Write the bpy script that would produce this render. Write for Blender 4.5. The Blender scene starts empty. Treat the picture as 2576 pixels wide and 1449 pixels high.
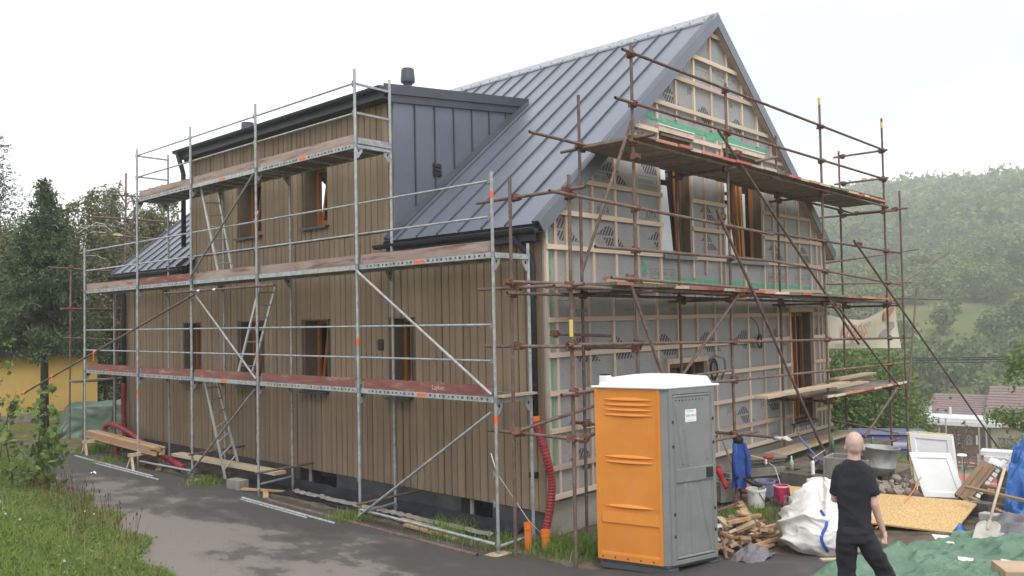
import bpy, bmesh, math, random
import numpy as np
from mathutils import Matrix, Vector, Euler, noise as mnoise
random.seed(7); rng = np.random.default_rng(11)
V = Vector
sc = bpy.context.scene
COL = sc.collection
# ------------------------------------------------------------------ camera
CAM = V((-9.3786, -8.0634, 3.2802))
cd = bpy.data.cameras.new('camera'); cam = bpy.data.objects.new('camera', cd); COL.objects.link(cam)
cam.location = CAM; cam.rotation_euler = (1.6069, 0.02, -0.8258)
cd.sensor_width = 36; cd.lens = 36 * 2124.56 / 2576; cd.clip_start = .1; cd.clip_end = 3000
sc.camera = cam
RM = Euler((1.6069, 0.02, -0.8258)).to_matrix()
def ray(x, y): return RM @ V(((x - 1288) / 2124.56, -(y - 724.5) / 2124.56, -1))
def at(x, y, ax, val):
    v = ray(x, y); i = 'xyz'.index(ax); return CAM + v * ((val - CAM[i]) / v[i])
def atd(x, y, t): return CAM + ray(x, y) * t
# ------------------------------------------------------------------ overcast sky, one soft sun
SUN_EL, SUN_AZ = math.radians(56), math.radians(212)      # azimuth clockwise from +Y
w = bpy.data.worlds.new('World'); sc.world = w; w.use_nodes = True
nt = w.node_tree; N = nt.nodes; L = nt.links; N.clear()
sky = N.new('ShaderNodeTexSky'); sky.sky_type = 'NISHITA'; sky.sun_disc = False
sky.sun_elevation = SUN_EL; sky.sun_rotation = SUN_AZ; sky.dust_density = 4; sky.air_density = 1.2
bg1 = N.new('ShaderNodeBackground'); bg1.inputs[1].default_value = .07
bg2 = N.new('ShaderNodeBackground'); bg2.inputs[1].default_value = 1.0
tc = N.new('ShaderNodeTexCoord'); mp = N.new('ShaderNodeMapping'); mp.inputs['Scale'].default_value = (1, 1, 2.6)
nz = N.new('ShaderNodeTexNoise'); nz.inputs['Scale'].default_value = 1.3; nz.inputs['Detail'].default_value = 5; nz.inputs['Roughness'].default_value = .5
cr = N.new('ShaderNodeValToRGB'); e = cr.color_ramp.elements
e[0].position = .36; e[0].color = (.57, .60, .645, 1); e[1].position = .54; e[1].color = (1.06, 1.07, 1.09, 1)
mx = N.new('ShaderNodeMixShader'); mx.inputs[0].default_value = .88
out = N.new('ShaderNodeOutputWorld')
L.new(sky.outputs[0], bg1.inputs[0]); L.new(tc.outputs['Generated'], mp.inputs[0]); L.new(mp.outputs[0], nz.inputs[0])
L.new(nz.outputs[0], cr.inputs[0]); L.new(cr.outputs[0], bg2.inputs[0])
L.new(bg1.outputs[0], mx.inputs[1]); L.new(bg2.outputs[0], mx.inputs[2]); L.new(mx.outputs[0], out.inputs[0])
sd = bpy.data.lights.new('sun', 'SUN'); sd.energy = 1.1; sd.angle = math.radians(24); sd.color = (1, .97, .92)
so = bpy.data.objects.new('sun', sd); COL.objects.link(so)
sv = V((math.sin(SUN_AZ) * math.cos(SUN_EL), math.cos(SUN_AZ) * math.cos(SUN_EL), math.sin(SUN_EL)))
so.rotation_euler = sv.to_track_quat('Z', 'Y').to_euler(); so.location = sv * 60
vs = sc.view_settings; vs.view_transform = 'Standard'; vs.look = 'None'; vs.gamma = 1; vs.exposure = 0.86; vs.use_curve_mapping = False
sc.cycles.use_denoising = True
sc.cycles.max_bounces = 6; sc.cycles.transparent_max_bounces = 12
sc.cycles.volume_bounces = 1

# ------------------------------------------------------------------ helpers
class MB:
    def __init__(s): s.v = []; s.f = []; s.m = []; s.mi = 0
    def add(s, vs, fs):
        b = len(s.v); s.v += [tuple(p) for p in vs]; s.f += [tuple(i + b for i in q) for q in fs]; s.m += [s.mi] * len(fs); return s
    def hexa(s, P): return s.add(P, [(0, 3, 2, 1), (4, 5, 6, 7), (0, 1, 5, 4), (1, 2, 6, 5), (2, 3, 7, 6), (3, 0, 4, 7)])
    def bx(s, x0, x1, y0, y1, z0, z1):
        return s.hexa([(x0, y0, z0), (x1, y0, z0), (x1, y1, z0), (x0, y1, z0), (x0, y0, z1), (x1, y0, z1), (x1, y1, z1), (x0, y1, z1)])
    def box(s, c, d, R=None):
        c = V(c); h = V(d) / 2; P = []
        for z in (-1, 1):
            for x, y in ((-1, -1), (1, -1), (1, 1), (-1, 1)):
                p = V((x * h.x, y * h.y, z * h.z)); P.append(c + (R @ p if R else p))
        return s.hexa(P)
    def beam(s, p0, p1, w_, h_, up=(0, 0, 1)):
        p0 = V(p0); p1 = V(p1); d = (p1 - p0).normalized(); a = d.cross(V(up))
        if a.length < 1e-4: a = d.cross(V((1, 0, 0)))
        a.normalize(); b = a.cross(d).normalized(); a = a * w_ / 2; b = b * h_ / 2
        return s.hexa([p0 - a - b, p0 + a - b, p0 + a + b, p0 - a + b, p1 - a - b, p1 + a - b, p1 + a + b, p1 - a + b])
    def path(s, pts, r, n=8, caps=True):
        pts = [V(p) for p in pts]; k = len(pts); rs = r if isinstance(r, (list, tuple)) else [r] * k
        b = len(s.v); u = None
        for i, p in enumerate(pts):
            d = (pts[min(i + 1, k - 1)] - pts[max(i - 1, 0)]).normalized()
            if u is None: u = d.orthogonal().normalized()
            else: u = (u - d * u.dot(d)); u = u.normalized() if u.length > 1e-6 else d.orthogonal().normalized()
            w_ = d.cross(u)
            for j in range(n):
                a = 2 * math.pi * j / n; s.v.append(tuple(p + (u * math.cos(a) + w_ * math.sin(a)) * rs[i]))
        for i in range(k - 1):
            for j in range(n):
                s.f.append((b + i * n + j, b + i * n + (j + 1) % n, b + (i + 1) * n + (j + 1) % n, b + (i + 1) * n + j)); s.m.append(s.mi)
        if caps:
            s.f.append(tuple(b + j for j in reversed(range(n)))); s.f.append(tuple(b + (k - 1) * n + j for j in range(n))); s.m += [s.mi] * 2
        return s
    def lathe(s, prof, n=16, o=(0, 0, 0), R=None, caps=True):
        b = len(s.v); o = V(o)
        for r, z in prof:
            for j in range(n):
                a = 2 * math.pi * j / n; p = V((r * math.cos(a), r * math.sin(a), z)); s.v.append(tuple(o + (R @ p if R else p)))
        k = len(prof)
        for i in range(k - 1):
            for j in range(n):
                s.f.append((b + i * n + j, b + i * n + (j + 1) % n, b + (i + 1) * n + (j + 1) % n, b + (i + 1) * n + j)); s.m.append(s.mi)
        if caps:
            s.f.append(tuple(b + j for j in reversed(range(n)))); s.f.append(tuple(b + (k - 1) * n + j for j in range(n))); s.m += [s.mi] * 2
        return s
    def prism(s, poly, ext):
        """poly: 3-D points of a flat outline; ext: extrusion vector"""
        n = len(poly); e_ = V(ext); P = [V(p) for p in poly]; P += [p + e_ for p in P]
        return s.add(P, [tuple(reversed(range(n))), tuple(range(n, 2 * n))] + [(i, (i + 1) % n, n + (i + 1) % n, n + i) for i in range(n)])
    def sheet(s, fn, nu, nv):
        b = len(s.v)
        for j in range(nv + 1):
            for i in range(nu + 1): s.v.append(tuple(fn(i / nu, j / nv)))
        for j in range(nv):
            for i in range(nu):
                a = b + j * (nu + 1) + i; s.f.append((a, a + 1, a + nu + 2, a + nu + 1)); s.m.append(s.mi)
        return s
    def mesh(s, name, smooth=False):
        me = bpy.data.meshes.new(name); me.from_pydata(s.v, [], s.f)
        if any(s.m): me.polygons.foreach_set('material_index', s.m)
        me.update()
        if smooth: me.shade_smooth()
        return me
def link(o, parent=None):
    COL.objects.link(o)
    if parent is not None:
        o.parent = parent
        if parent.type == 'EMPTY': o.matrix_parent_inverse = Matrix.Translation(-parent.location)
        elif parent.matrix_basis != Matrix.Identity(4): o.matrix_parent_inverse = parent.matrix_basis.inverted()
    return o
def tag(o, label=None, cat=None, group=None, kind=None):
    if label: o['label'] = label
    if cat: o['category'] = cat
    if group: o['group'] = group
    if kind: o['kind'] = kind
    return o
def obj(name, g, mat, parent=None, smooth=False, mtx=None, bevel=0):
    me = g.mesh(name, smooth) if isinstance(g, MB) else g
    if len(me.materials) == 0:
        for m_ in (mat if isinstance(mat, (list, tuple)) else [mat]): me.materials.append(m_)
    o = bpy.data.objects.new(name, me)
    if mtx is not None: o.matrix_basis = mtx
    link(o, parent)
    if bevel:
        b = o.modifiers.new('bevel', 'BEVEL'); b.width = bevel; b.segments = 2; b.limit_method = 'ANGLE'
    return o
def thing(name, label, cat, loc=(0, 0, 0), group=None):
    o = bpy.data.objects.new(name, None); o.location = loc; o.empty_display_size = .2; COL.objects.link(o)
    return tag(o, label, cat, group)
def solid(name, g, mat, label, cat, group=None, smooth=False, bevel=0, mtx=None): return tag(obj(name, g, mat, None, smooth, mtx, bevel), label, cat, group)
def evalmesh(o):
    dg = bpy.context.evaluated_depsgraph_get(); me = bpy.data.meshes.new_from_object(o.evaluated_get(dg)); return me
_unit = {}
def unit_tube(mat):
    k = ('tube', mat.name)
    if k not in _unit:
        m = MB(); n = 10; ring = lambda r, z: [(r * math.cos(2 * math.pi * j / n), r * math.sin(2 * math.pi * j / n), z) for j in range(n)]
        vs_ = ring(1, 0) + ring(1, 1) + ring(.84, 0) + ring(.84, 1) + ring(.84, .012) + ring(.84, .988); fs = []
        for j in range(n):
            q = (j + 1) % n
            fs += [(j, q, n + q, n + j), (2 * n + j, 2 * n + q, q, j), (n + j, n + q, 3 * n + q, 3 * n + j), (2 * n + q, 2 * n + j, 4 * n + j, 4 * n + q), (3 * n + j, 3 * n + q, 5 * n + q, 5 * n + j)]
        fs += [tuple(4 * n + j for j in reversed(range(n))), tuple(5 * n + j for j in range(n))]
        m.add(vs_, fs); me = m.mesh('tube'); me.materials.append(mat)
        for p in me.polygons: p.use_smooth = len(p.vertices) == 4 and p.index % 5 == 0
        _unit[k] = me
    return _unit[k]
def frame_mtx(p0, p1, up=(0, 0, 1)):
    p0 = V(p0); d = V(p1) - p0; z = d.normalized(); x = V(up).cross(z)
    if x.length < 1e-4: x = V((1, 0, 0)) if abs(z.x) < .9 else V((0, 1, 0)); x = (x - z * x.dot(z))
    x.normalize(); y = z.cross(x); return p0, d.length, x, y, z
def tubeobj(name, p0, p1, r, mat, parent):
    p0, l, x, y, z = frame_mtx(p0, p1)
    M_ = Matrix(((x.x * r, y.x * r, z.x * l, p0.x), (x.y * r, y.y * r, z.y * l, p0.y), (x.z * r, y.z * r, z.z * l, p0.z), (0, 0, 0, 1)))
    return obj(name, unit_tube(mat), mat, parent, mtx=M_)
def unit_box(mat):
    k = ('box', mat.name)
    if k not in _unit:
        me = MB().bx(-.5, .5, -.5, .5, 0, 1).mesh('board'); me.materials.append(mat); _unit[k] = me
    return _unit[k]
def boardobj(name, p0, p1, w_, h_, mat, parent, up=(0, 0, 1)):
    """box of length |p1-p0|; w_ along up x dir, h_ along the remaining axis (close to up)"""
    p0, l, x, y, z = frame_mtx(p0, p1, up)
    M_ = Matrix(((x.x * w_, y.x * h_, z.x * l, p0.x), (x.y * w_, y.y * h_, z.y * l, p0.y), (x.z * w_, y.z * h_, z.z * l, p0.z), (0, 0, 0, 1)))
    return obj(name, unit_box(mat), mat, parent, mtx=M_)
def clip(poly, a, b, c):
    """keep a*u+b*v<=c"""
    o = []
    for i in range(len(poly)):
        p, q = poly[i], poly[(i + 1) % len(poly)]; dp = a * p[0] + b * p[1] - c; dq = a * q[0] + b * q[1] - c
        if dp <= 0: o.append(p)
        if dp * dq < 0: t = dp / (dp - dq); o.append((p[0] + t * (q[0] - p[0]), p[1] + t * (q[1] - p[1])))
    return o
def holed(u0, u1, v0, v1, holes, to3, ext, planes=(), mb=None):
    mb = mb or MB()
    us = sorted({u0, u1, *[h[0] for h in holes], *[h[1] for h in holes]}); vs_ = sorted({v0, v1, *[h[2] for h in holes], *[h[3] for h in holes]})
    us = [u for u in us if u0 <= u <= u1]; vs_ = [v for v in vs_ if v0 <= v <= v1]
    for i in range(len(us) - 1):
        for j in range(len(vs_) - 1):
            cu, cv = (us[i] + us[i + 1]) / 2, (vs_[j] + vs_[j + 1]) / 2
            if any(h[0] < cu < h[1] and h[2] < cv < h[3] for h in holes): continue
            poly = [(us[i], vs_[j]), (us[i + 1], vs_[j]), (us[i + 1], vs_[j + 1]), (us[i], vs_[j + 1])]
            for pl in planes:
                poly = clip(poly, *pl)
                if len(poly) < 3: break
            if len(poly) >= 3: mb.prism([to3(*p) for p in poly], ext)
    return mb
_font = {}
def textmesh(s, size, align='CENTER'):
    c = bpy.data.curves.new('txt', 'FONT'); c.body = s; c.size = size; c.align_x = align; c.align_y = 'CENTER'; c.resolution_u = 3
    o = bpy.data.objects.new('txt', c); COL.objects.link(o); bpy.context.view_layer.update()
    me = evalmesh(o); bpy.data.objects.remove(o); return me
def fast_mesh(name, verts, quads, mat, uvless=True):
    me = bpy.data.meshes.new(name); verts = np.asarray(verts, np.float32); quads = np.asarray(quads, np.int32); k = quads.shape[1]
    me.vertices.add(len(verts)); me.vertices.foreach_set('co', verts.ravel())
    me.loops.add(quads.size); me.loops.foreach_set('vertex_index', quads.ravel())
    me.polygons.add(len(quads)); me.polygons.foreach_set('loop_start', np.arange(0, quads.size, k, dtype=np.int32))
    me.update(calc_edges=True); me.validate()
    if mat: me.materials.append(mat)
    return me
# ------------------------------------------------------------------ materials
def M(name, c1, c2=None, scale=4, rough=.6, metal=0, bump=0, co='pos', st=(1, 1, 1), detail=5, vary=0, lo=.35, hi=.65, spec=.4, trans=0, bscale=None, c3=None, s3=1.5, lo3=.5, hi3=.6):
    m = bpy.data.materials.new(name); m.use_nodes = True; t = m.node_tree; n = t.nodes; l = t.links; b = n['Principled BSDF']
    b.inputs['Roughness'].default_value = rough; b.inputs['Metallic'].default_value = metal; b.inputs['Specular IOR Level'].default_value = spec
    col = None
    if co == 'pos': src = n.new('ShaderNodeNewGeometry').outputs['Position']
    else: src = n.new('ShaderNodeTexCoord').outputs['Object']
    oi = n.new('ShaderNodeObjectInfo')
    ad = n.new('ShaderNodeVectorMath'); ad.operation = 'ADD'; l.new(src, ad.inputs[0])
    if co != 'pos':
        sr = n.new('ShaderNodeMath'); sr.operation = 'MULTIPLY'; sr.inputs[1].default_value = 37; l.new(oi.outputs['Random'], sr.inputs[0]); l.new(sr.outputs[0], ad.inputs[1])
    mp_ = n.new('ShaderNodeMapping'); mp_.inputs['Scale'].default_value = st; l.new(ad.outputs[0], mp_.inputs[0])
    def ramp(sc_, a, bcol, lo_, hi_, det=detail):
        z = n.new('ShaderNodeTexNoise'); z.inputs['Scale'].default_value = sc_; z.inputs['Detail'].default_value = det; z.inputs['Roughness'].default_value = .6; l.new(mp_.outputs[0], z.inputs[0])
        r = n.new('ShaderNodeValToRGB'); r.color_ramp.elements[0].position = lo_; r.color_ramp.elements[1].position = hi_
        r.color_ramp.elements[0].color = (*a, 1); r.color_ramp.elements[1].color = (*bcol, 1); l.new(z.outputs[0], r.inputs[0]); return z, r
    z = None
    if c2:
        z, r = ramp(scale, c1, c2, lo, hi); col = r.outputs[0]
        if c3:
            z3, r3 = ramp(s3, (0, 0, 0), (1, 1, 1), lo3, hi3)
            mc = n.new('ShaderNodeMix'); mc.data_type = 'RGBA'; l.new(r3.outputs[0], mc.inputs[0]); l.new(col, mc.inputs[6]); mc.inputs[7].default_value = (*c3, 1); col = mc.outputs[2]
    else: b.inputs['Base Color'].default_value = (*c1, 1)
    if vary:
        if col is None:
            rg = n.new('ShaderNodeRGB'); rg.outputs[0].default_value = (*c1, 1); col = rg.outputs[0]
        hs = n.new('ShaderNodeHueSaturation'); mr = n.new('ShaderNodeMapRange'); mr.inputs[3].default_value = 1 - vary; mr.inputs[4].default_value = 1 + vary
        l.new(oi.outputs['Random'], mr.inputs[0]); l.new(mr.outputs[0], hs.inputs['Value']); l.new(col, hs.inputs['Color']); col = hs.outputs[0]
    if col is not None: l.new(col, b.inputs['Base Color'])
    if bump:
        zb = n.new('ShaderNodeTexNoise'); zb.inputs['Scale'].default_value = bscale or scale * 3; zb.inputs['Detail'].default_value = 6; l.new(mp_.outputs[0], zb.inputs[0])
        bp = n.new('ShaderNodeBump'); bp.inputs['Strength'].default_value = bump; bp.inputs['Distance'].default_value = .02; l.new(zb.outputs[0], bp.inputs['Height']); l.new(bp.outputs[0], b.inputs['Normal'])
    if trans:
        b.inputs['Transmission Weight'].default_value = trans
    return m
MT = {}
MT['clad'] = M('stained_cladding', (.246, .178, .119), (.290, .214, .147), 9, .75, bump=.3, st=(1, 1, .12), vary=.10, c3=(.335, .252, .172), s3=2.2, lo3=.5, hi3=.8)
MT['cladcore'] = M('cladding_shadow_gap', (.13, .095, .064))
MT['reveal'] = M('brown_reveal', (.135, .100, .072), (.16, .122, .09), 6, .7)
MT['render'] = M('grey_plinth_render', (.055, .056, .06), (.085, .085, .088), 3, .9, bump=.4, bscale=60)
MT['plinthlight'] = M('beige_plinth_render', (.30, .28, .24), (.36, .34, .295), 2, .9, bump=.3, bscale=50)
MT['metal'] = M('anthracite_sheet_metal', (.142, .159, .198), (.164, .182, .222), 1.2, .36, .3, spec=.5, bump=.04, bscale=1.5)
MT['metaldark'] = M('anthracite_trim', (.060, .068, .086), (.075, .083, .10), 2, .42, .2, spec=.5)
MT['gutter'] = M('dark_gutter_metal', (.032, .037, .048), (.043, .048, .06), 3, .45, .2)
MT['ridge'] = M('ridge_strip_metal', (.26, .28, .32), (.36, .38, .41), 8, .4, .3)
MT['membrane'] = M('grey_breather_membrane', (.300, .303, .312), (.350, .353, .362), 2.2, .75, bump=.5, bscale=9, lo=.3, hi=.7)
MT['batten'] = M('pale_spruce_batten', (.58, .45, .355), (.71, .585, .48), 3, .75, co='obj', st=(3, 3, 1.2), vary=.14, bump=.2)
MT['battendark'] = M('reddish_spruce_batten', (.48, .355, .285), (.59, .455, .375), 3, .75, co='obj', st=(3, 3, 1.2), vary=.12, bump=.2)
MT['woodorange'] = M('orange_window_wood', (.34, .125, .035), (.42, .165, .05), 6, .45, st=(6, 6, .6))
MT['woodbrown'] = M('brown_window_wood', (.22, .115, .06), (.28, .15, .085), 6, .5, st=(6, 6, .6))
MT['glass'] = M('window_glass', (.018, .021, .024), rough=.06, spec=.7)
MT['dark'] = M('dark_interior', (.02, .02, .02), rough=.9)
MT['white'] = M('white_plastic', (.78, .79, .80), (.84, .85, .86), 3, .45)
MT['film'] = M('white_film', (.74, .78, .84), (.82, .85, .90), 4, .4)
MT['green'] = M('green_tape', (.07, .33, .19), (.12, .42, .26), 12, .5)
MT['print'] = M('black_print', (.075, .075, .08), (.11, .11, .115), 30, .8)
MT['printgrey'] = M('grey_print', (.13, .13, .14), rough=.8)
MT['foam'] = M('yellow_foam', (.62, .48, .20), (.75, .62, .33), 20, .9, bump=.6)
MT['galv'] = M('galvanised_steel', (.285, .30, .315), (.46, .475, .485), 9, .5, .35, vary=.08, c3=(.24, .235, .225), s3=22, lo3=.62, hi3=.7)
MT['galvdark'] = M('weathered_galvanised', (.19, .195, .20), (.29, .295, .30), 8, .6, .3, vary=.1)
MT['rust'] = M('rusty_tube', (.125, .080, .066), (.205, .142, .118), 7, .75, .15, vary=.16, c3=(.30, .26, .235), s3=14, lo3=.62, hi3=.72, bump=.2)
MT['rustred'] = M('rusty_coupler', (.135, .055, .036), (.21, .10, .07), 12, .8, .1, vary=.2, bump=.4)
MT['toered'] = M('red_worn_toe_board', (.185, .058, .050), (.25, .105, .09), 5, .75, st=(1, .4, 2), vary=.12, bump=.2, c3=(.33, .24, .20), s3=5, lo3=.58, hi3=.72)
MT['toeworn'] = M('bare_worn_toe_board', (.30, .215, .185), (.40, .31, .275), 5, .8, st=(1, .3, 3), vary=.10, bump=.25, c3=(.21, .10, .085), s3=3.5, lo3=.54, hi3=.66)
MT['deckunder'] = M('deck_plywood', (.10, .085, .07), (.15, .13, .11), 4, .8)
MT['oldboard'] = M('old_scaffold_board', (.155, .120, .092), (.25, .205, .165), 3, .85, co='obj', st=(2.5, 2.5, 1), vary=.22, bump=.3)
MT['boardred'] = M('board_end_red_paint', (.42, .085, .075), (.50, .16, .13), 12, .7, vary=.1)
MT['boardpale'] = M('board_end_pale', (.56, .44, .35), (.66, .55, .45), 12, .8, vary=.1)
MT['boardorange'] = M('board_end_orange', (.50, .20, .13), (.56, .28, .20), 12, .8, vary=.1)
MT['plank'] = M('light_plank', (.42, .32, .22), (.55, .44, .32), 4, .8, co='obj', st=(3, 3, .8), vary=.12, bump=.2)
MT['orange'] = M('orange_ribbon', (.85, .13, .03), rough=.55)
MT['yellow'] = M('yellow_tape', (.60, .46, .09), (.66, .54, .15), 20, .5)
MT['alu'] = M('ladder_aluminium', (.46, .47, .48), (.56, .57, .575), 10, .4, .5)
MT['redhose'] = M('red_corrugated_plastic', (.235, .022, .030), (.30, .035, .042), 5, .45)
MT['pvc'] = M('orange_pvc_pipe', (.72, .17, .025), (.78, .22, .04), 6, .4)
MT['black'] = M('black_plastic', (.02, .02, .022), rough=.5)
MT['greyfab'] = M('grey_fabric', (.13, .125, .14), (.19, .185, .20), 5, .9, bump=.4)
# ------------------------------------------------------------------ terrain
def sm(t): t = np.clip(t, 0, 1); return t * t * (3 - 2 * t)
XE_Y = [-30, -8, -2, 2.5, 4.7, 6.8, 11.5, 18.9, 26, 60]; XE_X = [-9.6, -7.7, -5.9, -4.58, -3.92, -3.5, -2.88, -1.68, -.3, 6]
def xedge(y): return np.interp(y, XE_Y, XE_X)
def xdrop(y): return 5.9 + 1.1 * sm((y + 3.7) / .8) + 3.6 * sm((y + 2.4) / 1.2)
def bumps(x, y): return .5 * np.sin(x * .31 + 1.3 * np.sin(y * .23)) + .5 * np.sin(y * .37 + 1.1 * np.sin(x * .19 + 2))
def hz(x, y):
    x = np.asarray(x, float); y = np.asarray(y, float)
    z = .06 + .09 * np.clip(-2 - y, 0, 4) + 0 * x
    z = z + np.minimum(.34 * np.maximum(0, xedge(y) - x), 1.55)
    s = x - xdrop(y); z = z - 2.4 * sm(s / 5) - 11.0 * sm((s - 5) / 52)
    dx = x - CAM.x; dy = y - CAM.y; t = np.hypot(dx, dy); a = np.degrees(np.arctan2(dx, dy)); a = np.where(a < -90, a + 360, a)
    f = sm((a - 38) / 36) * (1 - .6 * sm((a - 120) / 60))
    rise = np.interp(t, [0, 118, 135, 230, 480, 600, 900, 1500], [0, 0, 4, 23, 70, 74, 56, 30])
    z = z + f * (rise + np.where(t > 118, 2.5 * bumps(x * .12, y * .12) * np.clip((t - 118) / 60, 0, 1), 0))
    return z
def hzf(x, y): return float(hz(x, y))
def on(x, y, dz=0): return V((x, y, hzf(x, y) + dz))
def build_ground():
    rad = np.concatenate([np.linspace(.6, 40, 90), np.geomspace(41, 640, 62)]); ang = np.concatenate([np.arange(0, 100, .6), np.arange(100, 360, 3.0)])
    A, Rr = np.meshgrid(np.radians(ang), rad); X = CAM.x + Rr * np.sin(A); Y = CAM.y + Rr * np.cos(A); Z = hz(X, Y)
    nr, na = X.shape; vv = np.stack([X, Y, Z], -1).reshape(-1, 3)
    i = np.arange(nr - 1)[:, None] * na; j = np.arange(na)[None]; j2 = (j + 1) % na
    q = np.stack([i + j, i + j2, i + na + j2, i + na + j], -1).reshape(-1, 4)[:, ::-1]
    c = len(vv); vv = np.vstack([vv, [[CAM.x, CAM.y, hzf(CAM.x, CAM.y)]]])
    me = fast_mesh('ground', vv, q, None)
    x, y = vv[:, 0], vv[:, 1]
    grass = np.maximum(sm((xedge(y) - x + .15) / .5), sm((x - xdrop(y) - .2) / 1.5)); grass = np.maximum(grass, sm((y - 16.5) / 2) * (x > -.9))
    at_ = me.attributes.new('grass', 'FLOAT', 'POINT'); at_.data.foreach_set('value', grass.astype(np.float32))
    me.shade_smooth(); return me
def ground_mat():
    m = bpy.data.materials.new('dirt_and_meadow'); m.use_nodes = True; n = m.node_tree.nodes; l = m.node_tree.links; b = n['Principled BSDF']; b.inputs['Roughness'].default_value = .95; b.inputs['Specular IOR Level'].default_value = .1
    g = n.new('ShaderNodeNewGeometry')
    def rp(s, a, c, lo=.35, hi=.65, d=6):
        z = n.new('ShaderNodeTexNoise'); z.inputs['Scale'].default_value = s; z.inputs['Detail'].default_value = d; l.new(g.outputs[0], z.inputs[0])
        r = n.new('ShaderNodeValToRGB'); r.color_ramp.elements[0].position = lo; r.color_ramp.elements[1].position = hi; r.color_ramp.elements[0].color = (*a, 1); r.color_ramp.elements[1].color = (*c, 1); l.new(z.outputs[0], r.inputs[0]); return z, r
    z1, r1 = rp(3.5, (.075, .058, .043), (.175, .145, .115)); z2, r2 = rp(.07, (.105, .130, .042), (.185, .180, .068)); z3, r3 = rp(9, (.55, .55, .55), (1.25, 1.25, 1.25))
    mu = n.new('ShaderNodeMix'); mu.data_type = 'RGBA'; mu.blend_type = 'MULTIPLY'; mu.inputs[0].default_value = 1; l.new(r2.outputs[0], mu.inputs[6]); l.new(r3.outputs[0], mu.inputs[7])
    a = n.new('ShaderNodeAttribute'); a.attribute_name = 'grass'
    mc = n.new('ShaderNodeMix'); mc.data_type = 'RGBA'; l.new(a.outputs['Fac'], mc.inputs[0]); l.new(r1.outputs[0], mc.inputs[6]); l.new(mu.outputs[2], mc.inputs[7]); l.new(mc.outputs[2], b.inputs['Base Color'])
    z = n.new('ShaderNodeTexNoise'); z.inputs['Scale'].default_value = 22; z.inputs['Detail'].default_value = 8; l.new(g.outputs[0], z.inputs[0]); bp = n.new('ShaderNodeBump'); bp.inputs['Strength'].default_value = .7; bp.inputs['Distance'].default_value = .04; l.new(z.outputs[0], bp.inputs[2]); l.new(bp.outputs[0], b.inputs['Normal'])
    return m
gm = build_ground(); gm.materials.append(ground_mat())
tag(obj('ground', gm, None), kind='structure')
def asphalt_mat():
    m = bpy.data.materials.new('patchy_damp_asphalt'); m.use_nodes = True; n = m.node_tree.nodes; l = m.node_tree.links; b = n['Principled BSDF']
    g = n.new('ShaderNodeNewGeometry')
    def nz_(s, d=6, st=(1, 1, 1)):
        mp_ = n.new('ShaderNodeMapping'); mp_.inputs['Scale'].default_value = st; l.new(g.outputs[0], mp_.inputs[0])
        z = n.new('ShaderNodeTexNoise'); z.inputs['Scale'].default_value = s; z.inputs['Detail'].default_value = d; z.inputs['Roughness'].default_value = .62; l.new(mp_.outputs[0], z.inputs[0]); return z
    def rp(z, a, c, lo, hi):
        r = n.new('ShaderNodeValToRGB'); r.color_ramp.elements[0].position = lo; r.color_ramp.elements[1].position = hi; r.color_ramp.elements[0].color = (*a, 1); r.color_ramp.elements[1].color = (*c, 1); l.new(z.outputs[0], r.inputs[0]); return r
    # damp strip by the house, dry worn strip towards the bank
    sep = n.new('ShaderNodeSeparateXYZ'); l.new(g.outputs[0], sep.inputs[0])
    big = nz_(.75, 8, (1, .5, 1)); fine = nz_(85, 3); mid_ = nz_(2.6, 8, (1, .7, 1))
    mr = n.new('ShaderNodeMapRange'); mr.inputs[1].default_value = -3.9; mr.inputs[2].default_value = -1.3; mr.inputs[3].default_value = .17; mr.inputs[4].default_value = -.13; l.new(sep.outputs[0], mr.inputs[0])
    ad0 = n.new('ShaderNodeMath'); ad0.operation = 'MULTIPLY_ADD'; ad0.inputs[1].default_value = .38; l.new(mid_.outputs[0], ad0.inputs[0]); l.new(mr.outputs[0], ad0.inputs[2])
    ad = n.new('ShaderNodeMath'); ad.operation = 'MULTIPLY_ADD'; ad.inputs[1].default_value = .85; l.new(big.outputs[0], ad.inputs[0]); l.new(ad0.outputs[0], ad.inputs[2])
    r = n.new('ShaderNodeValToRGB'); el = r.color_ramp.elements; el[0].position = .55; el[0].color = (.066, .062, .058, 1); el[1].position = .70; el[1].color = (.180, .163, .143, 1); e3 = el.new(.635); e3.color = (.094, .087, .079, 1); e4 = el.new(.652); e4.color = (.142, .130, .115, 1)
    l.new(ad.outputs[0], r.inputs[0])
    rf = rp(fine, (.7, .7, .7), (1.3, 1.3, 1.3), .3, .7)
    mu = n.new('ShaderNodeMix'); mu.data_type = 'RGBA'; mu.blend_type = 'MULTIPLY'; mu.inputs[0].default_value = 1; l.new(r.outputs[0], mu.inputs[6]); l.new(rf.outputs[0], mu.inputs[7])
    l.new(mu.outputs[2], b.inputs['Base Color'])
    rr = n.new('ShaderNodeMapRange'); rr.inputs[1].default_value = .55; rr.inputs[2].default_value = .68; rr.inputs[3].default_value = .6; rr.inputs[4].default_value = .92; l.new(ad.outputs[0], rr.inputs[0]); l.new(rr.outputs[0], b.inputs['Roughness'])
    bp = n.new('ShaderNodeBump'); bp.inputs['Strength'].default_value = .5; bp.inputs['Distance'].default_value = .012; l.new(fine.outputs[0], bp.inputs[2]); l.new(bp.outputs[0], b.inputs['Normal'])
    return m
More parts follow.
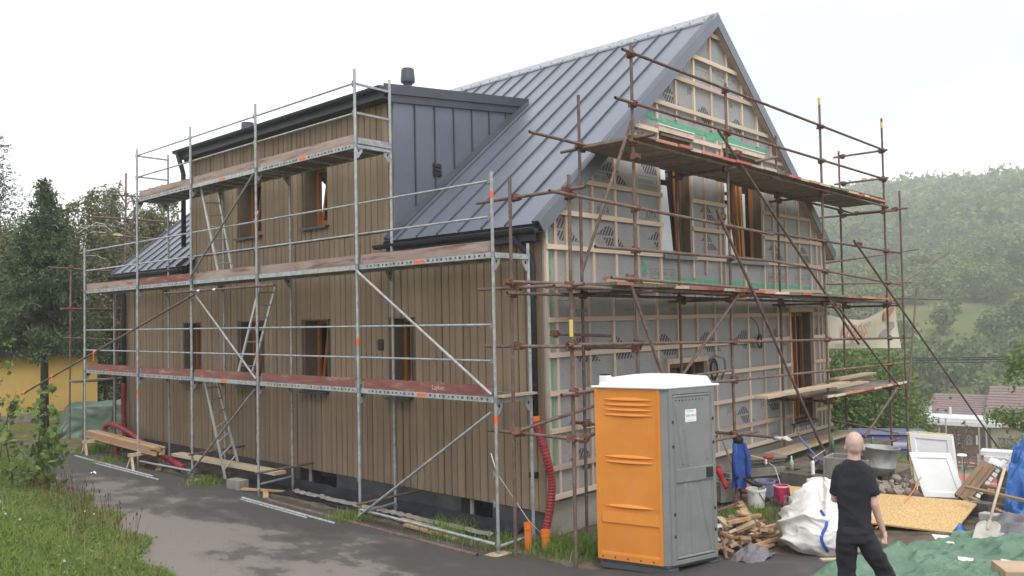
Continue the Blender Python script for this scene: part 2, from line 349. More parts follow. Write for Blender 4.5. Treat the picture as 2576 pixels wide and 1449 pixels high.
def asphalt():
    m = MB()
    def fn(u, v):
        y = -13 + 40 * v; a = float(xedge(y)) - .12 + .12 * mnoise.noise((0, y * 1.3, 5)) ; bb = -.78 + 1.9 * float(sm((-1.35 - y) / .8)) + .16 * mnoise.noise((9, y * 2.1, 1)) - 1.0 * float(sm((y - 15) / 1.5))
        x = a + (bb - a) * u; e_ = min(u, 1 - u) * 12
        return (x, y, hzf(x, y) + .02 * min(1, e_) + .004 + .006 * mnoise.noise((x * .8, y * .8, 3)))
    m.sheet(fn, 40, 220); return m
tag(obj('asphalt_road', asphalt(), asphalt_mat(), smooth=True), kind='structure')

# ------------------------------------------------------------------ house
TA = math.tan(math.radians(39.2)); RX = 5.18; RZ = 9.02; EZ = 4.86; WY0, WY1 = 0.0, 14.5; HW = 10.31
def roofz(x): return RZ - TA * abs(x - RX)
house = thing('house', 'timber-clad house with dark seamed metal roof and unfinished battened gable', 'house', (5, 7, 0))
LOW = [(3.02, 3.58, 1.97, 3.34), (5.44, 6.24, 1.97, 3.34), (7.80, 8.68, 1.97, 3.34), (10.43, 11.26, 1.97, 3.34)]
UPP = [(5.39, 6.20, 5.14, 6.36), (7.76, 8.69, 5.14, 6.36)]
BASE = [(1.17, 1.87, -.02, .42), (5.24, 6.45, .03, .44)]
DY0, DY1 = 3.4, 10.85; DZ = 7.24
toX = lambda u, v: (.115, u, v)
m = holed(.1, WY1, .44, EZ, LOW, toX, (.40, 0, 0)); holed(DY0 + .02, DY1 - .02, EZ, DZ, UPP, toX, (.40, 0, 0), mb=m)
obj('wall_core', m, MT['cladcore'], house)
m = holed(.1, WY1, -1.2, .44, BASE, lambda u, v: (.10, u, v), (.3, 0, 0)); obj('plinth', m, MT['render'], house)
# cladding: every board of its own, cut round the windows
random.seed(3)
def boards(y0, y1, z0f, z1f, holes):
    y = y0
    while y < y1 - .04:
        wd = random.choice((.145, .165, .175, .185)); ye = min(y + wd, y1); zb = z0f; zt = z1f(y) if callable(z1f) else z1f
        segs = [(zb, zt)]
        for h in holes:
            if ye > h[0] + .02 and y < h[1] - .02:
                segs = [s for a, b in segs for s in ((a, min(b, h[2])), (max(a, h[3]), b)) if s[1] - s[0] > .03]
        proud = random.choice((0, .006, .012))
        for a, b in segs:
            mb = MB(); g = .008; x0 = .078 - proud
            c = .012
            prof = [(x0 + c, y + g), (x0, y + g + c), (x0, ye - g - c), (x0 + c, ye - g), (.112, ye - g), (.112, y + g)]
            mb.prism([(p[0], p[1], a + (random.uniform(-.004, .004))) for p in prof], (0, 0, b - a))
            obj('cladding_board', mb, MT['clad'], house)
        y = ye
boards(.03, WY1, .435, lambda y: EZ - .02, LOW)
boards(DY0 + .01, DY1, EZ + .0, DZ, UPP)
# sills and windows on the long side
def side_window(h, sill=True, tilt=.16, frame='woodorange'):
    y0, y1, z0, z1 = h; d = .43
    m = MB(); m.bx(.085, d, y0 - .0, y0 + .025, z0, z1).bx(.085, d, y1 - .025, y1, z0, z1).bx(.087, d, y0 + .025, y1 - .025, z1 - .025, z1).bx(.12, d, y0 + .025, y1 - .025, z0, z0 + .02)
    obj('reveal', m, MT['reveal'], house)
    w_ = obj('window', MB().bx(d - .06, d, y0 + .025, y0 + .095, z0 + .02, z1 - .025).bx(d - .06, d, y1 - .095, y1 - .025, z0 + .02, z1 - .025).bx(d - .06, d, y0 + .095, y1 - .095, z1 - .095, z1 - .025).bx(d - .06, d, y0 + .095, y1 - .095, z0 + .02, z0 + .09), MT[frame], house)
    # bottom-hung sash tilted inwards
    s = MB(); zb = z0 + .09; zt = z1 - .1; ya, yb = y0 + .1, y1 - .1
    def tp(y, z, off=0): k = (z - zb) / (zt - zb); return (d - .02 + tilt * k + off, y, z)
    def bar(ya_, yb_, za, zb_): s.hexa([tp(ya_, za), tp(ya_, za, .05), tp(yb_, za, .05), tp(yb_, za), tp(ya_, zb_), tp(ya_, zb_, .05), tp(yb_, zb_, .05), tp(yb_, zb_)])
    bar(ya, ya + .07, zb, zt); bar(yb - .07, yb, zb, zt); bar(ya + .07, yb - .07, zb, zb + .07); bar(ya + .07, yb - .07, zt - .07, zt)
    sash = obj('sash', s, MT[frame], w_)
    g = MB().hexa([tp(ya + .07, zb + .07, .02), tp(ya + .07, zb + .07, .026), tp(yb - .07, zb + .07, .026), tp(yb - .07, zb + .07, .02), tp(ya + .07, zt - .07, .02), tp(ya + .07, zt - .07, .026), tp(yb - .07, zt - .07, .026), tp(yb - .07, zt - .07, .02)])
    obj('pane', g, MT['glass'], w_)
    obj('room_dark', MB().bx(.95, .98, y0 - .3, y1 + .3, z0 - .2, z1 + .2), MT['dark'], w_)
    if sill:
        m = MB().prism([(-.02, y0 - .05, z0 - .035), (-.02, y0 - .05, z0 - .012), (.22, y0 - .05, z0 + .015), (.22, y0 - .05, z0 - .01)], (0, y1 - y0 + .1, 0)); m.bx(-.022, -.018, y0 - .05, y1 + .05, z0 - .06, z0 - .012)
        obj('sill', m, MT['metaldark'], w_)
for h in LOW + UPP: side_window(h)
for i, h in enumerate(BASE):
    y0, y1, z0, z1 = h; ym = y0 + .42 * (y1 - y0)
    m = MB(); m.bx(.30, .36, y0, y1, z0, z0 + .05).bx(.30, .36, y0, y0 + .05, z0 + .05, z1).bx(.30, .36, y1 - .05, y1, z0 + .05, z1).bx(.30, .36, y0 + .05, y1 - .05, z1 - .05, z1); ww = obj('basement_window', m, MT['white'], house)
    obj('pane', MB().bx(.34, .346, y0 + .05, y1 - .05, z0 + .05, z1 - .05), MT['glass'], ww)
    m = MB().prism([(-.05, y0 - .04, z0 - .06), (-.05, y0 - .04, z0 - .03), (.3, y0 - .04, z0 + .06), (.3, y0 - .04, z0 - .0)], (0, y1 - y0 + .08, 0)); obj('sill', m, MT['gutter'], ww)
# small black vent grille on the wall
def grille(c, n, size=(.16, .2)):
    c = V(c); n = V(n); u = V((0, 0, 1)).cross(n).normalized(); R = Matrix((u, n, V((0, 0, 1)))).transposed()
    g = obj('vent_grille', MB().box(c + n * .012, (size[0], .024, size[1]), R), MT['black'], house, bevel=.006)
    for k in range(3):
        obj('louvre', MB().box(c + n * .035 + V((0, 0, (k - 1) * size[1] * .27)), (size[0] * .78, .03, size[1] * .13), R), MT['gutter'], g)
grille((.075, 3.82, 2.86), (-1, 0, 0))
# ------------------------------------------------------------------ roof of the house
SL = V((math.cos(math.radians(39.2)), 0, math.sin(math.radians(39.2)))); NL = V((-SL.z, 0, SL.x)); SR = V((-SL.x, 0, SL.z)); NR = V((SL.z, 0, SL.x))
RY0, RY1 = -.17, 14.68; RIDGE = V((RX, 0, RZ)); LEN = (RX + .18) / SL.x
def slab(y0, y1, l):
    return [RIDGE + V((0, y0, -.02)), RIDGE + V((0, y0, -.02)) - SL * l, RIDGE + V((0, y0, -.02)) - SL * l - NL * .12, RIDGE + V((0, y0, -.18))], (0, y1 - y0, 0)
_m = MB()
for a_, b_, l_ in ((RY0 + .02, DY0 + .02, LEN), (DY0 + .02, DY1 - .02, (RX - 3.52) / SL.x + .1), (DY1 - .02, RY1 - .02, LEN)): _m.prism(*slab(a_, b_, l_))
_m.prism([RIDGE + V((0, RY0 + .02, -.02)), RIDGE + V((0, RY0 + .02, -.18)), RIDGE + V((0, RY0 + .02, -.02)) - SR * LEN - NR * .12, RIDGE + V((0, RY0 + .02, -.02)) - SR * LEN], (0, RY1 - RY0 - .04, 0))
roof = obj('roof', _m, MT['gutter'], house)
def slope_pt(y, s, h=0, side=0): S_, N_ = (SL, NL) if side == 0 else (SR, NR); return RIDGE + V((0, y, 0)) - S_ * s + N_ * h
def panel(y0, y1, s0, s1, side=0, name='roof_panel'):
    nn = 9; mb = MB(); ph = random.random() * 6; am = random.uniform(.0008, .0022)
    def fn(u, v): 
        y = y0 + .006 + (y1 - y0 - .012) * u; s = s0 + (s1 - s0) * v
        return slope_pt(y, s, .004 + am * math.sin(u * math.pi) * (1 + math.sin(v * 11 + ph)), side)
    mb.sheet(fn, 4, nn * 2); return obj(name, mb, MT['metal'], house, smooth=True)
def seam(y, s0, s1, side=0, name='standing_seam'):
    mb = MB(); a = slope_pt(y - .011, s0, 0, side); P = []
    for s in (s0, s1):
        for dy, h in ((-.016, 0), (.016, 0), (.009, .036), (-.009, .036)): P.append(slope_pt(y + dy, s, h, side))
    return obj(name, mb.hexa(P), MT['metaldark'], house)
ys = [RY0 + .06] + [.02 + .503 * k for k in range(30) if .02 + .503 * k > RY0 + .3 and .02 + .503 * k < RY1 - .2] + [RY1 - .06]
xd = lambda y: None
SD = (RX - 3.52) / SL.x            # slope distance where the dormer roof meets the main roof
for i in range(len(ys) - 1):
    a, b = ys[i], ys[i + 1]; inside = a > DY0 - .12 and b < DY1 + .12
    part_in = (a < DY0 - .02 < b) or (a < DY1 + .02 < b)
    panel(a, b, .06, SD + .1 if inside else LEN)
    panel(a, b, .06, LEN, 1)
for y in ys[1:-1]:
    inside = DY0 < y < DY1; seam(y, .1, SD if inside else LEN - .01)
# verge trims, ridge strip, gutters
for side in (0, 1):
    S_, N_ = (SL, NL) if side == 0 else (SR, NR)
    for y0_, y1_ in ((RY0 - .012, RY0 + .01), (RY1 - .01, RY1 + .012)):
        P = [slope_pt(y, s, h, side) for s in (0, LEN + .02) for y, h in ((y0_, -.16), (y1_, -.16), (y1_, .05), (y0_, .05))]
        # mitre at the ridge
        for k in range(4): P[k] = P[k] + S_ * ((-(P[k].x - RX)) / S_.x)
        obj('verge_fascia', MB().hexa(P), MT['metal'], house)
    P = [slope_pt(y, s, h, side) for s in (0, LEN + .02) for y, h in ((RY0 + .012, .02), (RY0 + .13, .02), (RY0 + .13, .054), (RY0 + .012, .054))]
    for k in range(4): P[k] = P[k] + S_ * ((-(P[k].x - RX)) / S_.x)
    obj('verge_cap', MB().hexa(P), MT['metaldark'], house)
    P = [slope_pt(y, s, h, side) for s in (0, LEN) for y, h in ((RY0 + .012, -.155), (-.002, -.155), (-.002, -.125), (RY0 + .012, -.125))]
    for k in range(4): P[k] = P[k] + S_ * ((-(P[k].x - RX)) / S_.x)
    obj('soffit', MB().hexa(P), MT['battendark'], house)
m = MB(); P = [(RX - .19, RZ - .19 * TA + .055), (RX, RZ + .075), (RX + .19, RZ - .19 * TA + .055), (RX + .19, RZ - .19 * TA + .02), (RX, RZ + .03), (RX - .19, RZ - .19 * TA + .02)]
m.prism([(p[0], RY0 - .015, p[1]) for p in P], (0, RY1 - RY0 + .03, 0)); rc = obj('ridge_cap', m, MT['ridge'], house)
mb = MB()
for k in range(46):
    y = RY0 + .2 + k * .32; mb.box((RX - .15, y, RZ - .15 * TA + .06), (.022, .022, .02))
obj('rivets', mb, MT['gutter'], rc)
def gutter(y0, y1, x, z, r=.062, parent=house, cap=True):
    mb = MB(); n = 10; k = 26; prof = [(x + r * math.cos(a), z + r * math.sin(a)) for a in np.linspace(math.pi, 2 * math.pi, n)]
    inner = [(x + (r - .006) * math.cos(a), z + (r - .006) * math.sin(a)) for a in np.linspace(2 * math.pi, math.pi, n)]
    mb.prism([(p[0], y0, p[1]) for p in prof + inner], (0, y1 - y0, 0))
    mb.path([(x - r, y0, z + .004), (x - r, y1, z + .004)], .011, 6)
    if cap:
        for y in (y0, y1 - .006): mb.prism([(p[0], y, p[1]) for p in prof], (0, .006, 0))
    o = obj('gutter', mb, MT['gutter'], parent)
    y = y0 + .35
    while y < y1 - .1:
        bm_ = MB().prism([(x + (r + .008) * math.cos(a), y, z + (r + .008) * math.sin(a)) for a in np.linspace(math.pi, 2 * math.pi, 8)] + [(x + (r + .002) * math.cos(a), y, z + (r + .002) * math.sin(a)) for a in np.linspace(2 * math.pi, math.pi, 8)], (0, .03, 0)); obj('gutter_bracket', bm_, MT['gutter'], o); y += .8
    return o
EVX = RX - LEN * SL.x; EVZ = RZ - LEN * SL.z
for a, b in ((RY0 + .03, DY0 + .16), (DY1 - .1, RY1)):
    gutter(a, b, EVX - .06, EVZ - .075)
    obj('eaves_fascia', MB().bx(EVX + .02, EVX + .045, a + .1, b - (.2 if a < 0 else 0), EVZ - .24, EVZ - .03), MT['gutter'], house)
    obj('eaves_board', MB().bx(EVX + .045, .075, a + .2, b - (.2 if a < 0 else .2), EVZ - .24, EVZ - .215), MT['gutter'], house)
gutter(RY0 + .03, RY1, HW + .2, EVZ - .075)
# dormer: cheek of metal trays, low roof, fascias
DS = .105; dz = lambda x: 7.345 + DS * (x + .2)
m = MB().prism([(-.2, DY0 - .09, dz(-.2)), (3.62, DY0 - .09, dz(3.62)), (3.62, DY0 - .09, dz(3.62) - .05), (-.2, DY0 - .09, dz(-.2) - .05)], (0, DY1 - DY0 + .18, 0)); droof = obj('dormer_roof', m, MT['metal'], house)
y = DY0 + .05
while y < DY1:
    obj('standing_seam', MB().prism([(-.215, y - .01, dz(-.2) + .0), (3.5, y - .01, dz(3.5)), (3.5, y - .01, dz(3.5) + .035), (-.215, y - .01, dz(-.2) + .04)], (0, .022, 0)), MT['metaldark'], droof); y += .503
for yy, s in ((DY0, -1), (DY1, 1)):
    y_a = yy - .105 if s < 0 else yy + .085
    m = MB().prism([(-.2, y_a, dz(-.2) + .045), (3.6, y_a, dz(3.6) + .045), (3.46, y_a, dz(3.46) - .13), (-.2, y_a, dz(-.2) - .13)], (0, .02, 0)); obj('dormer_fascia', m, MT['metaldark'], droof)
    y_a = yy - .075 if s < 0 else yy + .05
    m = MB().prism([(-.05, y_a, dz(0) - .10), (3.48, y_a, dz(3.48) - .10), (3.35, y_a, dz(3.35) - .27), (-.05, y_a, dz(0) - .27)], (0, .025, 0)); obj('dormer_lower_trim', m, MT['metaldark'], droof)
    # cheek trays
    xs = [.06 + .48 * k for k in range(8)]
    for k in range(7):
        x0, x1 = xs[k], min(xs[k + 1], 3.3)
        if x1 <= x0: continue
        b0, b1 = roofz(x0) - .05, roofz(x1) - .05; t0, t1 = dz(x0) - .2, dz(x1) - .2
        b0 = min(b0, t0); b1 = min(b1, t1)
        ya = yy - .03 if s < 0 else yy
        obj('cheek_tray', MB().prism([(x0 + .004, ya, b0), (x1 - .004, ya, b1), (x1 - .004, ya, t1), (x0 + .004, ya, t0)], (0, .03, 0)), MT['metal'], house)
        if k: obj('cheek_seam', MB().bx(x0 - .011, x0 + .011, *( (yy - .058, yy - .031) if s < 0 else (yy + .031, yy + .058)), b0, t0), MT['metaldark'], house)
    # flashing where cheek meets roof
    P = [slope_pt(yv, s_, h) for s_ in (SD + .05, LEN - .02) for yv, h in (((yy - .19, .0), (yy - .03, .0), (yy - .03, .07), (yy - .19, .03)) if s < 0 else ((yy + .03, 0), (yy + .19, 0), (yy + .19, .03), (yy + .03, .07)))]
    obj('cheek_flashing', MB().hexa(P), MT['metaldark'], house)
    ya, yb = (yy, yy + .2) if s < 0 else (yy - .2, yy)
    obj('cheek_core', MB().prism([(.12, ya + .005, EZ), (3.4, ya + .005, 7.5), (.12, ya + .005, 7.2)], (0, .15, 0)), MT['cladcore'], house)
gutter(DY0 - .1, DY1 + .1, -.275, dz(-.2) - .03, .056)
obj('dormer_eaves_fascia', MB().bx(-.195, -.17, DY0 - .07, DY1 + .07, dz(-.2) - .2, dz(-.2) - .052), MT['gutter'], house)
obj('dormer_eaves_board', MB().bx(-.17, .066, DY0 - .05, DY1 + .05, dz(-.2) - .2, dz(-.2) - .175), MT['gutter'], house)
grille((1.06, DY0 - .03, 6.03), (0, -1, 0), (.2, .24))
# roof vents
def vent(p, h, r, cap=True):
    v = obj('roof_vent', MB().lathe([(r * .62, 0), (r * .62, h * .55), (r * .8, h * .6), (r * 1.12, h * .63), (r * 1.15, h * .72), (r, h * .98), (r * .9, h)] if cap else [(r * 1.1, 0), (r * 1.05, h * .2), (r, h * .25), (r * .85, h)], 18, p), MT['metaldark'], house, smooth=False); return v
vp = at(1026, 216, 'y', 4.6); vent((vp.x, 4.6, dz(vp.x)), .74, .125)
vp = at(623, 330, 'y', 9.0); vent((vp.x, 9.0, dz(vp.x) - .25), .62, .16, False)
# downpipes
def pipe(pts, r=.05, name='downpipe', mat='gutter'):
    p = obj(name, MB().path(pts, r, 12), MT[mat], house, smooth=True)
    for k in range(len(pts) - 1):
        a, b = V(pts[k]), V(pts[k + 1])
        if (b - a).length > 1.5:
            for f in (.2, .75): c = a.lerp(b, f); obj('pipe_clip', MB().lathe([(r + .008, -.02), (r + .008, .02)], 12, c), MT['black'], p)
    return p
pipe([(-.16, .34, EVZ - .1), (-.16, .34, EVZ - .2), (-.06, .18, EVZ - .42), (-.03, .14, EVZ - .6), (-.03, .14, 1.72)], .055)
pipe([(-.16, 14.35, EVZ - .1), (-.06, 14.35, EVZ - .42), (-.02, 14.35, EVZ - .6), (-.02, 14.35, 1.75)], .055)
pipe([(-.28, 10.8, dz(-.2) - .05), (-.16, 10.82, 6.95), (-.12, 10.82, 6.8), (-.12, 10.82, 5.1)], .055)
hp = [(-.03, .14, 1.80), at(1361, 1105, 'y', .02), at(1376, 1155, 'y', -.10), at(1388, 1212, 'y', -.13), at(1384, 1275, 'y', -.13), at(1374, 1332, 'y', -.11)]
def corr(name, pts, r, parent, mat='redhose', n=14, step=.022):
    """corrugated hose along a smoothed line"""
    P = [V(p) for p in pts]; fine = []
    for i in range(len(P) - 1):
        a, b, c, d = P[max(i - 1, 0)], P[i], P[i + 1], P[min(i + 2, len(P) - 1)]; k = max(2, int((c - b).length / step))
        for q in range(k):
            t = q / k; fine.append(.5 * ((2 * b) + (c - a) * t + (2 * a - 5 * b + 4 * c - d) * t * t + (3 * b - a - 3 * c + d) * t ** 3))
    fine.append(P[-1]); return obj(name, MB().path(fine, [r * (1.0 if k % 2 else .9) for k in range(len(fine))], n), MT[mat], parent, smooth=False)
# ------------------------------------------------------------------ gable with membrane and battens
GH = [(3.22, 4.20, 4.36, 6.42), (5.48, 7.04, 4.36, 6.42), (8.17, 9.30, .90, 3.30), (3.27, 4.55, 1.75, 2.43)]
roofpl = [(-TA, 1, RZ - TA * RX - .12), (TA, 1, RZ + TA * RX - .12)]
toY = lambda u, v: (u, -.02, v)
obj('membrane', holed(.06, HW, .60, RZ, GH, toY, (0, .035, 0), roofpl), MT['membrane'], house)
obj('gable_core', holed(.36, HW - .02, .55, RZ, GH, lambda u, v: (u, .02, v), (0, .26, 0), [(-TA, 1, RZ - TA * RX - .2), (TA, 1, RZ + TA * RX - .2)]), MT['reveal'], house)
obj('gable_plinth', MB().bx(.101, HW, .03, .35, -4, .62), MT['plinthlight'], house)
obj('corner_post', MB().bx(.07, .115, -.045, .03, .435, EZ - .05), MT['clad'], house)
# plain far walls, out of sight
obj('far_wall', MB().bx(.4, HW, WY1 - .3, WY1, -1.2, EZ), MT['reveal'], house)
obj('back_wall', MB().bx(HW - .3, HW - .03, .3, WY1 - .31, -3, EZ), MT['reveal'], house)
obj('floor_slab', MB().bx(.4, HW - .3, .3, WY1 - .3, 3.6, 3.85), MT['dark'], house)
obj('cellar_slab', MB().bx(.4, HW - .3, .3, WY1 - .3, .45, .6), MT['dark'], house)
obj('partition', MB().bx(.8, HW - .32, 1.15, 1.2, .6, 5.2), MT['dark'], house)
obj('upper_partition', MB().prism([(2.2, 1.35, 3.9), (8.1, 1.35, 3.9), (8.1, 1.35, 6.3), (RX, 1.35, 8.4), (2.2, 1.35, 6.3)], (0, .05, 0)), MT['dark'], house)
random.seed(5)
def vbat(x, z0, z1, w_=.055, mat=None, top=True):
    if top: z1 = min(z1, roofz(x) - .2)
    for a, b in split(z0, z1, x, 0):
        boardobj('batten', (x, -.0405, a), (x + random.uniform(-.006, .006), -.0405, b), .04, w_, MT[mat or random.choice(('batten', 'batten', 'battendark'))], house, (0, 0, 1)) if False else bat('batten', x, -.0405, a, b, w_, mat)
def bat(name, x, y, a, b, w_, mat=None):
    mt = MT[mat or random.choice(('batten', 'batten', 'battendark'))]; j = random.uniform(-.006, .006)
    M_ = Matrix(((w_, 0, j, x), (0, .04, 0, y), (0, 0, b - a, a), (0, 0, 0, 1))); return obj(name, unit_box(mt), mt, house, mtx=M_)
def hbat(z, x0, x1, w_=.075, mat=None):
    mt = MT[mat or random.choice(('batten', 'batten', 'battendark'))]; j = random.uniform(-.008, .008)
    M_ = Matrix(((0, 0, x1 - x0, x0), (0, .03, 0, -.076), (-w_, 0, j, z), (0, 0, 0, 1))); return obj('batten', unit_box(mt), mt, house, mtx=M_)
def split(a, b, x, horiz, pad=.0):
    segs = [(a, b)]
    for h in GH:
        lo, hi, c, d = (h[0], h[1], h[2], h[3]) if horiz else (h[2], h[3], h[0], h[1])
        if c - .03 < x < d + .03: segs = [s for p, q in segs for s in ((p, min(q, lo)), (max(p, hi), q)) if s[1] - s[0] > .06]
    return segs
for x in (.09, .29, .70, 1.08, 1.72, 2.37, 3.0, 3.66, 4.32, 4.97, 5.61, 6.30, 6.97, 7.63, 8.3, 8.93, 9.72, 9.92, 10.2): vbat(x, .62, 3.70)
for x in (8.135, 9.335): vbat(x, .62, 3.35)
for x in (3.235, 4.585): vbat(x, 1.7, 2.49)
for x in (.09, .29, .56, 1.23, 1.84, 2.47, 3.17): vbat(x, 3.78, 6.36)
for x in (4.25, 4.72, 5.25, 5.43): vbat(x, random.uniform(3.75, 4.05), 6.5)
for x in (7.09, 7.55, 8.15, 8.81, 9.42, 9.73, 9.97, 10.2): vbat(x, 3.78, 6.36 if x < 7.6 else 9)
vbat(6.25, 3.8, 4.3)
for i, x in enumerate((2.59, 3.15, 3.79, 4.43, 5.07, 5.69, 6.30, 6.94, 7.54)): vbat(x, (6.45, 6.72, 6.80, 6.86, 6.80, 6.75, 6.82, 6.74, 6.45)[i], 9)
for x in (3.15, 4.24, 4.73, 5.23, 5.38, 7.09): vbat(x, 6.36, 6.62)
for z in (.66, 1.08, 1.62, 2.17, 2.73, 3.25):
    for a, b in split(.05, HW - .02, z, 1): hbat(z, a + .02, b - .02)
for z in (4.33, 4.86, 5.38, 6.5, 7.02, 7.57, 8.09, 8.64):
    k = (RZ - .2 - z) / TA; a, b = max(.05, RX - k), min(HW, RX + k)
    if z == 4.33: rr = [(.05, 3.2), (4.25, 5.44), (7.09, b)]
    elif z == 6.5: rr = [(a, 3.14), (4.26, 5.36), (7.1, b)]
    else: rr = split(a, b, z, 1)
    for p, q in rr: hbat(z, p + .01, q - .01)
hbat(3.76, 5.6, 10.0, .06); hbat(3.74, .1, 3.4, .03)
# headers over the two tall windows
for x0, x1 in ((3.12, 4.30), (5.38, 7.14)):
    h = obj('window_header', MB().bx(x0, x1, -.105, -.062, 6.50, 6.60), MT['batten'], house); obj('header_flashing', MB().bx(x0 - .01, x1 + .01, -.12, -.06, 6.601, 6.62), MT['white'], h)
    obj('header_underside', MB().bx(x0 + .08, x1 - .08, -.1, .2, 6.43, 6.47), MT['reveal'], h)
# timber lining round the low openings
for h, t in ((GH[2], .05), (GH[3], .06)):
    x0, x1, z0, z1 = h
    f = obj('opening_lining', MB().bx(x0 - .06, x1 + .06, -.1, -.061, z1 - .0, z1 + .09).bx(x0 - .06, x0 + .0, -.1, -.061, z0, z1).bx(x1, x1 + .06, -.1, -.061, z0, z1), MT['battendark'], house)
# reveals and windows
def gwin(h, kind):
    x0, x1, z0, z1 = h; d = .22
    m = MB().bx(x0, x0 + .02, -.03, d, z0, z1).bx(x1 - .02, x1, -.03, d, z0, z1).bx(x0 + .02, x1 - .02, -.03, d, z1 - .02, z1).bx(x0 + .02, x1 - .02, -.03, d, z0, z0 + .02)
    obj('reveal', m, MT['reveal'], house)
    m = MB(); a, b = x0 + .02, x1 - .02
    m.bx(a, a + .08, d - .08, d, z0 + .02, z1 - .02).bx(b - .08, b, d - .08, d, z0 + .02, z1 - .02).bx(a + .08, b - .08, d - .08, d, z1 - .1, z1 - .02).bx(a + .08, b - .08, d - .08, d, z0 + .02, z0 + .1)
    if x1 - x0 > 1.3: m.bx((a + b) / 2 - .06, (a + b) / 2 + .06, d - .085, d, z0 + .1, z1 - .1)
    wn = obj('window', m, MT['woodbrown'], house)
    obj('pane', MB().bx(a + .08, b - .08, d - .03, d - .024, z0 + .1, z1 - .1), MT['glass'], wn)
    obj('sill', MB().prism([(x0 - .06, -.13, z0 - .045), (x0 - .06, -.13, z0 - .02), (x0 - .06, .16, z0 + .025), (x0 - .06, .16, z0 + .0)], (x1 - x0 + .12, 0, 0)).bx(x0 - .06, x1 + .06, -.132, -.128, z0 - .09, z0 - .02), MT['galvdark' if z0 > 3 else 'metaldark'], wn)
    def sash(xa, xb, ang, mat='woodorange', hang=1):
        # casement standing open into the room
        piv = V((xa if hang > 0 else xb, d - .01, 0)); wd = xb - xa; c, s_ = math.cos(ang), math.sin(ang); dx = V((c * hang, s_, 0)); dn = V((-s_ * hang, c, 0)); mb = MB()
        def bar(u0, u1, v0, v1): mb.hexa([piv + dx * u + dn * n_ + V((0, 0, v)) for v in (v0, v1) for u, n_ in ((u0, 0), (u1, 0), (u1, .06), (u0, .06))])
        za, zb = z0 + .11, z1 - .11; bar(0, .08, za, zb); bar(wd - .08, wd, za, zb); bar(.08, wd - .08, za, za + .08); bar(.08, wd - .08, zb - .08, zb); o = obj('sash', mb, MT[mat], wn)
        mb = MB(); mb.hexa([piv + dx * u + dn * n_ + V((0, 0, v)) for v in (za + .08, zb - .08) for u, n_ in ((.08, .02), (wd - .08, .02), (wd - .08, .028), (.08, .028))]); obj('pane', mb, MT['glass'], wn)
    return wn, sash, d
wn, sash, d = gwin(GH[0], 0)
def lean(x0, x1, x2, z0, z1, y=.13): return MB().hexa([(x0, y, z0), (x1, y, z0), (x1, y + .012, z0), (x0, y + .012, z0), (x0, y + .02, z1), (x2, y + .02, z1), (x2, y + .032, z1), (x0, y + .032, z1)])
def edge(xa, wd, tl, y0, y1, z0=4.39, z1=6.39): return MB().hexa([(xa, y0, z0), (xa + wd, y0, z0), (xa + wd, y1, z0), (xa, y1, z0), (xa - tl, y0, z1), (xa - tl + wd, y0, z1), (xa - tl + wd, y1, z1), (xa - tl, y1, z1)])
obj('leaning_white_panel', lean(3.30, 3.86, 3.72, 4.39, 5.62), MT['film'], wn)
for za, zb in ((5.72, 5.90), (5.95, 6.38)): obj('white_film', MB().bx(3.30, 3.66, .14, .146, za, zb), MT['film'], wn)
obj('casement_edge', edge(3.99, .025, .05, .14, .17), MT['woodorange'], wn); obj('casement_edge', edge(4.10, .03, .0, .14, .17), MT['woodorange'], wn)
wn, sash, d = gwin(GH[1], 0)
obj('leaning_white_panel', lean(5.60, 6.20, 5.98, 4.39, 5.45), MT['film'], wn)
for xa, xb, za, zb in ((5.60, 5.98, 5.55, 5.65), (5.60, 5.96, 5.72, 6.38), (6.50, 6.66, 5.95, 6.3), (6.50, 6.68, 5.0, 5.75)): obj('white_film', MB().bx(xa, xb, .14, .146, za, zb), MT['film'], wn)
obj('casement_edge', edge(6.28, .05, .16, .08, .13), MT['woodorange'], wn); obj('casement_edge', edge(6.36, .11, .10, .06, .13), MT['woodorange'], wn); obj('casement_edge', edge(6.90, .03, .02, .14, .17), MT['woodorange'], wn)
wn, sash, d = gwin(GH[2], 0)
for xa, tl in ((8.66, .08), (8.84, .03)): obj('casement_edge', MB().hexa([(xa, .1, .94), (xa + .05, .1, .94), (xa + .05, .16, .94), (xa, .16, .94), (xa - tl, .1, 3.27), (xa - tl + .05, .1, 3.27), (xa - tl + .05, .16, 3.27), (xa - tl, .16, 3.27)]), MT['woodorange'], wn)
gwin(GH[3], 0)
# green tape
def tape(pts, w_, seed):
    mb = MB(); n = len(pts) * 8
    def fn(u, v):
        k = u * (len(pts) - 1); i = min(int(k), len(pts) - 2); p = V(pts[i]).lerp(V(pts[i + 1]), k - i); q = (V(pts[i + 1]) - V(pts[i])).normalized(); nn = V((-q.y, q.x))
        p = p.to_2d() + nn * ((v - .5) * w_ * (1 + .5 * mnoise.noise((u * 30, seed, 0)))); return (p.x, -.0225 - .004 * (1 + mnoise.noise((p.x * 8, p.y * 8, seed))), p.y)
    mb.sheet(fn, n, 2); obj('green_tape', mb, MT['green'], house)
T2 = lambda *a: [(p[0], p[1], 0) for p in a]
tape(T2((2.55, 6.77), (3.7, 6.72), (4.6, 6.70), (5.6, 6.75), (6.6, 6.68), (7.45, 6.70)), .09, 1); tape(T2((4.9, 6.64), (6.0, 6.70), (7.3, 6.66)), .08, 7)
tape(T2((2.5, 3.85), (3.6, 3.90), (5.4, 3.88), (7.6, 3.84), (9.6, 3.82)), .10, 2); tape(T2((.19, .75), (.185, 2.5), (.19, 3.65)), .05, 3); tape(T2((.19, 3.8), (.18, 4.5), (.185, 4.85)), .05, 4)
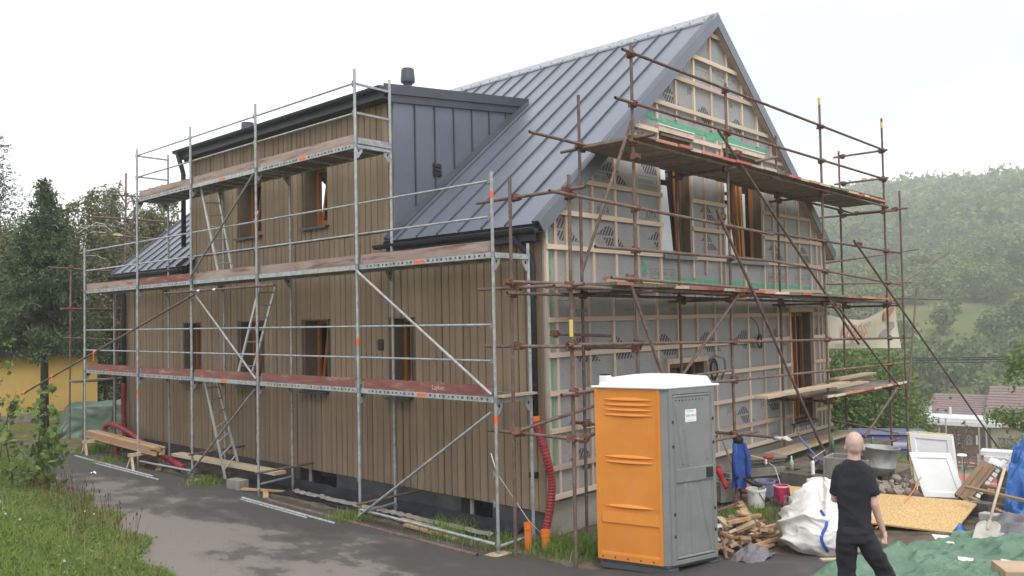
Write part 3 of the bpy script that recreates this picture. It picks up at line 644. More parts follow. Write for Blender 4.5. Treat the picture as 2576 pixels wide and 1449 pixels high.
tape(T2((2.66, 3.95), (2.70, 4.12), (2.62, 4.22)), .10, 5); tape(T2((5.5, 3.75), (5.48, 4.25)), .07, 6); tape(T2((10.05, 3.8), (10.03, 4.6)), .05, 8); tape(T2((4.95, 6.5), (4.93, 6.64)), .06, 9); tape(T2((10.08, .7), (10.1, 1.0)), .1, 10)
# prints on the membrane
def ccw(A):
    ar = sum(A[i][0] * A[(i + 1) % len(A)][1] - A[(i + 1) % len(A)][0] * A[i][1] for i in range(len(A))); return A if ar > 0 else A[::-1]
EMB = [ccw([(0, .205), (.30, .37), (.42, .37), (.64, .205)]), ccw([(.20, .165), (.66, .165), (.88, 0), (.36, 0)])]
def emblem(x, z, s=1):
    mb = MB()
    for A in EMB:
        for k in range(14):
            a = -.2 + k * .085; q = [(a, 0), (a + .055, 0), (a + .055 + .22, .37), (a + .22, .37)]
            for i in range(len(A)):
                p, r = A[i], A[(i + 1) % len(A)]; ex, ey = r[0] - p[0], r[1] - p[1]; q = clip(q, ey, -ex, ey * p[0] - ex * p[1])
                if len(q) < 3: break
            if len(q) >= 3 and all(x + p[0] * s < HW - .1 and z + p[1] * s < roofz(x + p[0] * s) - .25 and not any(h[0] - .02 < x + p[0] * s < h[1] + .02 and h[2] - .02 < z + p[1] * s < h[3] + .02 for h in GH) for p in q): mb.add([(x + p[0] * s, -.0225, z + p[1] * s) for p in q], [tuple(range(len(q)))])
    if mb.f: obj('printed_emblem', mb, MT['print'], house)
def gtext(s, x, z, size, mat='print', sx=1.0):
    me = textmesh(s, size); me.materials.clear(); me.materials.append(MT[mat]); M_ = Matrix(((sx, 0, 0, x), (0, 0, -1, -.0228), (0, 1, 0, z), (0, 0, 0, 1))); obj('printed_lettering', me, MT[mat], house, mtx=M_)
def boxed(x, z, w_=.80, h_=.17):
    mb = MB(); t = .007
    for a, b, c, d_ in ((x, x + w_, z, z + t), (x, x + w_, z + h_ - t, z + h_), (x, x + t, z + t, z + h_ - t), (x + w_ - t, x + w_, z + t, z + h_ - t)): mb.add([(a, -.0225, c), (b, -.0225, c), (b, -.0225, d_), (a, -.0225, d_)], [(0, 1, 2, 3)])
    obj('printed_frame', mb, MT['printgrey'], house); gtext('JUTADACH\u00b9', x + .29, z + h_ / 2, .095, 'printgrey', .95); gtext('135', x + .68, z + h_ / 2, .095, 'printgrey', .95)
for x in (.72, 1.44, 2.88, 4.34, 5.78, 7.22, 9.45 - .05): emblem(x if x > 1 else .5, 2.585)
for x, z in ((.12, 4.44), (1.34, 4.40), (2.80, 4.40), (7.28, 4.42), (8.72, 4.42), (1.45, 5.45), (2.45, 5.72), (7.3, 5.72), (8.35, 5.75), (3.2, 7.07), (4.5, 6.88), (5.8, 6.85), (5.72, 1.12), (6.95, 1.25), (.55, .95), (5.9, 6.35)): emblem(x, z, .9)
for x, z in ((4.55, 4.5), (4.55, 5.05)): emblem(x, z, .75)
for x in (.38, 1.82, 3.26, 4.70, 6.14, 7.55, 8.9): boxed(x, 3.53)
for x, z in ((2.86, 3.92), (7.3, 3.95), (8.6, 3.95), (.9, 5.42), (2.5, 5.50), (5.35, 1.95), (7.15, .68), (.55, 1.05), (4.5, 7.9), (5.35, 7.85)): boxed(x, z, .62 if z > 7 else .8)
for x, z in ((1.55, 4.98), (2.93, 5.0), (7.35, 4.98), (8.7, 4.96), (4.4, 7.42), (5.8, 7.42), (2.72, 6.35), (5.55, 1.43), (6.95, 1.42)): gtext('\u25e2JUTA' if False else 'JUTA', x, z, .16, 'print', .9)
for k in range(7): gtext('INTERFACE  SPACE', .9 + k * 1.42, 3.42 - .04, .06, 'printgrey')
# perforation dots of the membrane: tiny nail-like marks, one mesh
mb = MB()
for i in range(64):
    for j in range(70):
        x = .12 + i * .16; z = .68 + j * .116 + (.03 if i % 2 else 0)
        if z < roofz(x) - .25 and x < HW - .05 and not any(h[0] - .02 < x < h[1] + .02 and h[2] - .02 < z < h[3] + .02 for h in GH) and (j // 3) % 2: mb.add([(x - .005, -.0222, z - .008), (x + .005, -.0222, z - .008), (x + .005, -.0222, z + .008), (x - .005, -.0222, z + .008)], [(0, 1, 2, 3)])
tag(obj('membrane_dots', mb, MT['printgrey'], house), kind='stuff')
# cables hanging out of the gable
def coil(c, r, k, mat, rad=.008, drop=None):
    mb = MB(); rd = random.Random(k)
    for q in range(k):
        rr = r * rd.uniform(.75, 1.1); o = V((rd.uniform(-.03, .03), rd.uniform(-.03, 0), rd.uniform(-.03, .03))); ph = rd.uniform(0, 6)
        mb.path([V(c) + o + V((rr * .75 * math.cos(a + ph), -.01 * math.sin(2 * a), rr * math.sin(a + ph))) for a in np.linspace(0, 6.0, 18)], rad, 6)
    if drop: mb.path(drop, rad, 6)
    return obj('cable_coil', mb, MT[mat], house, smooth=True)
coil((6.6, -.12, 2.72), .13, 4, 'black', .009, [(6.4, -.03, 3.23), (6.5, -.12, 3.1), (6.58, -.13, 2.95), (6.6, -.12, 2.82)])
coil((4.72, -.14, 2.25), .17, 5, 'black', .009)
obj('grey_conduit', MB().path([(4.6, -.1, 2.42), (4.68, -.2, 2.52), (4.9, -.26, 2.45), (5.05, -.2, 2.28), (5.06, -.1, 2.05)], .02, 8), MT['galvdark'], house, smooth=True)
# ------------------------------------------------------------------ galvanised frame scaffold along the clad wall
FY = [0, 3.07, 6.14, 8.71, 11.28, 14.35]; XO, XI = -1.0, -.27; DK = [2.2, 4.2, 6.2]
fs = thing('frame_scaffold', 'grey galvanised frame scaffold with toe boards along the brown clad wall', 'scaffold', (-.6, 7, .06))
TOPO = [5.32, 7.42, 7.42, 7.42, 7.35, 5.28]; TOPI = [4.36, 7.38, 6.18, 6.18, 7.3, 4.18]
gb = [.10, .2, .12, .05, .05, .09]
for i, y in enumerate(FY):
    for x, tops in ((XO, TOPO), (XI, TOPI)):
        z0 = .07; t = tops[i]
        s = tubeobj('standard', (x, y, z0 + .08), (x, y, t), .0242, MT['galv'], fs)
        sp = MB().lathe([(.019, 0), (.019, .28)], 10, (x, y, z0)).lathe([(.035, .10), (.035, .135)], 8, (x, y, z0)).bx(x - .075, x + .075, y - .075, y + .075, z0 - .012, z0)
        obj('base_jack', sp, MT['galvdark'], fs)
        for dk in DK:
            if dk < t + .1:
                obj('spigot_sleeve', MB().lathe([(.0285, -.05), (.0285, .03)], 10, (x, y, dk - .02)), MT['galvdark'], s)
                sx = 1 if x == XO else -1
                P = [(x + sx * .024, y, dk - .075), (x + sx * .15, y, dk - .075), (x + sx * .13, y, dk - .14), (x + sx * .06, y, dk - .235), (x + sx * .024, y, dk - .25)]
                g = MB(); n = len(P); hole = [(x + sx * (.062 + .02 * math.cos(a)), y, dk - .12 + .026 * math.sin(a)) for a in np.linspace(0, 6.283, 9)[:-1]]
                g.prism([(p[0], p[1] - .006, p[2]) for p in P], (0, .012, 0)); go = obj('gusset_plate', g, MT['galv'], s)
                obj('gusset_hole', MB().prism([(p[0], p[1] - .0075, p[2]) for p in hole], (0, .015, 0)), MT['black'], go)
    for k, dk in enumerate(DK):
        if dk < TOPO[i] and dk < TOPI[i] + .1:
            obj('deck_transom', MB().bx(XO + .02, XI - .02, y - .03, y + .03, dk - .075, dk - .025).bx(XO + .03, XI - .03, y - .012, y + .012, dk - .025, dk + .0), MT['galv'], fs)
    for zz in (3.2, 2.7, 5.2, 4.7, 7.2, 6.7, 1.15, .75):
        if zz < TOPO[i] - .02: obj('rail_clip', MB().bx(XO - .012, XO + .045, y + .024, y + .06, zz - .035, zz + .03).bx(XO + .005, XO + .03, y + .06, y + .085, zz - .06, zz + .045), MT['galvdark'], fs)
_dk = {}
def deck(i, k, perf, toe, ramp=0):
    y0, y1 = FY[i] + .045, FY[i + 1] - .045; z = DK[k]; key = (round(y1 - y0, 2), perf)
    if key not in _dk:
        mb = MB(); l = y1 - y0
        if perf:
            holes = []; u = .12
            while u < l - .12:
                if not (l * .44 < u < l * .56):
                    wd = .03 if int(u * 10) % 2 else .05; holes.append((u, u + wd, -.056, -.022))
                u += .098
            holed(0, l, -.078, 0, holes, lambda a, b: (-.345, a, b), (.012, 0, 0), mb=mb)
        else: mb.bx(-.345, -.333, 0, l, -.078, 0)
        mb.bx(.333, .345, 0, l, -.078, 0); mb.mi = 1; mb.bx(-.333, .333, 0, l, -.05, -.006); mb.mi = 0
        for q in np.linspace(.25, l - .25, 5): mb.bx(-.332, .332, q - .025, q + .025, -.074, -.051)
        me = mb.mesh('deck_unit'); me.materials.append(MT['galv']); me.materials.append(MT['deckunder']); _dk[key] = me
    d = obj('deck_unit', _dk[key], None, fs, mtx=Matrix.Translation(((XO + XI) / 2, y0, z + .004)))
    if perf: obj('hole_backing', MB().bx((XO + XI) / 2 - .331, (XO + XI) / 2 - .325, y0 + .05, y1 - .05, z - .058, z - .045), MT['black'], d)
    a, b = random.uniform(.0, .012), random.uniform(0, .012)
    mb = MB().hexa([(XO + .028, y0 + .02, z + .008), (XO + .06, y0 + .02, z + .008), (XO + .06, y1 - .02, z + .008), (XO + .028, y1 - .02, z + .008), (XO + .028, y0 + .02, z + .155 + a), (XO + .06, y0 + .02, z + .155 + a), (XO + .06, y1 - .02, z + .155 + b), (XO + .028, y1 - .02, z + .155 + b)])
    t = obj('toe_board', mb, MT[toe], fs)
    for ye in (y0 + .02, y1 - .07): obj('end_fitting', MB().bx(XO + .022, XO + .066, ye, ye + .05, z + .0, z + .12), MT['galvdark'], t)
    return d, t
cfg = {0: [(1, 'toered'), (1, 'toered'), (0, 'toered'), (1, 'toered'), (1, 'toered')], 1: [(1, 'toeworn'), (0, 'toeworn'), (0, 'toeworn'), (1, 'toered'), (1, 'toeworn')], 2: [None, (1, 'toeworn'), (0, 'toeworn'), (1, 'toeworn'), None]}
for k in cfg:
    for i, c in enumerate(cfg[k]):
        if c:
            d, t = deck(i, k, *c)
            if k == 0 and i in (0, 3):
                me = textmesh('Layher.', .10); me.materials.append(MT['boardpale']); y = (FY[i] + FY[i + 1]) / 2 + (.1 if i else -.35)
                obj('painted_name', me, None, t, mtx=Matrix(((0, 0, -1, XO + .0265), (-1, 0, 0, y), (0, 1, 0, DK[k] + .085), (0, 0, 0, 1))))
            if (k, i) in ((0, 0), (1, 0), (2, 1), (0, 4), (0, 2), (2, 2)):
                y = (FY[i] + FY[i + 1]) / 2; obj('orange_sticker', MB().bx((XO + XI) / 2 - .347, (XO + XI) / 2 - .3455, y - .09, y + .13, DK[k] - .06, DK[k] - .015), MT['orange'], d)
# guard rails
def rail(i, z):
    y0, y1 = FY[i], FY[i + 1]; r = tubeobj('guard_rail', (XO + .028, y0 + .05, z), (XO + .028, y1 - .03, z), .0168, MT['galv'], fs)
    return r
for i in range(5):
    for z in (3.2, 2.7, 5.2, 4.7): rail(i, z)
    if 1 <= i <= 3:
        for z in (7.2, 6.7): rail(i, z)
for y in (FY[1], FY[4]):
    for z in (7.18, 6.7): boardobj('end_guard_rail', (XO + .03, y, z), (XI - .02, y, z - .005), .03, .035, MT['galv'], fs)
    if y == FY[1]: boardobj('end_toe_board', (XO + .03, y - .03, 6.24), (XI - .02, y - .03, 6.24), .03, .10, MT['galv'], fs)
boardobj('end_deck_board', (XO + .03, -.06, 2.215), (XI, -.06, 2.215), .14, .03, MT['plank'], fs)
def brace(p, q, mat='galv', r=.021, name='diagonal_brace'): return tubeobj(name, p, q, r, MT[mat], fs)
xb = XO - .035
brace((xb, FY[1] - .04, 4.1), (xb, FY[0] + .04, 2.24)); brace((xb, FY[0] + .05, 2.0), (xb, FY[1] + .02, .14)); brace((xb, FY[3] - .1, 4.0), (xb, FY[2], 2.25))
brace((xb, FY[3], 4.25), (xb, FY[2], 6.1), 'galvdark'); brace((xb, FY[3] + .05, .22), (xb, FY[2] + .05, 2.05), 'galvdark')
p0, p1 = at(55, 992, 'x', -1.9), at(490, 740, 'x', -1.06); rk = brace(p0, p1, 'rust', .0242, 'raking_tube')
for f in (.2, .53, .83):
    # knotted ribbon with a hanging tail
    c = V(p0).lerp(V(p1), {.2: .23, .53: .52, .83: .245}[f] if False else f) if False else V(p0).lerp(V(p1), {.2: .215, .53: .48, .83: .02}[f])
    mb = MB().path([c - V((0, .03, .01)), c + V((0, .03, .012))], .034, 10)
    pts = [c + V((-.03, 0, -.01)), c + V((-.04, .01, -.07)), c + V((-.035, -.005, -.14)), c + V((-.045, .0, -.20))]
    if f != .53 or True: mb.sheet(lambda u, v: V(pts[min(int(v * 3), 2)]).lerp(V(pts[min(int(v * 3) + 1, 3)]), v * 3 - min(int(v * 3), 2)) + V((0, (u - .5) * .05, 0)), 1, 6)
    obj('orange_ribbon', mb, MT['orange'], rk)
p0, p1 = at(415, 738, 'x', -1.08), at(690, 717, 'x', -1.08); rt = brace(p0, p1, 'rust', .0242, 'tie_tube')
for f in (.35, .5): c = V(p0).lerp(V(p1), f); d_ = (V(p1) - V(p0)).normalized(); obj('tape_band', MB().path([c - d_ * .05, c + d_ * .05], .0262, 10), MT['white'], rt)
brace((XO, FY[0] + .05, .20), (XO, FY[1] - .02, .26), 'galv', .024, 'foot_rail'); brace((XO + .03, .04, .16), (XI, .04, .18), 'galv', .02, 'foot_rail'); brace((XO + .03, FY[1], .2), (XI, FY[1], .24), 'galv', .02, 'foot_rail'); brace((XO + .03, FY[2], .3), (XI, FY[2], .34), 'galv', .02, 'foot_rail')
brace((XO + .02, FY[4] - .05, .22), (XO + .02, FY[3] + .05, .26), 'galv', .024, 'foot_rail')
for y, zz in ((FY[1], .36), (FY[2], .52), (FY[3], .62)): brace((XO - .1, y - .05, zz), (.1, y - .2, zz + .05), 'rust', .022, 'wall_tie')
for y, z in ((0, 1.9), (FY[1], 2.95), (FY[0], 5.0), (FY[4], 1.75)): obj('orange_sticker', MB().lathe([(.0252, -.05), (.0252, .05)], 10, (XO, y, z)), MT['orange'], fs)
# ------------------------------------------------------------------ ladders inside the scaffold
def ladder(o0, o1, i0, i1, label, n):
    o0, o1, i0, i1 = V(o0), V(o1), V(i0), V(i1); t = thing('ladder', label, 'ladder', (o0 + i0) / 2, 'aluminium ladders inside the frame scaffold')
    for a, b in ((o0, o1), (i0, i1)): obj('side_rail', MB().beam(a, b, .025, .06, (0, 1, 0)), MT['alu'], t)
    for k in range(n):
        f = (k + .6) / n; tubeobj('rung', o0.lerp(o1, f), i0.lerp(i1, f), .016, MT['alu'], t)
    return t
def rails(b0, t0, xo, b1, t1, xi): return at(*b0, 'x', xo), at(*t0, 'x', xo), at(*b1, 'x', xi), at(*t1, 'x', xi)
o0, o1, i0, i1 = rails((549, 683), (505, 468), -.85, (584, 680), (546, 470), -.5); ladder(o0, o1, i0, i1, 'aluminium ladder between the middle and the top deck of the frame scaffold', 7)
o0, o1, i0, i1 = rails((600, 937), (652, 725), -.85, (634, 940), (693, 722), -.5); ladder(o0, o1, i0, i1, 'aluminium ladder between the lowest and the middle deck, leaning the other way', 7)
o0, o1, i0, i1 = rails((567, 1205), (516, 962), -.85, (598, 1162), (546, 962), -.5); ladder(o0, o1, i0, i1, 'aluminium ladder from the ground up to the lowest scaffold deck', 7)
# ------------------------------------------------------------------ rusty tube scaffold round the gable
ts = thing('tube_scaffold', 'rusty steel tube scaffold with plank decks in front of the gable', 'scaffold', (5, -.8, .06))
def coupler_mesh():
    mb = MB(); mb.box((0, 0, 0), (.085, .10, .085)); mb.box((.05, 0, .0), (.03, .06, .11)); mb.box((-.01, -.055, 0), (.11, .03, .05)); mb.path([(.0, -.09, .02), (.0, .07, .02)], .012, 6); mb.path([(-.06, -.02, -.03), (.08, -.02, -.03)], .011, 6)
    me = mb.mesh('coupler'); me.materials.append(MT['rustred']); return me
CPL = coupler_mesh()
def coupler(p, parent, s=1.0):
    M_ = Matrix.Translation(V(p)) @ Euler((random.uniform(-.2, .2), random.uniform(-.2, .2), random.uniform(-.5, .5) + random.choice((0, 1.57)))).to_matrix().to_4x4() @ Matrix.Scale(s, 4); return obj('coupler', CPL, None, parent, mtx=M_)
R0 = .0242
STO = [(-.80, -1.2, 5.14), (.70, -1.2, 7.22), (3.47, -1.2, 7.17), (7.36, -1.2, 7.6), (10.92, -1.2, 7.78)]
STI = [(-.93, -.27, 5.2), (.60, -.3, 6.62), (3.33, -.3, 5.82), (7.25, -.3, 6.98), (10.6, -.3, 7.1)]
for x, y, z in STO + STI:
    j = .10 if x > 10 else .05
    zb = hzf(x, y) - .05 if x > 10 else hzf(x, y) - .02
    tubeobj('standard', (x - .02 + (.0 if x < 9 else -.05), y, zb), (x + .01, y, z), R0, MT['rust'], ts)
tubeobj('standard', (11.64, -1.3, hzf(11.64, -1.3) - .05), (11.68, -1.3, 6.14), R0, MT['rust'], ts)
YO, YI = -1.25, -.35
def ledger(x0, z0, x1, z1, y, nodes=None, name='ledger', mat='rust'):
    l = tubeobj(name, (x0, y, z0), (x1, y, z1), R0, MT[mat], ts)
    for x, yy, z in (STO if y < -.8 else STI):
        if min(x0, x1) - .02 < x < max(x0, x1) + .02:
            zz = z0 + (z1 - z0) * (x - x0) / (x1 - x0)
            if zz < z: coupler((x, yy - .01, zz), ts)
    return l
ledger(.42, 7.06, 10.95, 7.02, YO); ledger(.22, 6.33, 10.95, 6.34, YO)
ledger(.50, 5.77, 5.3, 5.76, YO); ledger(5.0, 5.74, 11.0, 5.70, YO); ledger(-.58, 5.88, 5.2, 5.80, YI); ledger(5.0, 5.76, 11.4, 5.66, YI)
ledger(-1.25, 4.88, 5.0, 4.70, YO); ledger(4.7, 4.73, 11.75, 4.66, YO)
ledger(-.32, 4.22, 5.2, 4.22, YO); ledger(4.9, 4.22, 11.6, 3.90, YO)
ledger(-1.2, 3.68, 5, 3.60, YO); ledger(4.8, 3.58, 11.7, 3.45, YO); ledger(-1.1, 3.62, 5, 3.56, YI); ledger(4.8, 3.55, 11.5, 3.5, YI)
ledger(-.2, 3.80, 4.0, 3.70, -1.42)
ledger(-.95, 2.93, 5.4, 2.77, YO); ledger(5.1, 2.78, 12.4, 2.62, YO); ledger(2.6, 2.20, 12.2, 2.03, YO)
ledger(-1.1, 2.30, 3.3, 2.36, YO); ledger(6.9, 1.58, 12.4, 1.55, YO); ledger(6.9, 1.60, 12.4, 1.58, YI)
ledger(2.6, 1.28, 4.2, 1.26, YO); ledger(1.2, .14, 5.4, .20, YO, name='sole_tube')
ledger(7.0, .42, 11.5, .30, YO)
# transoms joining the two rows
def transom(x, z, y0=.15, y1=-1.5, dx=0, dz=0):
    t = tubeobj('transom', (x + dx, y0, z), (x, y1, z + dz), R0, MT['rust'], ts); coupler((x, -1.2, z), ts); coupler((x + dx * .8, -.3, z), ts); return t
for x, z, a, b in ((-.84, 4.94, .45, -1.5), (-.84, 3.70, .45, -1.45), (-.84, 2.9, .35, -1.4), (-.84, 1.72, .30, -1.4), (.66, 5.82, .1, -1.6), (.66, 3.62, .2, -1.5), (.66, 2.83, .9, -1.2), (.62, 1.70, .02, -1.5), (3.40, 5.7, -.05, -1.4), (3.40, 3.52, -.03, -1.5), (3.42, 1.30, -.1, -1.9), (7.30, 5.62, -.1, -1.4), (7.30, 3.45, -.1, -1.4), (7.3, 1.5, -.1, -1.4), (10.8, 5.58, .3, -1.5), (10.8, 7.0, -.1, -1.35), (10.8, 6.35, -.1, -1.35), (10.8, 3.4, .4, -1.5), (10.8, 1.5, .3, -1.5), (11.6, 5.7, -.2, -1.5)): transom(x, z, a, b)
# side tubes at the near corner
for p, q in (((-1.0, -.27, 3.78), (.9, -1.32, 3.70)), ((-.95, -.33, 1.76), (.75, -.36, 1.95)), ((-.7, -1.27, 1.7), (.8, -.9, 1.82)), ((-.1, -.32, 3.05), (1.2, -.36, 2.98))): tubeobj('ledger', p, q, R0, MT['rust'], ts); coupler(p, ts)
# diagonal braces
def br(p, q, mat='rust'): return tubeobj('diagonal_brace', p, q, R0, MT[mat], ts)
def B2(a, b, y0, y1): return br(at(*a, 'y', y0), at(*b, 'y', y1))
B2((1807, 328), (2160, 865), -1.32, -1.32); B2((1803, 528), (2090, 1175), -1.34, -1.75); B2((1577, 690), (1668, 948), -1.34, -1.5); B2((1868, 727), (1716, 945), -1.32, -1.32)
B2((2148, 605), (2512, 1127), -1.34, -1.9); B2((1462, 690), (1588, 305), -.7, -1.3); B2((2085, 742), (2258, 968), -1.3, -1.35); B2((2258, 975), (2175, 1100), -1.36, -1.5); B2((2212, 752), (2388, 633), .6, .6)
B2((2306, 725), (2284, 1000), -1.32, -1.36); B2((2060, 745), (2370, 753), -.4, -.2); B2((2075, 662), (2310, 627), -.35, -.35); B2((2075, 715), (2295, 710), -.3, -.3); B2((1897, 407), (1955, 395), -1.4, -1.4); B2((2085, 1055), (2260, 1090), -.4, -.3); B2((2140, 480), (2220, 500), -.4, -.8)
for p in ((1597, 395), (1853, 385), (1815, 545), (1860, 740), (1585, 700), (2158, 615), (2105, 770), (2262, 975)): coupler(at(*p, 'y', -1.3), ts)
obj('yellow_label', MB().lathe([(.0262, -.11), (.0262, .11)], 12, (-.81, -1.2, 3.14)), MT['yellow'], ts)
for x, z in ((7.36, 7.55), (10.92, 7.62)): obj('yellow_band', MB().lathe([(.0262, -.07), (.0262, .07)], 12, (x + .005, -1.2, z)), MT['yellow'], ts)
# plank decks: every board lies across, its end painted red or left pale
random.seed(21)
def plank(x0, x1, z, y0, y1, end, lift=0):
    a = random.uniform(-.02, .03); b = random.uniform(-.02, .02); t = .042; dz_ = random.uniform(-.006, .01) + lift
    mb = MB().hexa([(x0 + .004, y0 + a + .02, z + dz_), (x1 - .004, y0 + a + .02, z + dz_), (x1 - .004, y1 + b, z + dz_), (x0 + .004, y1 + b, z + dz_), (x0 + .004, y0 + a + .02, z + dz_ + t), (x1 - .004, y0 + a + .02, z + dz_ + t), (x1 - .004, y1 + b, z + dz_ + t), (x0 + .004, y1 + b, z + dz_ + t)])
    o = obj('deck_board', mb, MT['oldboard'], ts)
    obj('painted_end', MB().bx(x0 + .003, x1 - .003, y0 + a - .004, y0 + a + .019, z + dz_ - .001, z + dz_ + t + .001), MT[end], o)
def plank_deck(x0, x1, z0, z1, y0=-1.36, y1=-.16, pal=('boardred', 'boardpale', 'boardpale', 'boardorange', 'oldboard', 'oldboard'), wmin=.3, wmax=.62):
    x = x0
    while x < x1:
        w_ = random.uniform(wmin, wmax); xe = min(x + w_, x1); z = z0 + (z1 - z0) * (x - x0) / (x1 - x0)
        plank(x, xe, z, y0, y1, random.choice(pal)); x = xe
plank_deck(.72, 9.3, 5.83, 5.77); plank_deck(9.35, 10.85, 5.80, 5.78, -1.30, -.2)
plank_deck(.0, 10.85, 3.70, 3.53); plank_deck(6.95, 11.45, 1.60, 1.58, pal=('boardorange', 'boardpale', 'boardpale', 'boardred'))
for k, (x0, x1, z, y0, y1) in enumerate(((8.6, 10.4, 1.66, -.9, -.62), (8.9, 11.3, 1.67, -.55, -.25), (9.3, 11.5, 1.73, -.6, -.3), (9.2, 11.4, 1.79, -.75, -.4))): boardobj('loose_board', (x0, (y0 + y1) / 2, z), (x1, (y0 + y1) / 2 - .02, z + .01), .25, .04, MT['plank'], ts)
for k in range(2): boardobj('stray_board', (.3 + k * .3, -1.05 + k * .3, 3.79 + .05 * k), (1.6 + k * .2, -.95 + k * .3, 3.78 + .045 * k), .14, .04, MT['boardred' if k else 'plank'], ts)
pl = boardobj('plank', at(1915, 1000, 'y', -1.38), at(2125, 962, 'y', -1.2), .24, .045, MT['plank'], None); tag(pl, 'long pale plank jutting out from the lowest rusty scaffold deck', 'plank')
MT['greyfab2'] = M('dirty_white_glove', (.42, .41, .38), (.58, .57, .54), 14, .9)
gl = MB(); c = V((3.46, -1.98, 1.28))
# glove tied on a tube end
for k in range(4): gl.path([c + V((0, -.02, .0)), c + V((-.02 + .02 * k, -.10, .0 + .01 * k)), c + V((-.03 + .03 * k, -.17 - .01 * (k % 2), -.02))], [.026, .018, .011], 7)
gl.path([c + V((0, .10, .0)), c + V((0, -.04, 0))], [.030, .034], 9)
solid('work_glove', gl, MT['greyfab2'], 'pale work glove pulled over the end of a rusty scaffold tube', 'glove', smooth=True)
# ------------------------------------------------------------------ second tube scaffold behind the far end of the house
tf = thing('tube_scaffold', 'rusty tube scaffold rising behind the far end of the house', 'scaffold', (-1, 16, .06))
def tt(a, b, ya, yb=None, name='ledger'): return tubeobj(name, at(*a, 'y', ya), at(*b, 'y', yb or ya), R0, MT['rust'], tf)
for a, b, y in (((317, 435), (312, 1100), 15.2), ((178, 670), (175, 1105), 16.4), ((213, 690), (210, 1150), 15.6), ((292, 720), (290, 1100), 15.0), ((340, 520), (322, 640), 15.2)): tt(a, b, y, name='standard')
for a, b, y in (((120, 672), (318, 685), 15.6), ((233, 545), (440, 560), 15.3), ((275, 592), (410, 602), 15.2), ((285, 490), (360, 495), 15.2), ((155, 778), (310, 780), 15.5), ((160, 850), (310, 856), 15.5), ((175, 960), (320, 955), 15.5), ((310, 745), (280, 1080), 15.1)): tt(a, b, y)
p = at(285, 591, 'y', 15.2); obj('yellow_band', MB().path([p, p + (at(410, 602, 'y', 15.2) - p).normalized() * .25], .026, 10), MT['yellow'], tf)
for k, (a, b, z) in enumerate((((155, 782), (310, 783), 0), ((175, 965), (315, 957), 0))):
    for j in range(2): boardobj('deck_board', at(a[0] + j * 10, a[1] - 6 + j * 2, 'y', 15.5 + j * .3), at(b[0], b[1] - 6 + j * 2, 'y', 15.5 + j * .3), .25, .04, MT['toered' if k == 0 else 'oldboard'], tf)
for p in ((213, 672), (317, 490), (313, 600), (178, 672), (317, 555)): coupler(at(*p, 'y', 15.4), tf)
# ------------------------------------------------------------------ portable toilet
def G(px, py):
    """where the view ray meets the terrain"""
    v = ray(px, py); t = 3.0
    for _ in range(4000):
        p = CAM + v * t
        if p.z <= hzf(p.x, p.y): return p
        t += .03
    return p
MT['toiletorange'] = M('orange_polyethylene', (.64, .225, .035), (.71, .27, .05), 1.3, .45, bump=.15, bscale=90, spec=.35, c3=(.60, .27, .085), s3=3.5, lo3=.58, hi3=.75)
MT['toiletgrey'] = M('grey_polyethylene', (.185, .195, .195), (.225, .235, .235), 2, .45, bump=.18, bscale=90, spec=.4, c3=(.27, .275, .27), s3=4, lo3=.58, hi3=.78)
MT['toiletdark'] = M('dark_grey_base', (.055, .06, .07), (.08, .085, .095), 5, .6)
MT['roofwhite'] = M('translucent_white_roof', (.72, .76, .80), (.78, .81, .85), 2, .4)
F_, U_, W_ = V((-.45, -2.37, .21)), V((.82, -.245, 0)), V((-.21, .92, 0)); TH = 2.16
UU, WW = U_.normalized(), W_.normalized(); UL, WL = U_.length, W_.length
NU, NW = V((UU.y, -UU.x, 0)), V((-WW.y, WW.x, 0))
if NU.dot(V((0, -1, 0))) < 0: NU = -NU
if NW.dot(V((-1, 0, 0))) < 0: NW = -NW
tl = thing('portable_toilet', 'portable toilet cabin with orange side, grey door and white roof', 'toilet', F_ + (U_ + W_) / 2 - V((0, 0, .1)))
def q_(u, w_, z, n=0, m=0): return F_ + UU * u + WW * w_ + V((0, 0, z)) + NU * n + NW * m
ch = .075     # chamfered grey corner posts
obj('side_panel', MB().hexa([q_(.03, ch, 0), q_(.03, WL, 0), q_(.0, WL, 0), q_(0, ch, 0), q_(.03, ch, TH), q_(.03, WL, TH), q_(0, WL, TH), q_(0, ch, TH)]), MT['toiletorange'], tl)
sp = MB()
sp.hexa([q_(-.012, ch + .0, 0), q_(.0, ch, 0), q_(0, WL, 0), q_(-.012, WL, 0), q_(-.012, ch, .07), q_(0, ch, .07), q_(0, WL, .07), q_(-.012, WL, .07)])
for a, b in ((ch, ch + .035), (WL - .05, WL)): sp.hexa([q_(-.014, a, .07), q_(0, a, .07), q_(0, b, .07), q_(-.014, b, .07), q_(-.014, a, TH), q_(0, a, TH), q_(0, b, TH), q_(-.014, b, TH)])
sp.hexa([q_(-.012, ch + .035, .07), q_(0, ch + .035, .07), q_(0, WL - .05, .07), q_(-.012, WL - .05, .07), q_(-.004, ch + .035, .10), q_(0, ch + .035, .10), q_(0, WL - .05, .10), q_(-.004, WL - .05, .10)])
sp.hexa([q_(-.018, ch + .035, .47), q_(0, ch + .035, .47), q_(0, WL - .07, .47), q_(-.018, WL - .07, .47), q_(-.004, ch + .035, .60), q_(0, ch + .035, .60), q_(0, WL - .07, .60), q_(-.004, WL - .07, .60)])
obj('panel_edging', sp, MT['toiletorange'], tl)
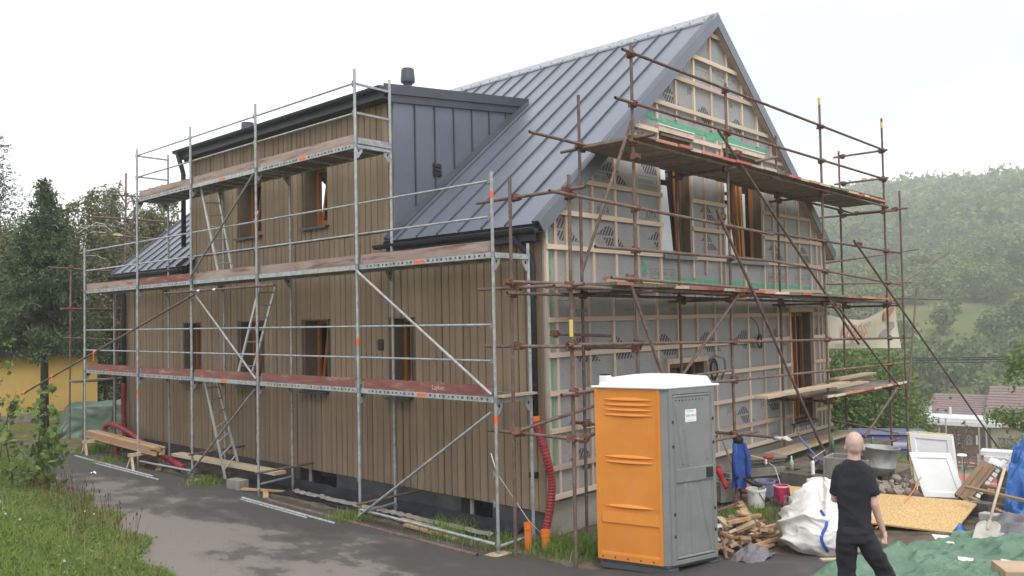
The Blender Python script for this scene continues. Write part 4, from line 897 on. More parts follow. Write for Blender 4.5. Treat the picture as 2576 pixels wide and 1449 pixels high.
for zc in (2.02, 1.955, 1.89, 1.825, 1.30, 1.235, .68):
    def rib(u, v):
        t = u * 2 - 1; h = .030 * (1 - t * t); zz = zc + (v - .5) * 2 * h; pr = (.026 if v == 0.5 else .0) * math.sqrt(max(0, 1 - t * t)); return q_(-.001 - pr, ch + .09 + (WL - ch - .20) * u, zz)
    def rib2(u, v):
        t = u * 2 - 1; e_ = max(0, 1 - t * t); h = .034 * e_; a = v; zz = zc + (-.5 + a) * 2 * h * .9; pr = .030 * math.sqrt(e_) * (a / .35 if a < .35 else (1 - a) / .65); return q_(-.001 - pr, ch + .09 + (WL - ch - .20) * u, zz)
    mb = MB().sheet(rib2, 18, 8); obj('moulded_rib', mb, MT['toiletorange'], tl, smooth=True)
for k in range(5): obj('rivet', MB().lathe([(.012, 0), (.012, .004), (.006, .008)], 8, q_(-.013, ch + .12 + k * .17, .035), (WW.to_track_quat('Y', 'Z').to_matrix() @ Euler((0, -1.57, 0)).to_matrix())), MT['toiletdark'], tl)
# other two walls
obj('rear_panel', MB().hexa([q_(0, WL, 0), q_(UL, WL, 0), q_(UL, WL - .03, 0), q_(0.031, WL - .03, 0), q_(0, WL, TH), q_(UL, WL, TH), q_(UL, WL - .03, TH), q_(.031, WL - .03, TH)]), MT['toiletgrey'], tl)
obj('side_panel', MB().hexa([q_(UL - .0, ch, 0), q_(UL, WL - .031, 0), q_(UL - .03, WL - .031, 0), q_(UL - .03, ch, 0), q_(UL, ch, TH), q_(UL, WL - .031, TH), q_(UL - .03, WL - .031, TH), q_(UL - .03, ch, TH)]), MT['toiletorange'], tl)
# front: posts and frame
fr = MB()
def pr(pts): fr.prism([q_(u, w_, 0) for u, w_ in pts], (0, 0, TH))
pr([(-.005, ch - .002), (-.002, .06), (.035, .018), (.05, .018), (.05, .05), (.03, ch - .002)]); pr([(.05, .03), (.05, -.004), (.105, -.004), (.105, .03)]); pr([(UL - .105, .03), (UL - .105, -.004), (UL - .06, -.004), (UL - .06, .03)]); pr([(UL - .06, .03), (UL - .06, .012), (UL - .035, .012), (UL + .004, .06), (UL + .004, ch - .002), (UL - .03, ch - .002)])
for z0, z1 in ((0, .055), (TH - .075, TH)): fr.hexa([q_(u, w_, z) for z in (z0, z1) for u, w_ in ((.105, -.003), (UL - .105, -.003), (UL - .105, .03), (.105, .03))])
obj('front_frame', fr, MT['toiletgrey'], tl, bevel=.006)
dr = obj('door', MB().hexa([q_(u, w_, z) for z in (.062, TH - .082) for u, w_ in ((.112, .006), (UL - .112, .006), (UL - .112, .028), (.112, .028))]), MT['toiletgrey'], tl, bevel=.004)
obj('door_gap', MB().hexa([q_(u, w_, z) for z in (.056, TH - .076) for u, w_ in ((.106, .029), (UL - .106, .029), (UL - .106, .032), (.106, .032))]), MT['black'], tl)
# moulded relief of the door: rim, tapering folds, handle band
e = MB(); a0, a1 = .118, UL - .118
def strip(u0, z0, u1, z1, wd, n=.012):
    p, r = V((u0, z0)), V((u1, z1)); d_ = (r - p).normalized(); s_ = V((-d_.y, d_.x)) * wd / 2
    P = []
    for k, h in ((0, 0), (1, 1)):
        sc_ = 1 if k == 0 else .35
        for c in (p - s_ * sc_, r - s_ * sc_, r + s_ * sc_, p + s_ * sc_): P.append(q_(c.x, .006 - n * h, c.y))
    e.hexa(P)
for z0, z1 in ((.07, .09), (TH - .105, TH - .088)): strip(a0, (z0 + z1) / 2, a1, (z0 + z1) / 2, .03)
strip(a0 + .008, .09, a0 + .008, TH - .1, .02); strip(a1 - .008, .09, a1 - .008, TH - .1, .02)
mid = 1.07
for u0, z0, u1, z1 in ((.16, 1.95, .26, 1.22), (.28, 1.80, .345, 1.2), (UL - .16, 1.95, UL - .19, 1.25), (.30, .98, .22, .12), (.36, .98, .38, .12), (UL - .30, .98, UL - .16, .12), (UL - .34, .98, UL - .2, .3)): strip(u0, z0, u1, z1, .05, .016)
obj('door_relief', e, MT['toiletgrey'], dr)
obj('handle_band', MB().hexa([q_(u, w_, z) for z in (1.0, 1.17) for u, w_ in ((.13, -.022), (UL - .13, -.022), (UL - .118, .006), (.118, .006))]), MT['toiletgrey'], dr, bevel=.008)
obj('lock', MB().hexa([q_(u, w_, z) for z in (1.02, 1.15) for u, w_ in ((UL - .25, -.032), (UL - .14, -.032), (UL - .14, -.022), (UL - .25, -.022))]), MT['black'], dr, bevel=.004)
for k in range(9): obj('vent_hole', MB().lathe([(.009, 0), (.009, .003)], 8, q_(.17 + k * .055, .004, TH - .15), (UU.to_track_quat('X', 'Z').to_matrix() @ Euler((1.57, 0, 0)).to_matrix())), MT['black'], dr)
for z in (.35, .62, 1.45, 1.75):
    for u in (.095, UL - .092): obj('hinge_bolt', MB().hexa([q_(u + a, b, z + c) for c in (-.018, .018) for a, b in ((-.012, -.010), (.012, -.010), (.012, -.004), (-.012, -.004))]), MT['black'], tl)
st = obj('sticker', MB().add([q_(.315, .0045, 1.735), q_(.50, .0045, 1.735), q_(.50, .0045, 1.89), q_(.315, .0045, 1.89)], [(0, 1, 2, 3)]), MT['white'], dr)
def ttext(s, u, z, size, mat):
    me = textmesh(s, size); me.materials.append(MT[mat]); xx, yy, zz = UU, V((0, 0, 1)), NU; p = q_(u, .0035, z)
    obj('sticker_lettering', me, None, dr, mtx=Matrix(((xx.x, yy.x, zz.x, p.x), (xx.y, yy.y, zz.y, p.y), (xx.z, yy.z, zz.z, p.z), (0, 0, 0, 1))))
MT['inkblue'] = M('blue_ink', (.06, .10, .22), rough=.7); MT['inkred'] = M('red_ink', (.6, .06, .05), rough=.7)
ttext('SERVIS', .385, 1.81, .042, 'inkblue'); ttext('WC', .473, 1.81, .042, 'inkred'); ttext('777 804 874', .39, 1.865, .026, 'inkblue'); ttext('www.serviswc.cz', .405, 1.755, .018, 'printgrey')
# roof and skid
rf = MB(); o = .035
rf.hexa([q_(u, w_, z) for z in (TH, TH + .03) for u, w_ in ((-o, -o + .02), (UL + o, -o + .02), (UL + o, WL + o), (-o, WL + o))])
rf.hexa([q_(.02, .04, TH + .03), q_(UL - .02, .04, TH + .03), q_(UL - .02, WL - .02, TH + .03), q_(.02, WL - .02, TH + .03), q_(.05, .08, TH + .13), q_(UL - .05, .08, TH + .13), q_(UL - .05, WL - .06, TH + .13), q_(.05, WL - .06, TH + .13)])
rf.hexa([q_(.08, .12, TH + .13), q_(UL - .08, .12, TH + .13), q_(UL - .08, WL - .12, TH + .13), q_(.08, WL - .12, TH + .13), q_(.3, .3, TH + .165), q_(UL - .3, .3, TH + .165), q_(UL - .3, WL - .3, TH + .165), q_(.3, WL - .3, TH + .165)])
ro = obj('roof', rf, MT['roofwhite'], tl, bevel=.012)
obj('vent_stack', MB().hexa([q_(u, w_, z) for z in (TH + .05, TH + .155) for u, w_ in ((.03, WL - .13), (.12, WL - .13), (.12, WL - .03), (.03, WL - .03))]), MT['roofwhite'], ro, bevel=.01)
obj('stack_cap', MB().hexa([q_(u, w_, z) for z in (TH + .156, TH + .175) for u, w_ in ((.04, WL - .12), (.11, WL - .12), (.11, WL - .04), (.04, WL - .04))]), MT['black'], ro)
sk = MB(); zb = -.12
sk.hexa([q_(u, w_, z) for z in (-.04, -.001) for u, w_ in ((.01, .03), (UL - .01, .03), (UL - .01, WL - .01), (.01, WL - .01))])
for a, b in ((.02, .16), (UL - .16, UL - .02)): sk.hexa([q_(u, w_, z) for z in (zb, -.041) for u, w_ in ((a, .01), (b, .01), (b, WL), (a, WL))])
obj('skid_base', sk, MT['toiletdark'], tl, bevel=.01)

# ------------------------------------------------------------------ person
def blob(prims, voxel, smooth=6, disp=0, dscale=9):
    bm = bmesh.new()
    for p in prims:
        if p[0] == 'e':
            _, c, r = p[:3]; M_ = Matrix.Translation(c) @ (p[3].to_4x4() if len(p) > 3 else Matrix.Identity(4)) @ Matrix.Diagonal((*r, 1)); bmesh.ops.create_uvsphere(bm, u_segments=20, v_segments=14, radius=1, matrix=M_)
        else:
            _, a, b, r0, r1 = p[:5]; a, b = V(a), V(b); d_ = b - a; M_ = Matrix.Translation((a + b) / 2) @ d_.to_track_quat('Z', 'Y').to_matrix().to_4x4()
            if len(p) > 5: M_ = M_ @ Matrix.Diagonal((*p[5], 1, 1))
            bmesh.ops.create_cone(bm, cap_ends=True, segments=18, radius1=r0, radius2=r1, depth=d_.length, matrix=M_)
            for q, r in ((a, r0), (b, r1)):
                if len(p) > 5: continue
                bmesh.ops.create_uvsphere(bm, u_segments=16, v_segments=10, radius=r, matrix=Matrix.Translation(q))
    me = bpy.data.meshes.new('blob'); bm.to_mesh(me); bm.free(); o = bpy.data.objects.new('blob', me); COL.objects.link(o)
    r = o.modifiers.new('r', 'REMESH'); r.mode = 'VOXEL'; r.voxel_size = voxel; s_ = o.modifiers.new('s', 'SMOOTH'); s_.iterations = smooth; s_.factor = .5
    bpy.context.view_layer.update(); m2 = evalmesh(o); bpy.data.objects.remove(o)
    if disp:
        for v in m2.vertices: n = mnoise.noise(v.co * dscale) + .5 * mnoise.noise(v.co * dscale * 2.3 + V((5, 1, 2))); v.co += v.normal * disp * n
    m2.shade_smooth(); return m2
MT['skin'] = M('skin', (.54, .345, .275), (.62, .41, .335), 14, .5)
MT['scalp'] = M('shaved_scalp', (.46, .31, .26), (.52, .36, .305), 24, .45)
MT['tshirt'] = M('black_cotton', (.013, .014, .019), (.022, .023, .029), 6, .9, bump=.6, bscale=11)
MT['trousers'] = M('dark_trousers', (.013, .013, .019), (.022, .022, .030), 5, .9, bump=.6, bscale=9)
def person():
    head = atd(2143, 1087, 8.0); gx = head - V((.0, 0, 1.815)); vd = V((ray(2143, 1087).x, ray(2143, 1087).y, 0)).normalized(); rt = V((vd.y, -vd.x, 0))
    base = V((gx.x, gx.y, head.z - 1.815))
    W = lambda x, y, z: base + rt * x * .97 + vd * y + V((0, 0, z))
    R3 = Matrix((rt, vd, V((0, 0, 1)))).transposed()
    E_ = lambda c, r: ('e', W(*c), (r[0] * .95, r[1], r[2]), R3)
    C_ = lambda a, b, r0, r1: ('c', W(*a), W(*b), r0, r1)
    t = thing('person', 'man with shaved head in black T-shirt and dark trousers, seen from behind', 'person', base)
    B = [E_((.02, .01, 1.712), (.085, .101, .103)), E_((.02, .03, 1.655), (.062, .075, .078)), C_((.005, -.005, 1.50), (.015, .0, 1.62), .062, .056), E_((.02, .105, 1.66), (.016, .022, .022)), E_((.02, .085, 1.60), (.035, .03, .03)),
         E_((-.063, .01, 1.665), (.014, .024, .034)), E_((.103, .01, 1.665), (.014, .024, .034)), E_((-.012, .095, 1.69), (.016, .012, .010)), E_((.052, .095, 1.69), (.016, .012, .010)),
         E_((0, 0, 1.38), (.14, .085, .12)), E_((0, 0, 1.25), (.14, .09, .16)), E_((0, 0, 1.05), (.13, .09, .15)), E_((0, 0, .93), (.14, .10, .10)), C_((-.11, 0, 1.43), (.11, 0, 1.43), .05, .05),
         C_((.13, 0, 1.42), (.180, -.03, 1.15), .046, .040), C_((.180, -.03, 1.15), (.245, .03, .91), .039, .028), E_((.262, .045, .855), (.026, .042, .050)),
         C_((-.13, 0, 1.42), (-.175, .06, 1.17), .046, .040), C_((-.175, .06, 1.17), (-.05, .27, 1.12), .041, .028), E_((-.01, .31, 1.12), (.042, .045, .026)),
         C_((-.08, 0, .86), (-.085, .02, .48), .075, .055), C_((-.085, .02, .48), (-.10, -.08, .09), .052, .036), C_((-.10, -.10, .045), (-.105, .12, .03), .045, .035),
         C_((.08, 0, .86), (.245, .07, .49), .075, .055), C_((.245, .07, .49), (.36, .06, .09), .052, .036), C_((.355, .03, .045), (.375, .25, .03), .045, .035)]
    for k in range(4):     # fingers curled into a loose fist
        x0 = .255; y0 = .008 + k * .022; z0 = .83 - .004 * abs(k - 1.5)
        B += [C_((x0 + .012, y0, z0), (x0 + .020, y0 - .004, z0 - .034), .0105, .0100), C_((x0 + .020, y0 - .004, z0 - .034), (x0 - .012, y0 - .004, z0 - .040), .0100, .0095), C_((x0 - .012, y0 - .004, z0 - .040), (x0 - .02, y0, z0 - .012), .0095, .0085)]
        B += [C_((.0 - .03 + k * .021, .34, 1.12), (-.03 + k * .02, .385, 1.115), .010, .0095), C_((-.03 + k * .02, .385, 1.115), (-.03 + k * .02, .395, 1.085), .0095, .008)]
    B += [C_((.245, .085, .87), (.232, .10, .835), .013, .011), C_((.232, .10, .835), (.238, .085, .80), .011, .010), C_((-.045, .30, 1.13), (-.06, .345, 1.14), .013, .010)]
    me = blob(B, .0095, 3); me.materials.append(MT['skin']); body = obj('body', me, None, t)
    # close-cropped hair cap
    hm = blob([E_((.02, .0, 1.716), (.0868, .1025, .1035)), E_((.02, -.03, 1.68), (.070, .07, .075))], .010, 3); hm.materials.append(MT['scalp'])
    bmh = bmesh.new(); bmh.from_mesh(hm); bmesh.ops.bisect_plane(bmh, geom=bmh.verts[:] + bmh.edges[:] + bmh.faces[:], plane_co=W(.02, .02, 1.69), plane_no=(vd * .62 + V((0, 0, -1))), clear_outer=True); bmh.to_mesh(hm); bmh.free()
    obj('cropped_hair', hm, None, t)
    C2 = lambda a, b, r0, r1, sq: ('c', W(*a), W(*b), r0, r1, sq)
    def hull(rings, caps=((.5, .5))):
        """closed tube through elliptical rings (x, y, z, rx, ry)"""
        mb = MB(); n = 28
        for x, y, z, rx, ry in rings:
            for j in range(n):
                a_ = 2 * math.pi * j / n; ca, sa = math.cos(a_), math.sin(a_); k_ = (abs(ca) ** 2.6 + abs(sa) ** 2.6) ** (-1 / 2.6); mb.v.append(tuple(W(x + rx * ca * k_, y + ry * sa * k_, z)))
        for i in range(len(rings) - 1):
            for j in range(n): mb.f.append((i * n + j, i * n + (j + 1) % n, (i + 1) * n + (j + 1) % n, (i + 1) * n + j)); mb.m.append(0)
        mb.f.append(tuple(reversed(range(n)))); mb.f.append(tuple((len(rings) - 1) * n + j for j in range(n))); mb.m += [0, 0]; return mb
    def merged(parts, prims, voxel, smooth, disp, dscale):
        bm = bmesh.new()
        for p in parts: m_ = p.mesh('h'); bm.from_mesh(m_)
        for p in prims:
            _, a_, b_, r0, r1 = p[:5]; d_ = b_ - a_; bmesh.ops.create_cone(bm, cap_ends=True, segments=18, radius1=r0, radius2=r1, depth=d_.length, matrix=Matrix.Translation((a_ + b_) / 2) @ d_.to_track_quat('Z', 'Y').to_matrix().to_4x4()); bmesh.ops.create_uvsphere(bm, u_segments=14, v_segments=9, radius=r0, matrix=Matrix.Translation(a_))
        me_ = bpy.data.meshes.new('m'); bm.to_mesh(me_); bm.free(); o = bpy.data.objects.new('m', me_); COL.objects.link(o); r = o.modifiers.new('r', 'REMESH'); r.mode = 'VOXEL'; r.voxel_size = voxel; s_ = o.modifiers.new('s', 'SMOOTH'); s_.iterations = smooth; s_.factor = .5
        bpy.context.view_layer.update(); m2 = evalmesh(o); bpy.data.objects.remove(o)
        for v in m2.vertices:
            l = v.co - base; n1 = mnoise.noise(V((l.x * dscale, l.y * dscale, l.z * dscale * .55))); n2 = abs(mnoise.noise(V((l.x * 5 + l.z * 6, l.y * 5, l.z * 9)))); v.co += v.normal * disp * (n1 + .9 * (.3 - n2))
        m2.shade_smooth(); return m2
    tor = hull([(0, .0, .875, .165, .118), (0, 0, 1.0, .152, .110), (0, 0, 1.12, .150, .108), (0, -.005, 1.25, .155, .112), (0, -.01, 1.37, .160, .112), (0, -.01, 1.46, .152, .100), (.003, -.01, 1.515, .122, .086), (.006, -.008, 1.55, .082, .072), (.008, -.005, 1.56, .066, .064)])
    sm_ = merged([tor], [C_((.122, 0, 1.455), (.172, -.022, 1.235), .058, .062), C_((-.122, 0, 1.455), (-.172, .05, 1.22), .058, .060)],   .010, 3, .016, 8); sm_.materials.append(MT['tshirt']); obj('t_shirt', sm_, None, t)
    hp_ = hull([(0, 0, .80, .16, .125), (0, 0, .88, .166, .128), (0, 0, .95, .160, .115)])
    ll = hull([(-.10, -.08, .07, .078, .085), (-.098, -.03, .3, .080, .088), (-.092, .02, .5, .086, .092), (-.085, .01, .7, .094, .108), (-.078, 0, .88, .09, .118)]); rl = hull([(.37, .06, .07, .082, .09), (.32, .07, .3, .086, .092), (.25, .07, .5, .094, .098), (.16, .035, .68, .104, .112), (.08, 0, .86, .09, .118)])
    pm = merged([hp_, ll, rl], [],   .0115, 3, .022, 6); pm.materials.append(MT['trousers']); obj('trousers', pm, None, t)
    for (x, y, k) in ((-.105, .01, 0), (.365, .14, 1)):
        sm2 = blob([('e', W(x, y, .05), (.055, .14, .05), R3), ('e', W(x, y - .07, .08), (.05, .06, .06), R3)], .012, 4); sm2.materials.append(MT['black']); obj('shoe', sm2, None, t)
person()
# ------------------------------------------------------------------ building clutter in front of the gable
random.seed(9)
MT['concrete'] = M('weathered_concrete', (.20, .19, .17), (.30, .285, .26), 5, .9, bump=.4, bscale=25)
MT['concretedark'] = M('damp_concrete', (.085, .078, .068), (.15, .135, .115), 4, .85, bump=.4, bscale=25)
MT['aerated'] = M('aerated_block', (.66, .66, .65), (.74, .74, .73), 12, .95, bump=.3, bscale=60)
MT['earth'] = M('trodden_earth', (.10, .08, .06), (.19, .155, .12), 4, .95, bump=.6, bscale=20)
MT['greyblock'] = M('grey_block', (.34, .33, .325), (.44, .43, .42), 9, .95, bump=.4, bscale=40)
MT['tarp'] = M('green_tarpaulin', (.075, .150, .095), (.115, .205, .135), 3, .40, bump=.12, bscale=40)
MT['tarpdull'] = M('dull_green_tarpaulin', (.11, .17, .13), (.16, .22, .18), 2, .5, bump=.15, bscale=30)
MT['tarpblue'] = M('blue_tarpaulin', (.025, .10, .33), (.05, .155, .42), 4, .45, bump=.2, bscale=20)
MT['bagwhite'] = M('woven_white_plastic', (.66, .64, .61), (.80, .79, .77), 3, .6, bump=.25, bscale=80)
MT['strapblue'] = M('blue_strap', (.03, .09, .42), rough=.6)
MT['osb'] = M('oriented_strand_board', (.46, .285, .105), (.66, .455, .215), 26, .75, st=(1, 2.2, 1), bump=.2, lo=.38, hi=.60, c3=(.74, .56, .30), s3=16, lo3=.60, hi3=.66)
MT['styro'] = M('white_polystyrene', (.80, .80, .80), (.86, .86, .86), 30, .9, bump=.3)
MT['oldwood'] = M('weathered_brown_timber', (.20, .135, .085), (.32, .225, .15), 4, .85, co='obj', st=(4, 4, .7), bump=.3)
MT['wood2'] = M('brown_offcut', (.36, .22, .12), (.50, .34, .20), 4, .8, co='obj', st=(3, 3, 1), vary=.25, bump=.2)
MT['tile'] = M('pale_tile', (.72, .68, .58), (.80, .76, .67), 5, .5)
MT['zinc'] = M('dirty_zinc', (.26, .27, .27), (.38, .39, .385), 6, .6, .3, c3=(.14, .13, .12), s3=5, lo3=.55, hi3=.7)
MT['rubble'] = M('stone_rubble', (.26, .21, .175), (.44, .375, .325), 6, .95, bump=.6, vary=.25, co='obj')
MT['bucketwhite'] = M('white_bucket', (.66, .66, .63), (.75, .75, .72), 6, .5, c3=(.42, .40, .36), s3=9, lo3=.62, hi3=.75)
MT['pink'] = M('pink_bucket', (.62, .035, .12), (.68, .05, .15), 5, .45, c3=(.66, .60, .58), s3=7, lo3=.60, hi3=.63)
MT['bluegrey'] = M('blue_grey_bucket', (.15, .17, .27), (.24, .26, .36), 6, .6)
MT['jacket'] = M('blue_work_jacket', (.022, .060, .26), (.035, .085, .34), 6, .85, bump=.4, bscale=12)
MT['bottle'] = M('green_bottle_glass', (.03, .22, .08), rough=.12, spec=.6); MT['bottleclear'] = M('pale_bottle_glass', (.42, .50, .46), rough=.12, spec=.6)
MT['red'] = M('red_plastic', (.45, .03, .03), rough=.45); MT['orangeplastic'] = M('orange_reel', (.70, .16, .03), (.62, .12, .02), 8, .5); MT['shovelmetal'] = M('cement_caked_steel', (.42, .39, .34), (.54, .51, .45), 8, .8, bump=.3); MT['handle'] = M('ash_handle', (.50, .40, .29), (.58, .48, .36), 6, .7)
MT['card'] = M('brown_cardboard', (.42, .30, .20), (.48, .355, .245), 5, .85); MT['ridgeblue'] = M('faded_blue_handle', (.12, .20, .40), rough=.6)
def rz(a): return Euler((0, 0, a)).to_matrix()
def blockobj(name, label, cat, c, d_, a, mat, group=None, tilt=(0, 0), bevel=.008):
    R_ = Euler((tilt[0], tilt[1], a)).to_matrix(); mb = MB().box((0, 0, d_[2] / 2), d_); M_ = Matrix.Translation(V(c)) @ R_.to_4x4()
    return tag(obj(name, mb, MT[mat], None, mtx=M_, bevel=bevel), label, cat, group)
# wood offcuts heap
cx, cy = 1.35, -2.35
for k in range(74):
    r = random.random() ** .7 * .62; a = random.uniform(0, 6.28); x, y = cx + r * math.cos(a) * 1.15, cy + r * math.sin(a) * .75; h = .04 + max(0, (.62 - r)) * .95 * random.random()
    l, wd, th = random.uniform(.14, .48), random.uniform(.05, .12), random.uniform(.02, .045)
    M_ = Matrix.Translation(V((x, y, hzf(x, y) + h))) @ Euler((random.uniform(-.5, .5), random.uniform(-.5, .5), random.uniform(0, 6.3))).to_matrix().to_4x4()
    o = obj('wood_offcut', MB().box((0, 0, 0), (l, wd, th)), MT[random.choice(('wood2', 'wood2', 'oldwood', 'plank'))], None, mtx=M_); tag(o, 'short offcut of brown wood in the heap right of the grey toilet door', 'wood offcut', 'wood offcuts in a heap by the toilet')
# crumpled cloths
def cloth(c, rx, ry, h, seed, n=34, rough_=.25, edge=.3):
    mb = MB()
    def fn(u, v):
        a, b = u * 2 - 1, v * 2 - 1; r = math.sqrt(a * a + b * b); k = max(0, 1 - r * r * .9)
        x, y = c[0] + a * rx * (1 + edge * mnoise.noise((b * 2, seed, 1))), c[1] + b * ry * (1 + edge * mnoise.noise((a * 2, seed, 4)))
        n1 = mnoise.noise((a * 2.2, b * 2.2, seed)); n2 = abs(mnoise.noise((a * 4.5 + seed, b * 4.5, 3))); n3 = abs(mnoise.noise((a * 9, b * 9 + seed, 7)))
        return (x, y, hzf(x, y) + .015 + h * (k ** .8) * (.75 + .6 * n1) + rough_ * h * (.9 * (.5 - n2) + .45 * (.5 - n3)) * min(1, k * 3 + .15) + .02 * (1 - k) * n2)
    return mb.sheet(fn, n, n)
solid('crumpled_cloth', cloth((.72, -2.86), .30, .2, .17, 3.3), MT['greyfab'], 'crumpled grey cloth at the foot of the wood offcuts', 'cloth', smooth=True)
solid('plastic_sack', cloth((1.75, -1.85), .42, .16, .16, 8.1, 24), MT['bagwhite'], 'flattened white plastic sack behind the wood offcuts', 'sack', smooth=True)
# bulk bag
def bulk_bag():
    c = V((1.64, -3.45, hzf(1.64, -3.45))); SB = .90; t = thing('bulk_bag', 'crumpled white bulk bag with blue seam straps, left of the man', 'bag', c); mb = MB(); nu, nv = 150, 90
    def fn(u, v):
        a = u * 2 * math.pi; f = v; ca, sa = math.cos(a), math.sin(a); e_ = .62
        sq = (abs(ca) ** (2 / .75) + abs(sa) ** (2 / .75)) ** -.375
        prof = np.interp(f, [0, .06, .2, .4, .6, .78, .9, 1], [.30, .52, .60, .58, .46, .30, .16, .015]); z = np.interp(f, [0, .06, .2, .4, .6, .78, .9, 1], [0, .0, .16, .40, .60, .78, .90, .93])
        p = V((ca * sq, sa * sq, 0)); n1 = mnoise.noise((ca * 1.6, sa * 1.6, z * 2.2)); n2 = abs(mnoise.noise((ca * 1.1 + 3 + z, sa * 1.1, z * 3.4 + ca))); n3 = abs(mnoise.noise((ca * 2.2 + 1 - z * 2, sa * 2.2 + 2, z * 6))); n4 = abs(mnoise.noise((ca * 5 + 4, sa * 5 + z * 3, z * 10 + 1)))
        c1 = max(0, 1 - 3.4 * n2) ** 1.5; c2 = max(0, 1 - 4.5 * n3) ** 1.3; c3 = max(0, 1 - 5 * n4); fm = min(1, f * 6) * min(1, (1.02 - f) * 6); r = prof * (1 + .15 * n1) + (.095 * c1 + .020 * c2 + .004 * c3 - .03) * fm; r = max(r, .01)
        z2 = z + .05 * n1 * min(1, f * 4) + (.05 * c1 + .02 * c2) * f; lean = .16 * f * f
        return c + SB * V((p.x * r + lean * .9, p.y * r * .95 + lean * .45, max(0.004, z2)))
    mb.sheet(fn, nu, nv); obj('sack', mb, MT['bagwhite'], t, smooth=True)
    for u0 in (.56, .83, .30):
        pts = []
        for k in range(16):
            v = .02 + .6 * k / 15; p = fn(u0 + .02 * math.sin(k * .7), v); d_ = (p - c); d_.z = 0; pts.append(p + d_.normalized() * .014)
        for _ in range(6): pts = [pts[0]] + [(pts[i - 1] + pts[i] * 2 + pts[i + 1]) / 4 for i in range(1, 15)] + [pts[15]]
        pts = [p + V((p.x - c.x, p.y - c.y, 0)).normalized() * .012 for p in pts]
        sb = MB(); sd_ = []
        for i, p in enumerate(pts):
            q = pts[min(i + 1, 15)] - pts[max(i - 1, 0)]; o_ = p - c; o_.z = 0; s_ = q.cross(o_).normalized() * .019; sd_.append((p - s_, p + s_))
        for i in range(15): sb.add([sd_[i][0], sd_[i][1], sd_[i + 1][1], sd_[i + 1][0]], [(0, 1, 2, 3)])
        obj('seam_strap', sb, MT['strapblue'], t)
bulk_bag()
# OSB sheet lying tilted, cord on it
tlp, trp = at(1985, 1222, 'z', .42), at(2461, 1262, 'z', .50); brp = at(2398, 1340, 'z', .30)
u_ = (trp - tlp).normalized(); pv = (brp - trp); blp = at(1995, 1290, 'z', .33)
nrm = u_.cross(pv).normalized(); nrm = nrm if nrm.z > 0 else -nrm
solid('osb_board', MB().prism([tlp, trp, brp, blp], -nrm * .022), MT['osb'], 'large yellow strand board lying tilted behind the man', 'board')
pp = [at(2320, 1225, 'z', .47), at(2300, 1245, 'z', .46), at(2270, 1275, 'z', .42), at(2235, 1300, 'z', .38), at(2200, 1315, 'z', .35)]
def on_osb(p): return p - nrm * ((p - tlp).dot(nrm)) + nrm * .035
solid('orange_cord', MB().path([on_osb(p) for p in pp], .008, 6), MT['pvc'], 'thin orange cord lying across the yellow strand board', 'cord', smooth=True)
# green tarp
def tarp_fn(u, v):
    A, B_, C_, D_ = V((-.85, -3.85, 0)), V((2.5, -4.75, 0)), V((3.6, -6.6, 0)), V((-1.1, -7.2, 0)); p = A.lerp(B_, u).lerp(D_.lerp(C_, u), v)
    p += V((.10 * mnoise.noise((u * 6, v * 6, 2)), .18 * mnoise.noise((u * 5, v * 5, 9)), 0)); e_ = min(1, min(v, 1 - v, u, 1 - u) * 9)
    r1 = 1 - abs(mnoise.noise((p.x * .55 - .9 * p.y, p.y * 2.6 + 1.5 * p.x, 4))) * 3.2; r2 = 1 - abs(mnoise.noise((p.x * 3.4 + 2.2 * p.y, p.y * 1.1 - p.x * .4, 8))) * 3.4; r3 = 1 - abs(mnoise.noise((p.x * 6.5 - 2 * p.y, p.y * 7.5 + p.x * 3, 1))) * 3
    edge = math.exp(-((v - .03) / .05) ** 2) * .06 * (1 + mnoise.noise((u * 9, 0, 3))) + math.exp(-((u - .04) / .05) ** 2) * .05
    return (p.x, p.y, hzf(p.x, p.y) + .02 + .075 * max(0, r1) ** 1.6 + .05 * max(0, r2) ** 1.6 + .016 * max(0, r3) ** 1.5 + edge + .04 * mnoise.noise((p.x * .9, p.y * .9, 6)) * e_ + .01)
solid('green_tarpaulin', MB().sheet(tarp_fn, 190, 150), MT['tarp'], 'green tarpaulin spread on the ground around the man', 'tarpaulin', smooth=True)
def on_tarp(px, py): return at(px, py, 'z', .385)
for px, py, a, dims, lb in ((2372, 1357, .5, (.28, .20, .012), 'pale tile on the green tarpaulin near the shovel'), (2432, 1416, .35, (.30, .16, .012), 'pale tile on the lower part of the green tarpaulin'),):
    p = on_tarp(px, py); blockobj('tile', lb, 'tile', p, dims, a, 'tile', 'tiles lying on the tarpaulin', (.05, -.08), .002)
p = on_tarp(2065, 1408); boardobj_ = boardobj('plank', p, p + V((.46, -.42, -.01)), .07, .02, MT['plank'], None, (0, 0, 1)); tag(boardobj_, 'narrow pale lath lying on the green tarpaulin, left of the man', 'lath')
blockobj('cardboard_box', 'brown cardboard box in the lower right corner on the green tarpaulin', 'box', on_tarp(2556, 1462), (.42, .34, .16), .55, 'card'); 
blockobj('tile', 'pale tile on top of the brown cardboard box', 'tile', on_tarp(2552, 1435) + V((0, 0, .07)), (.34, .24, .015), .3, 'tile', 'tiles lying on the tarpaulin', (.05, .12), .002)
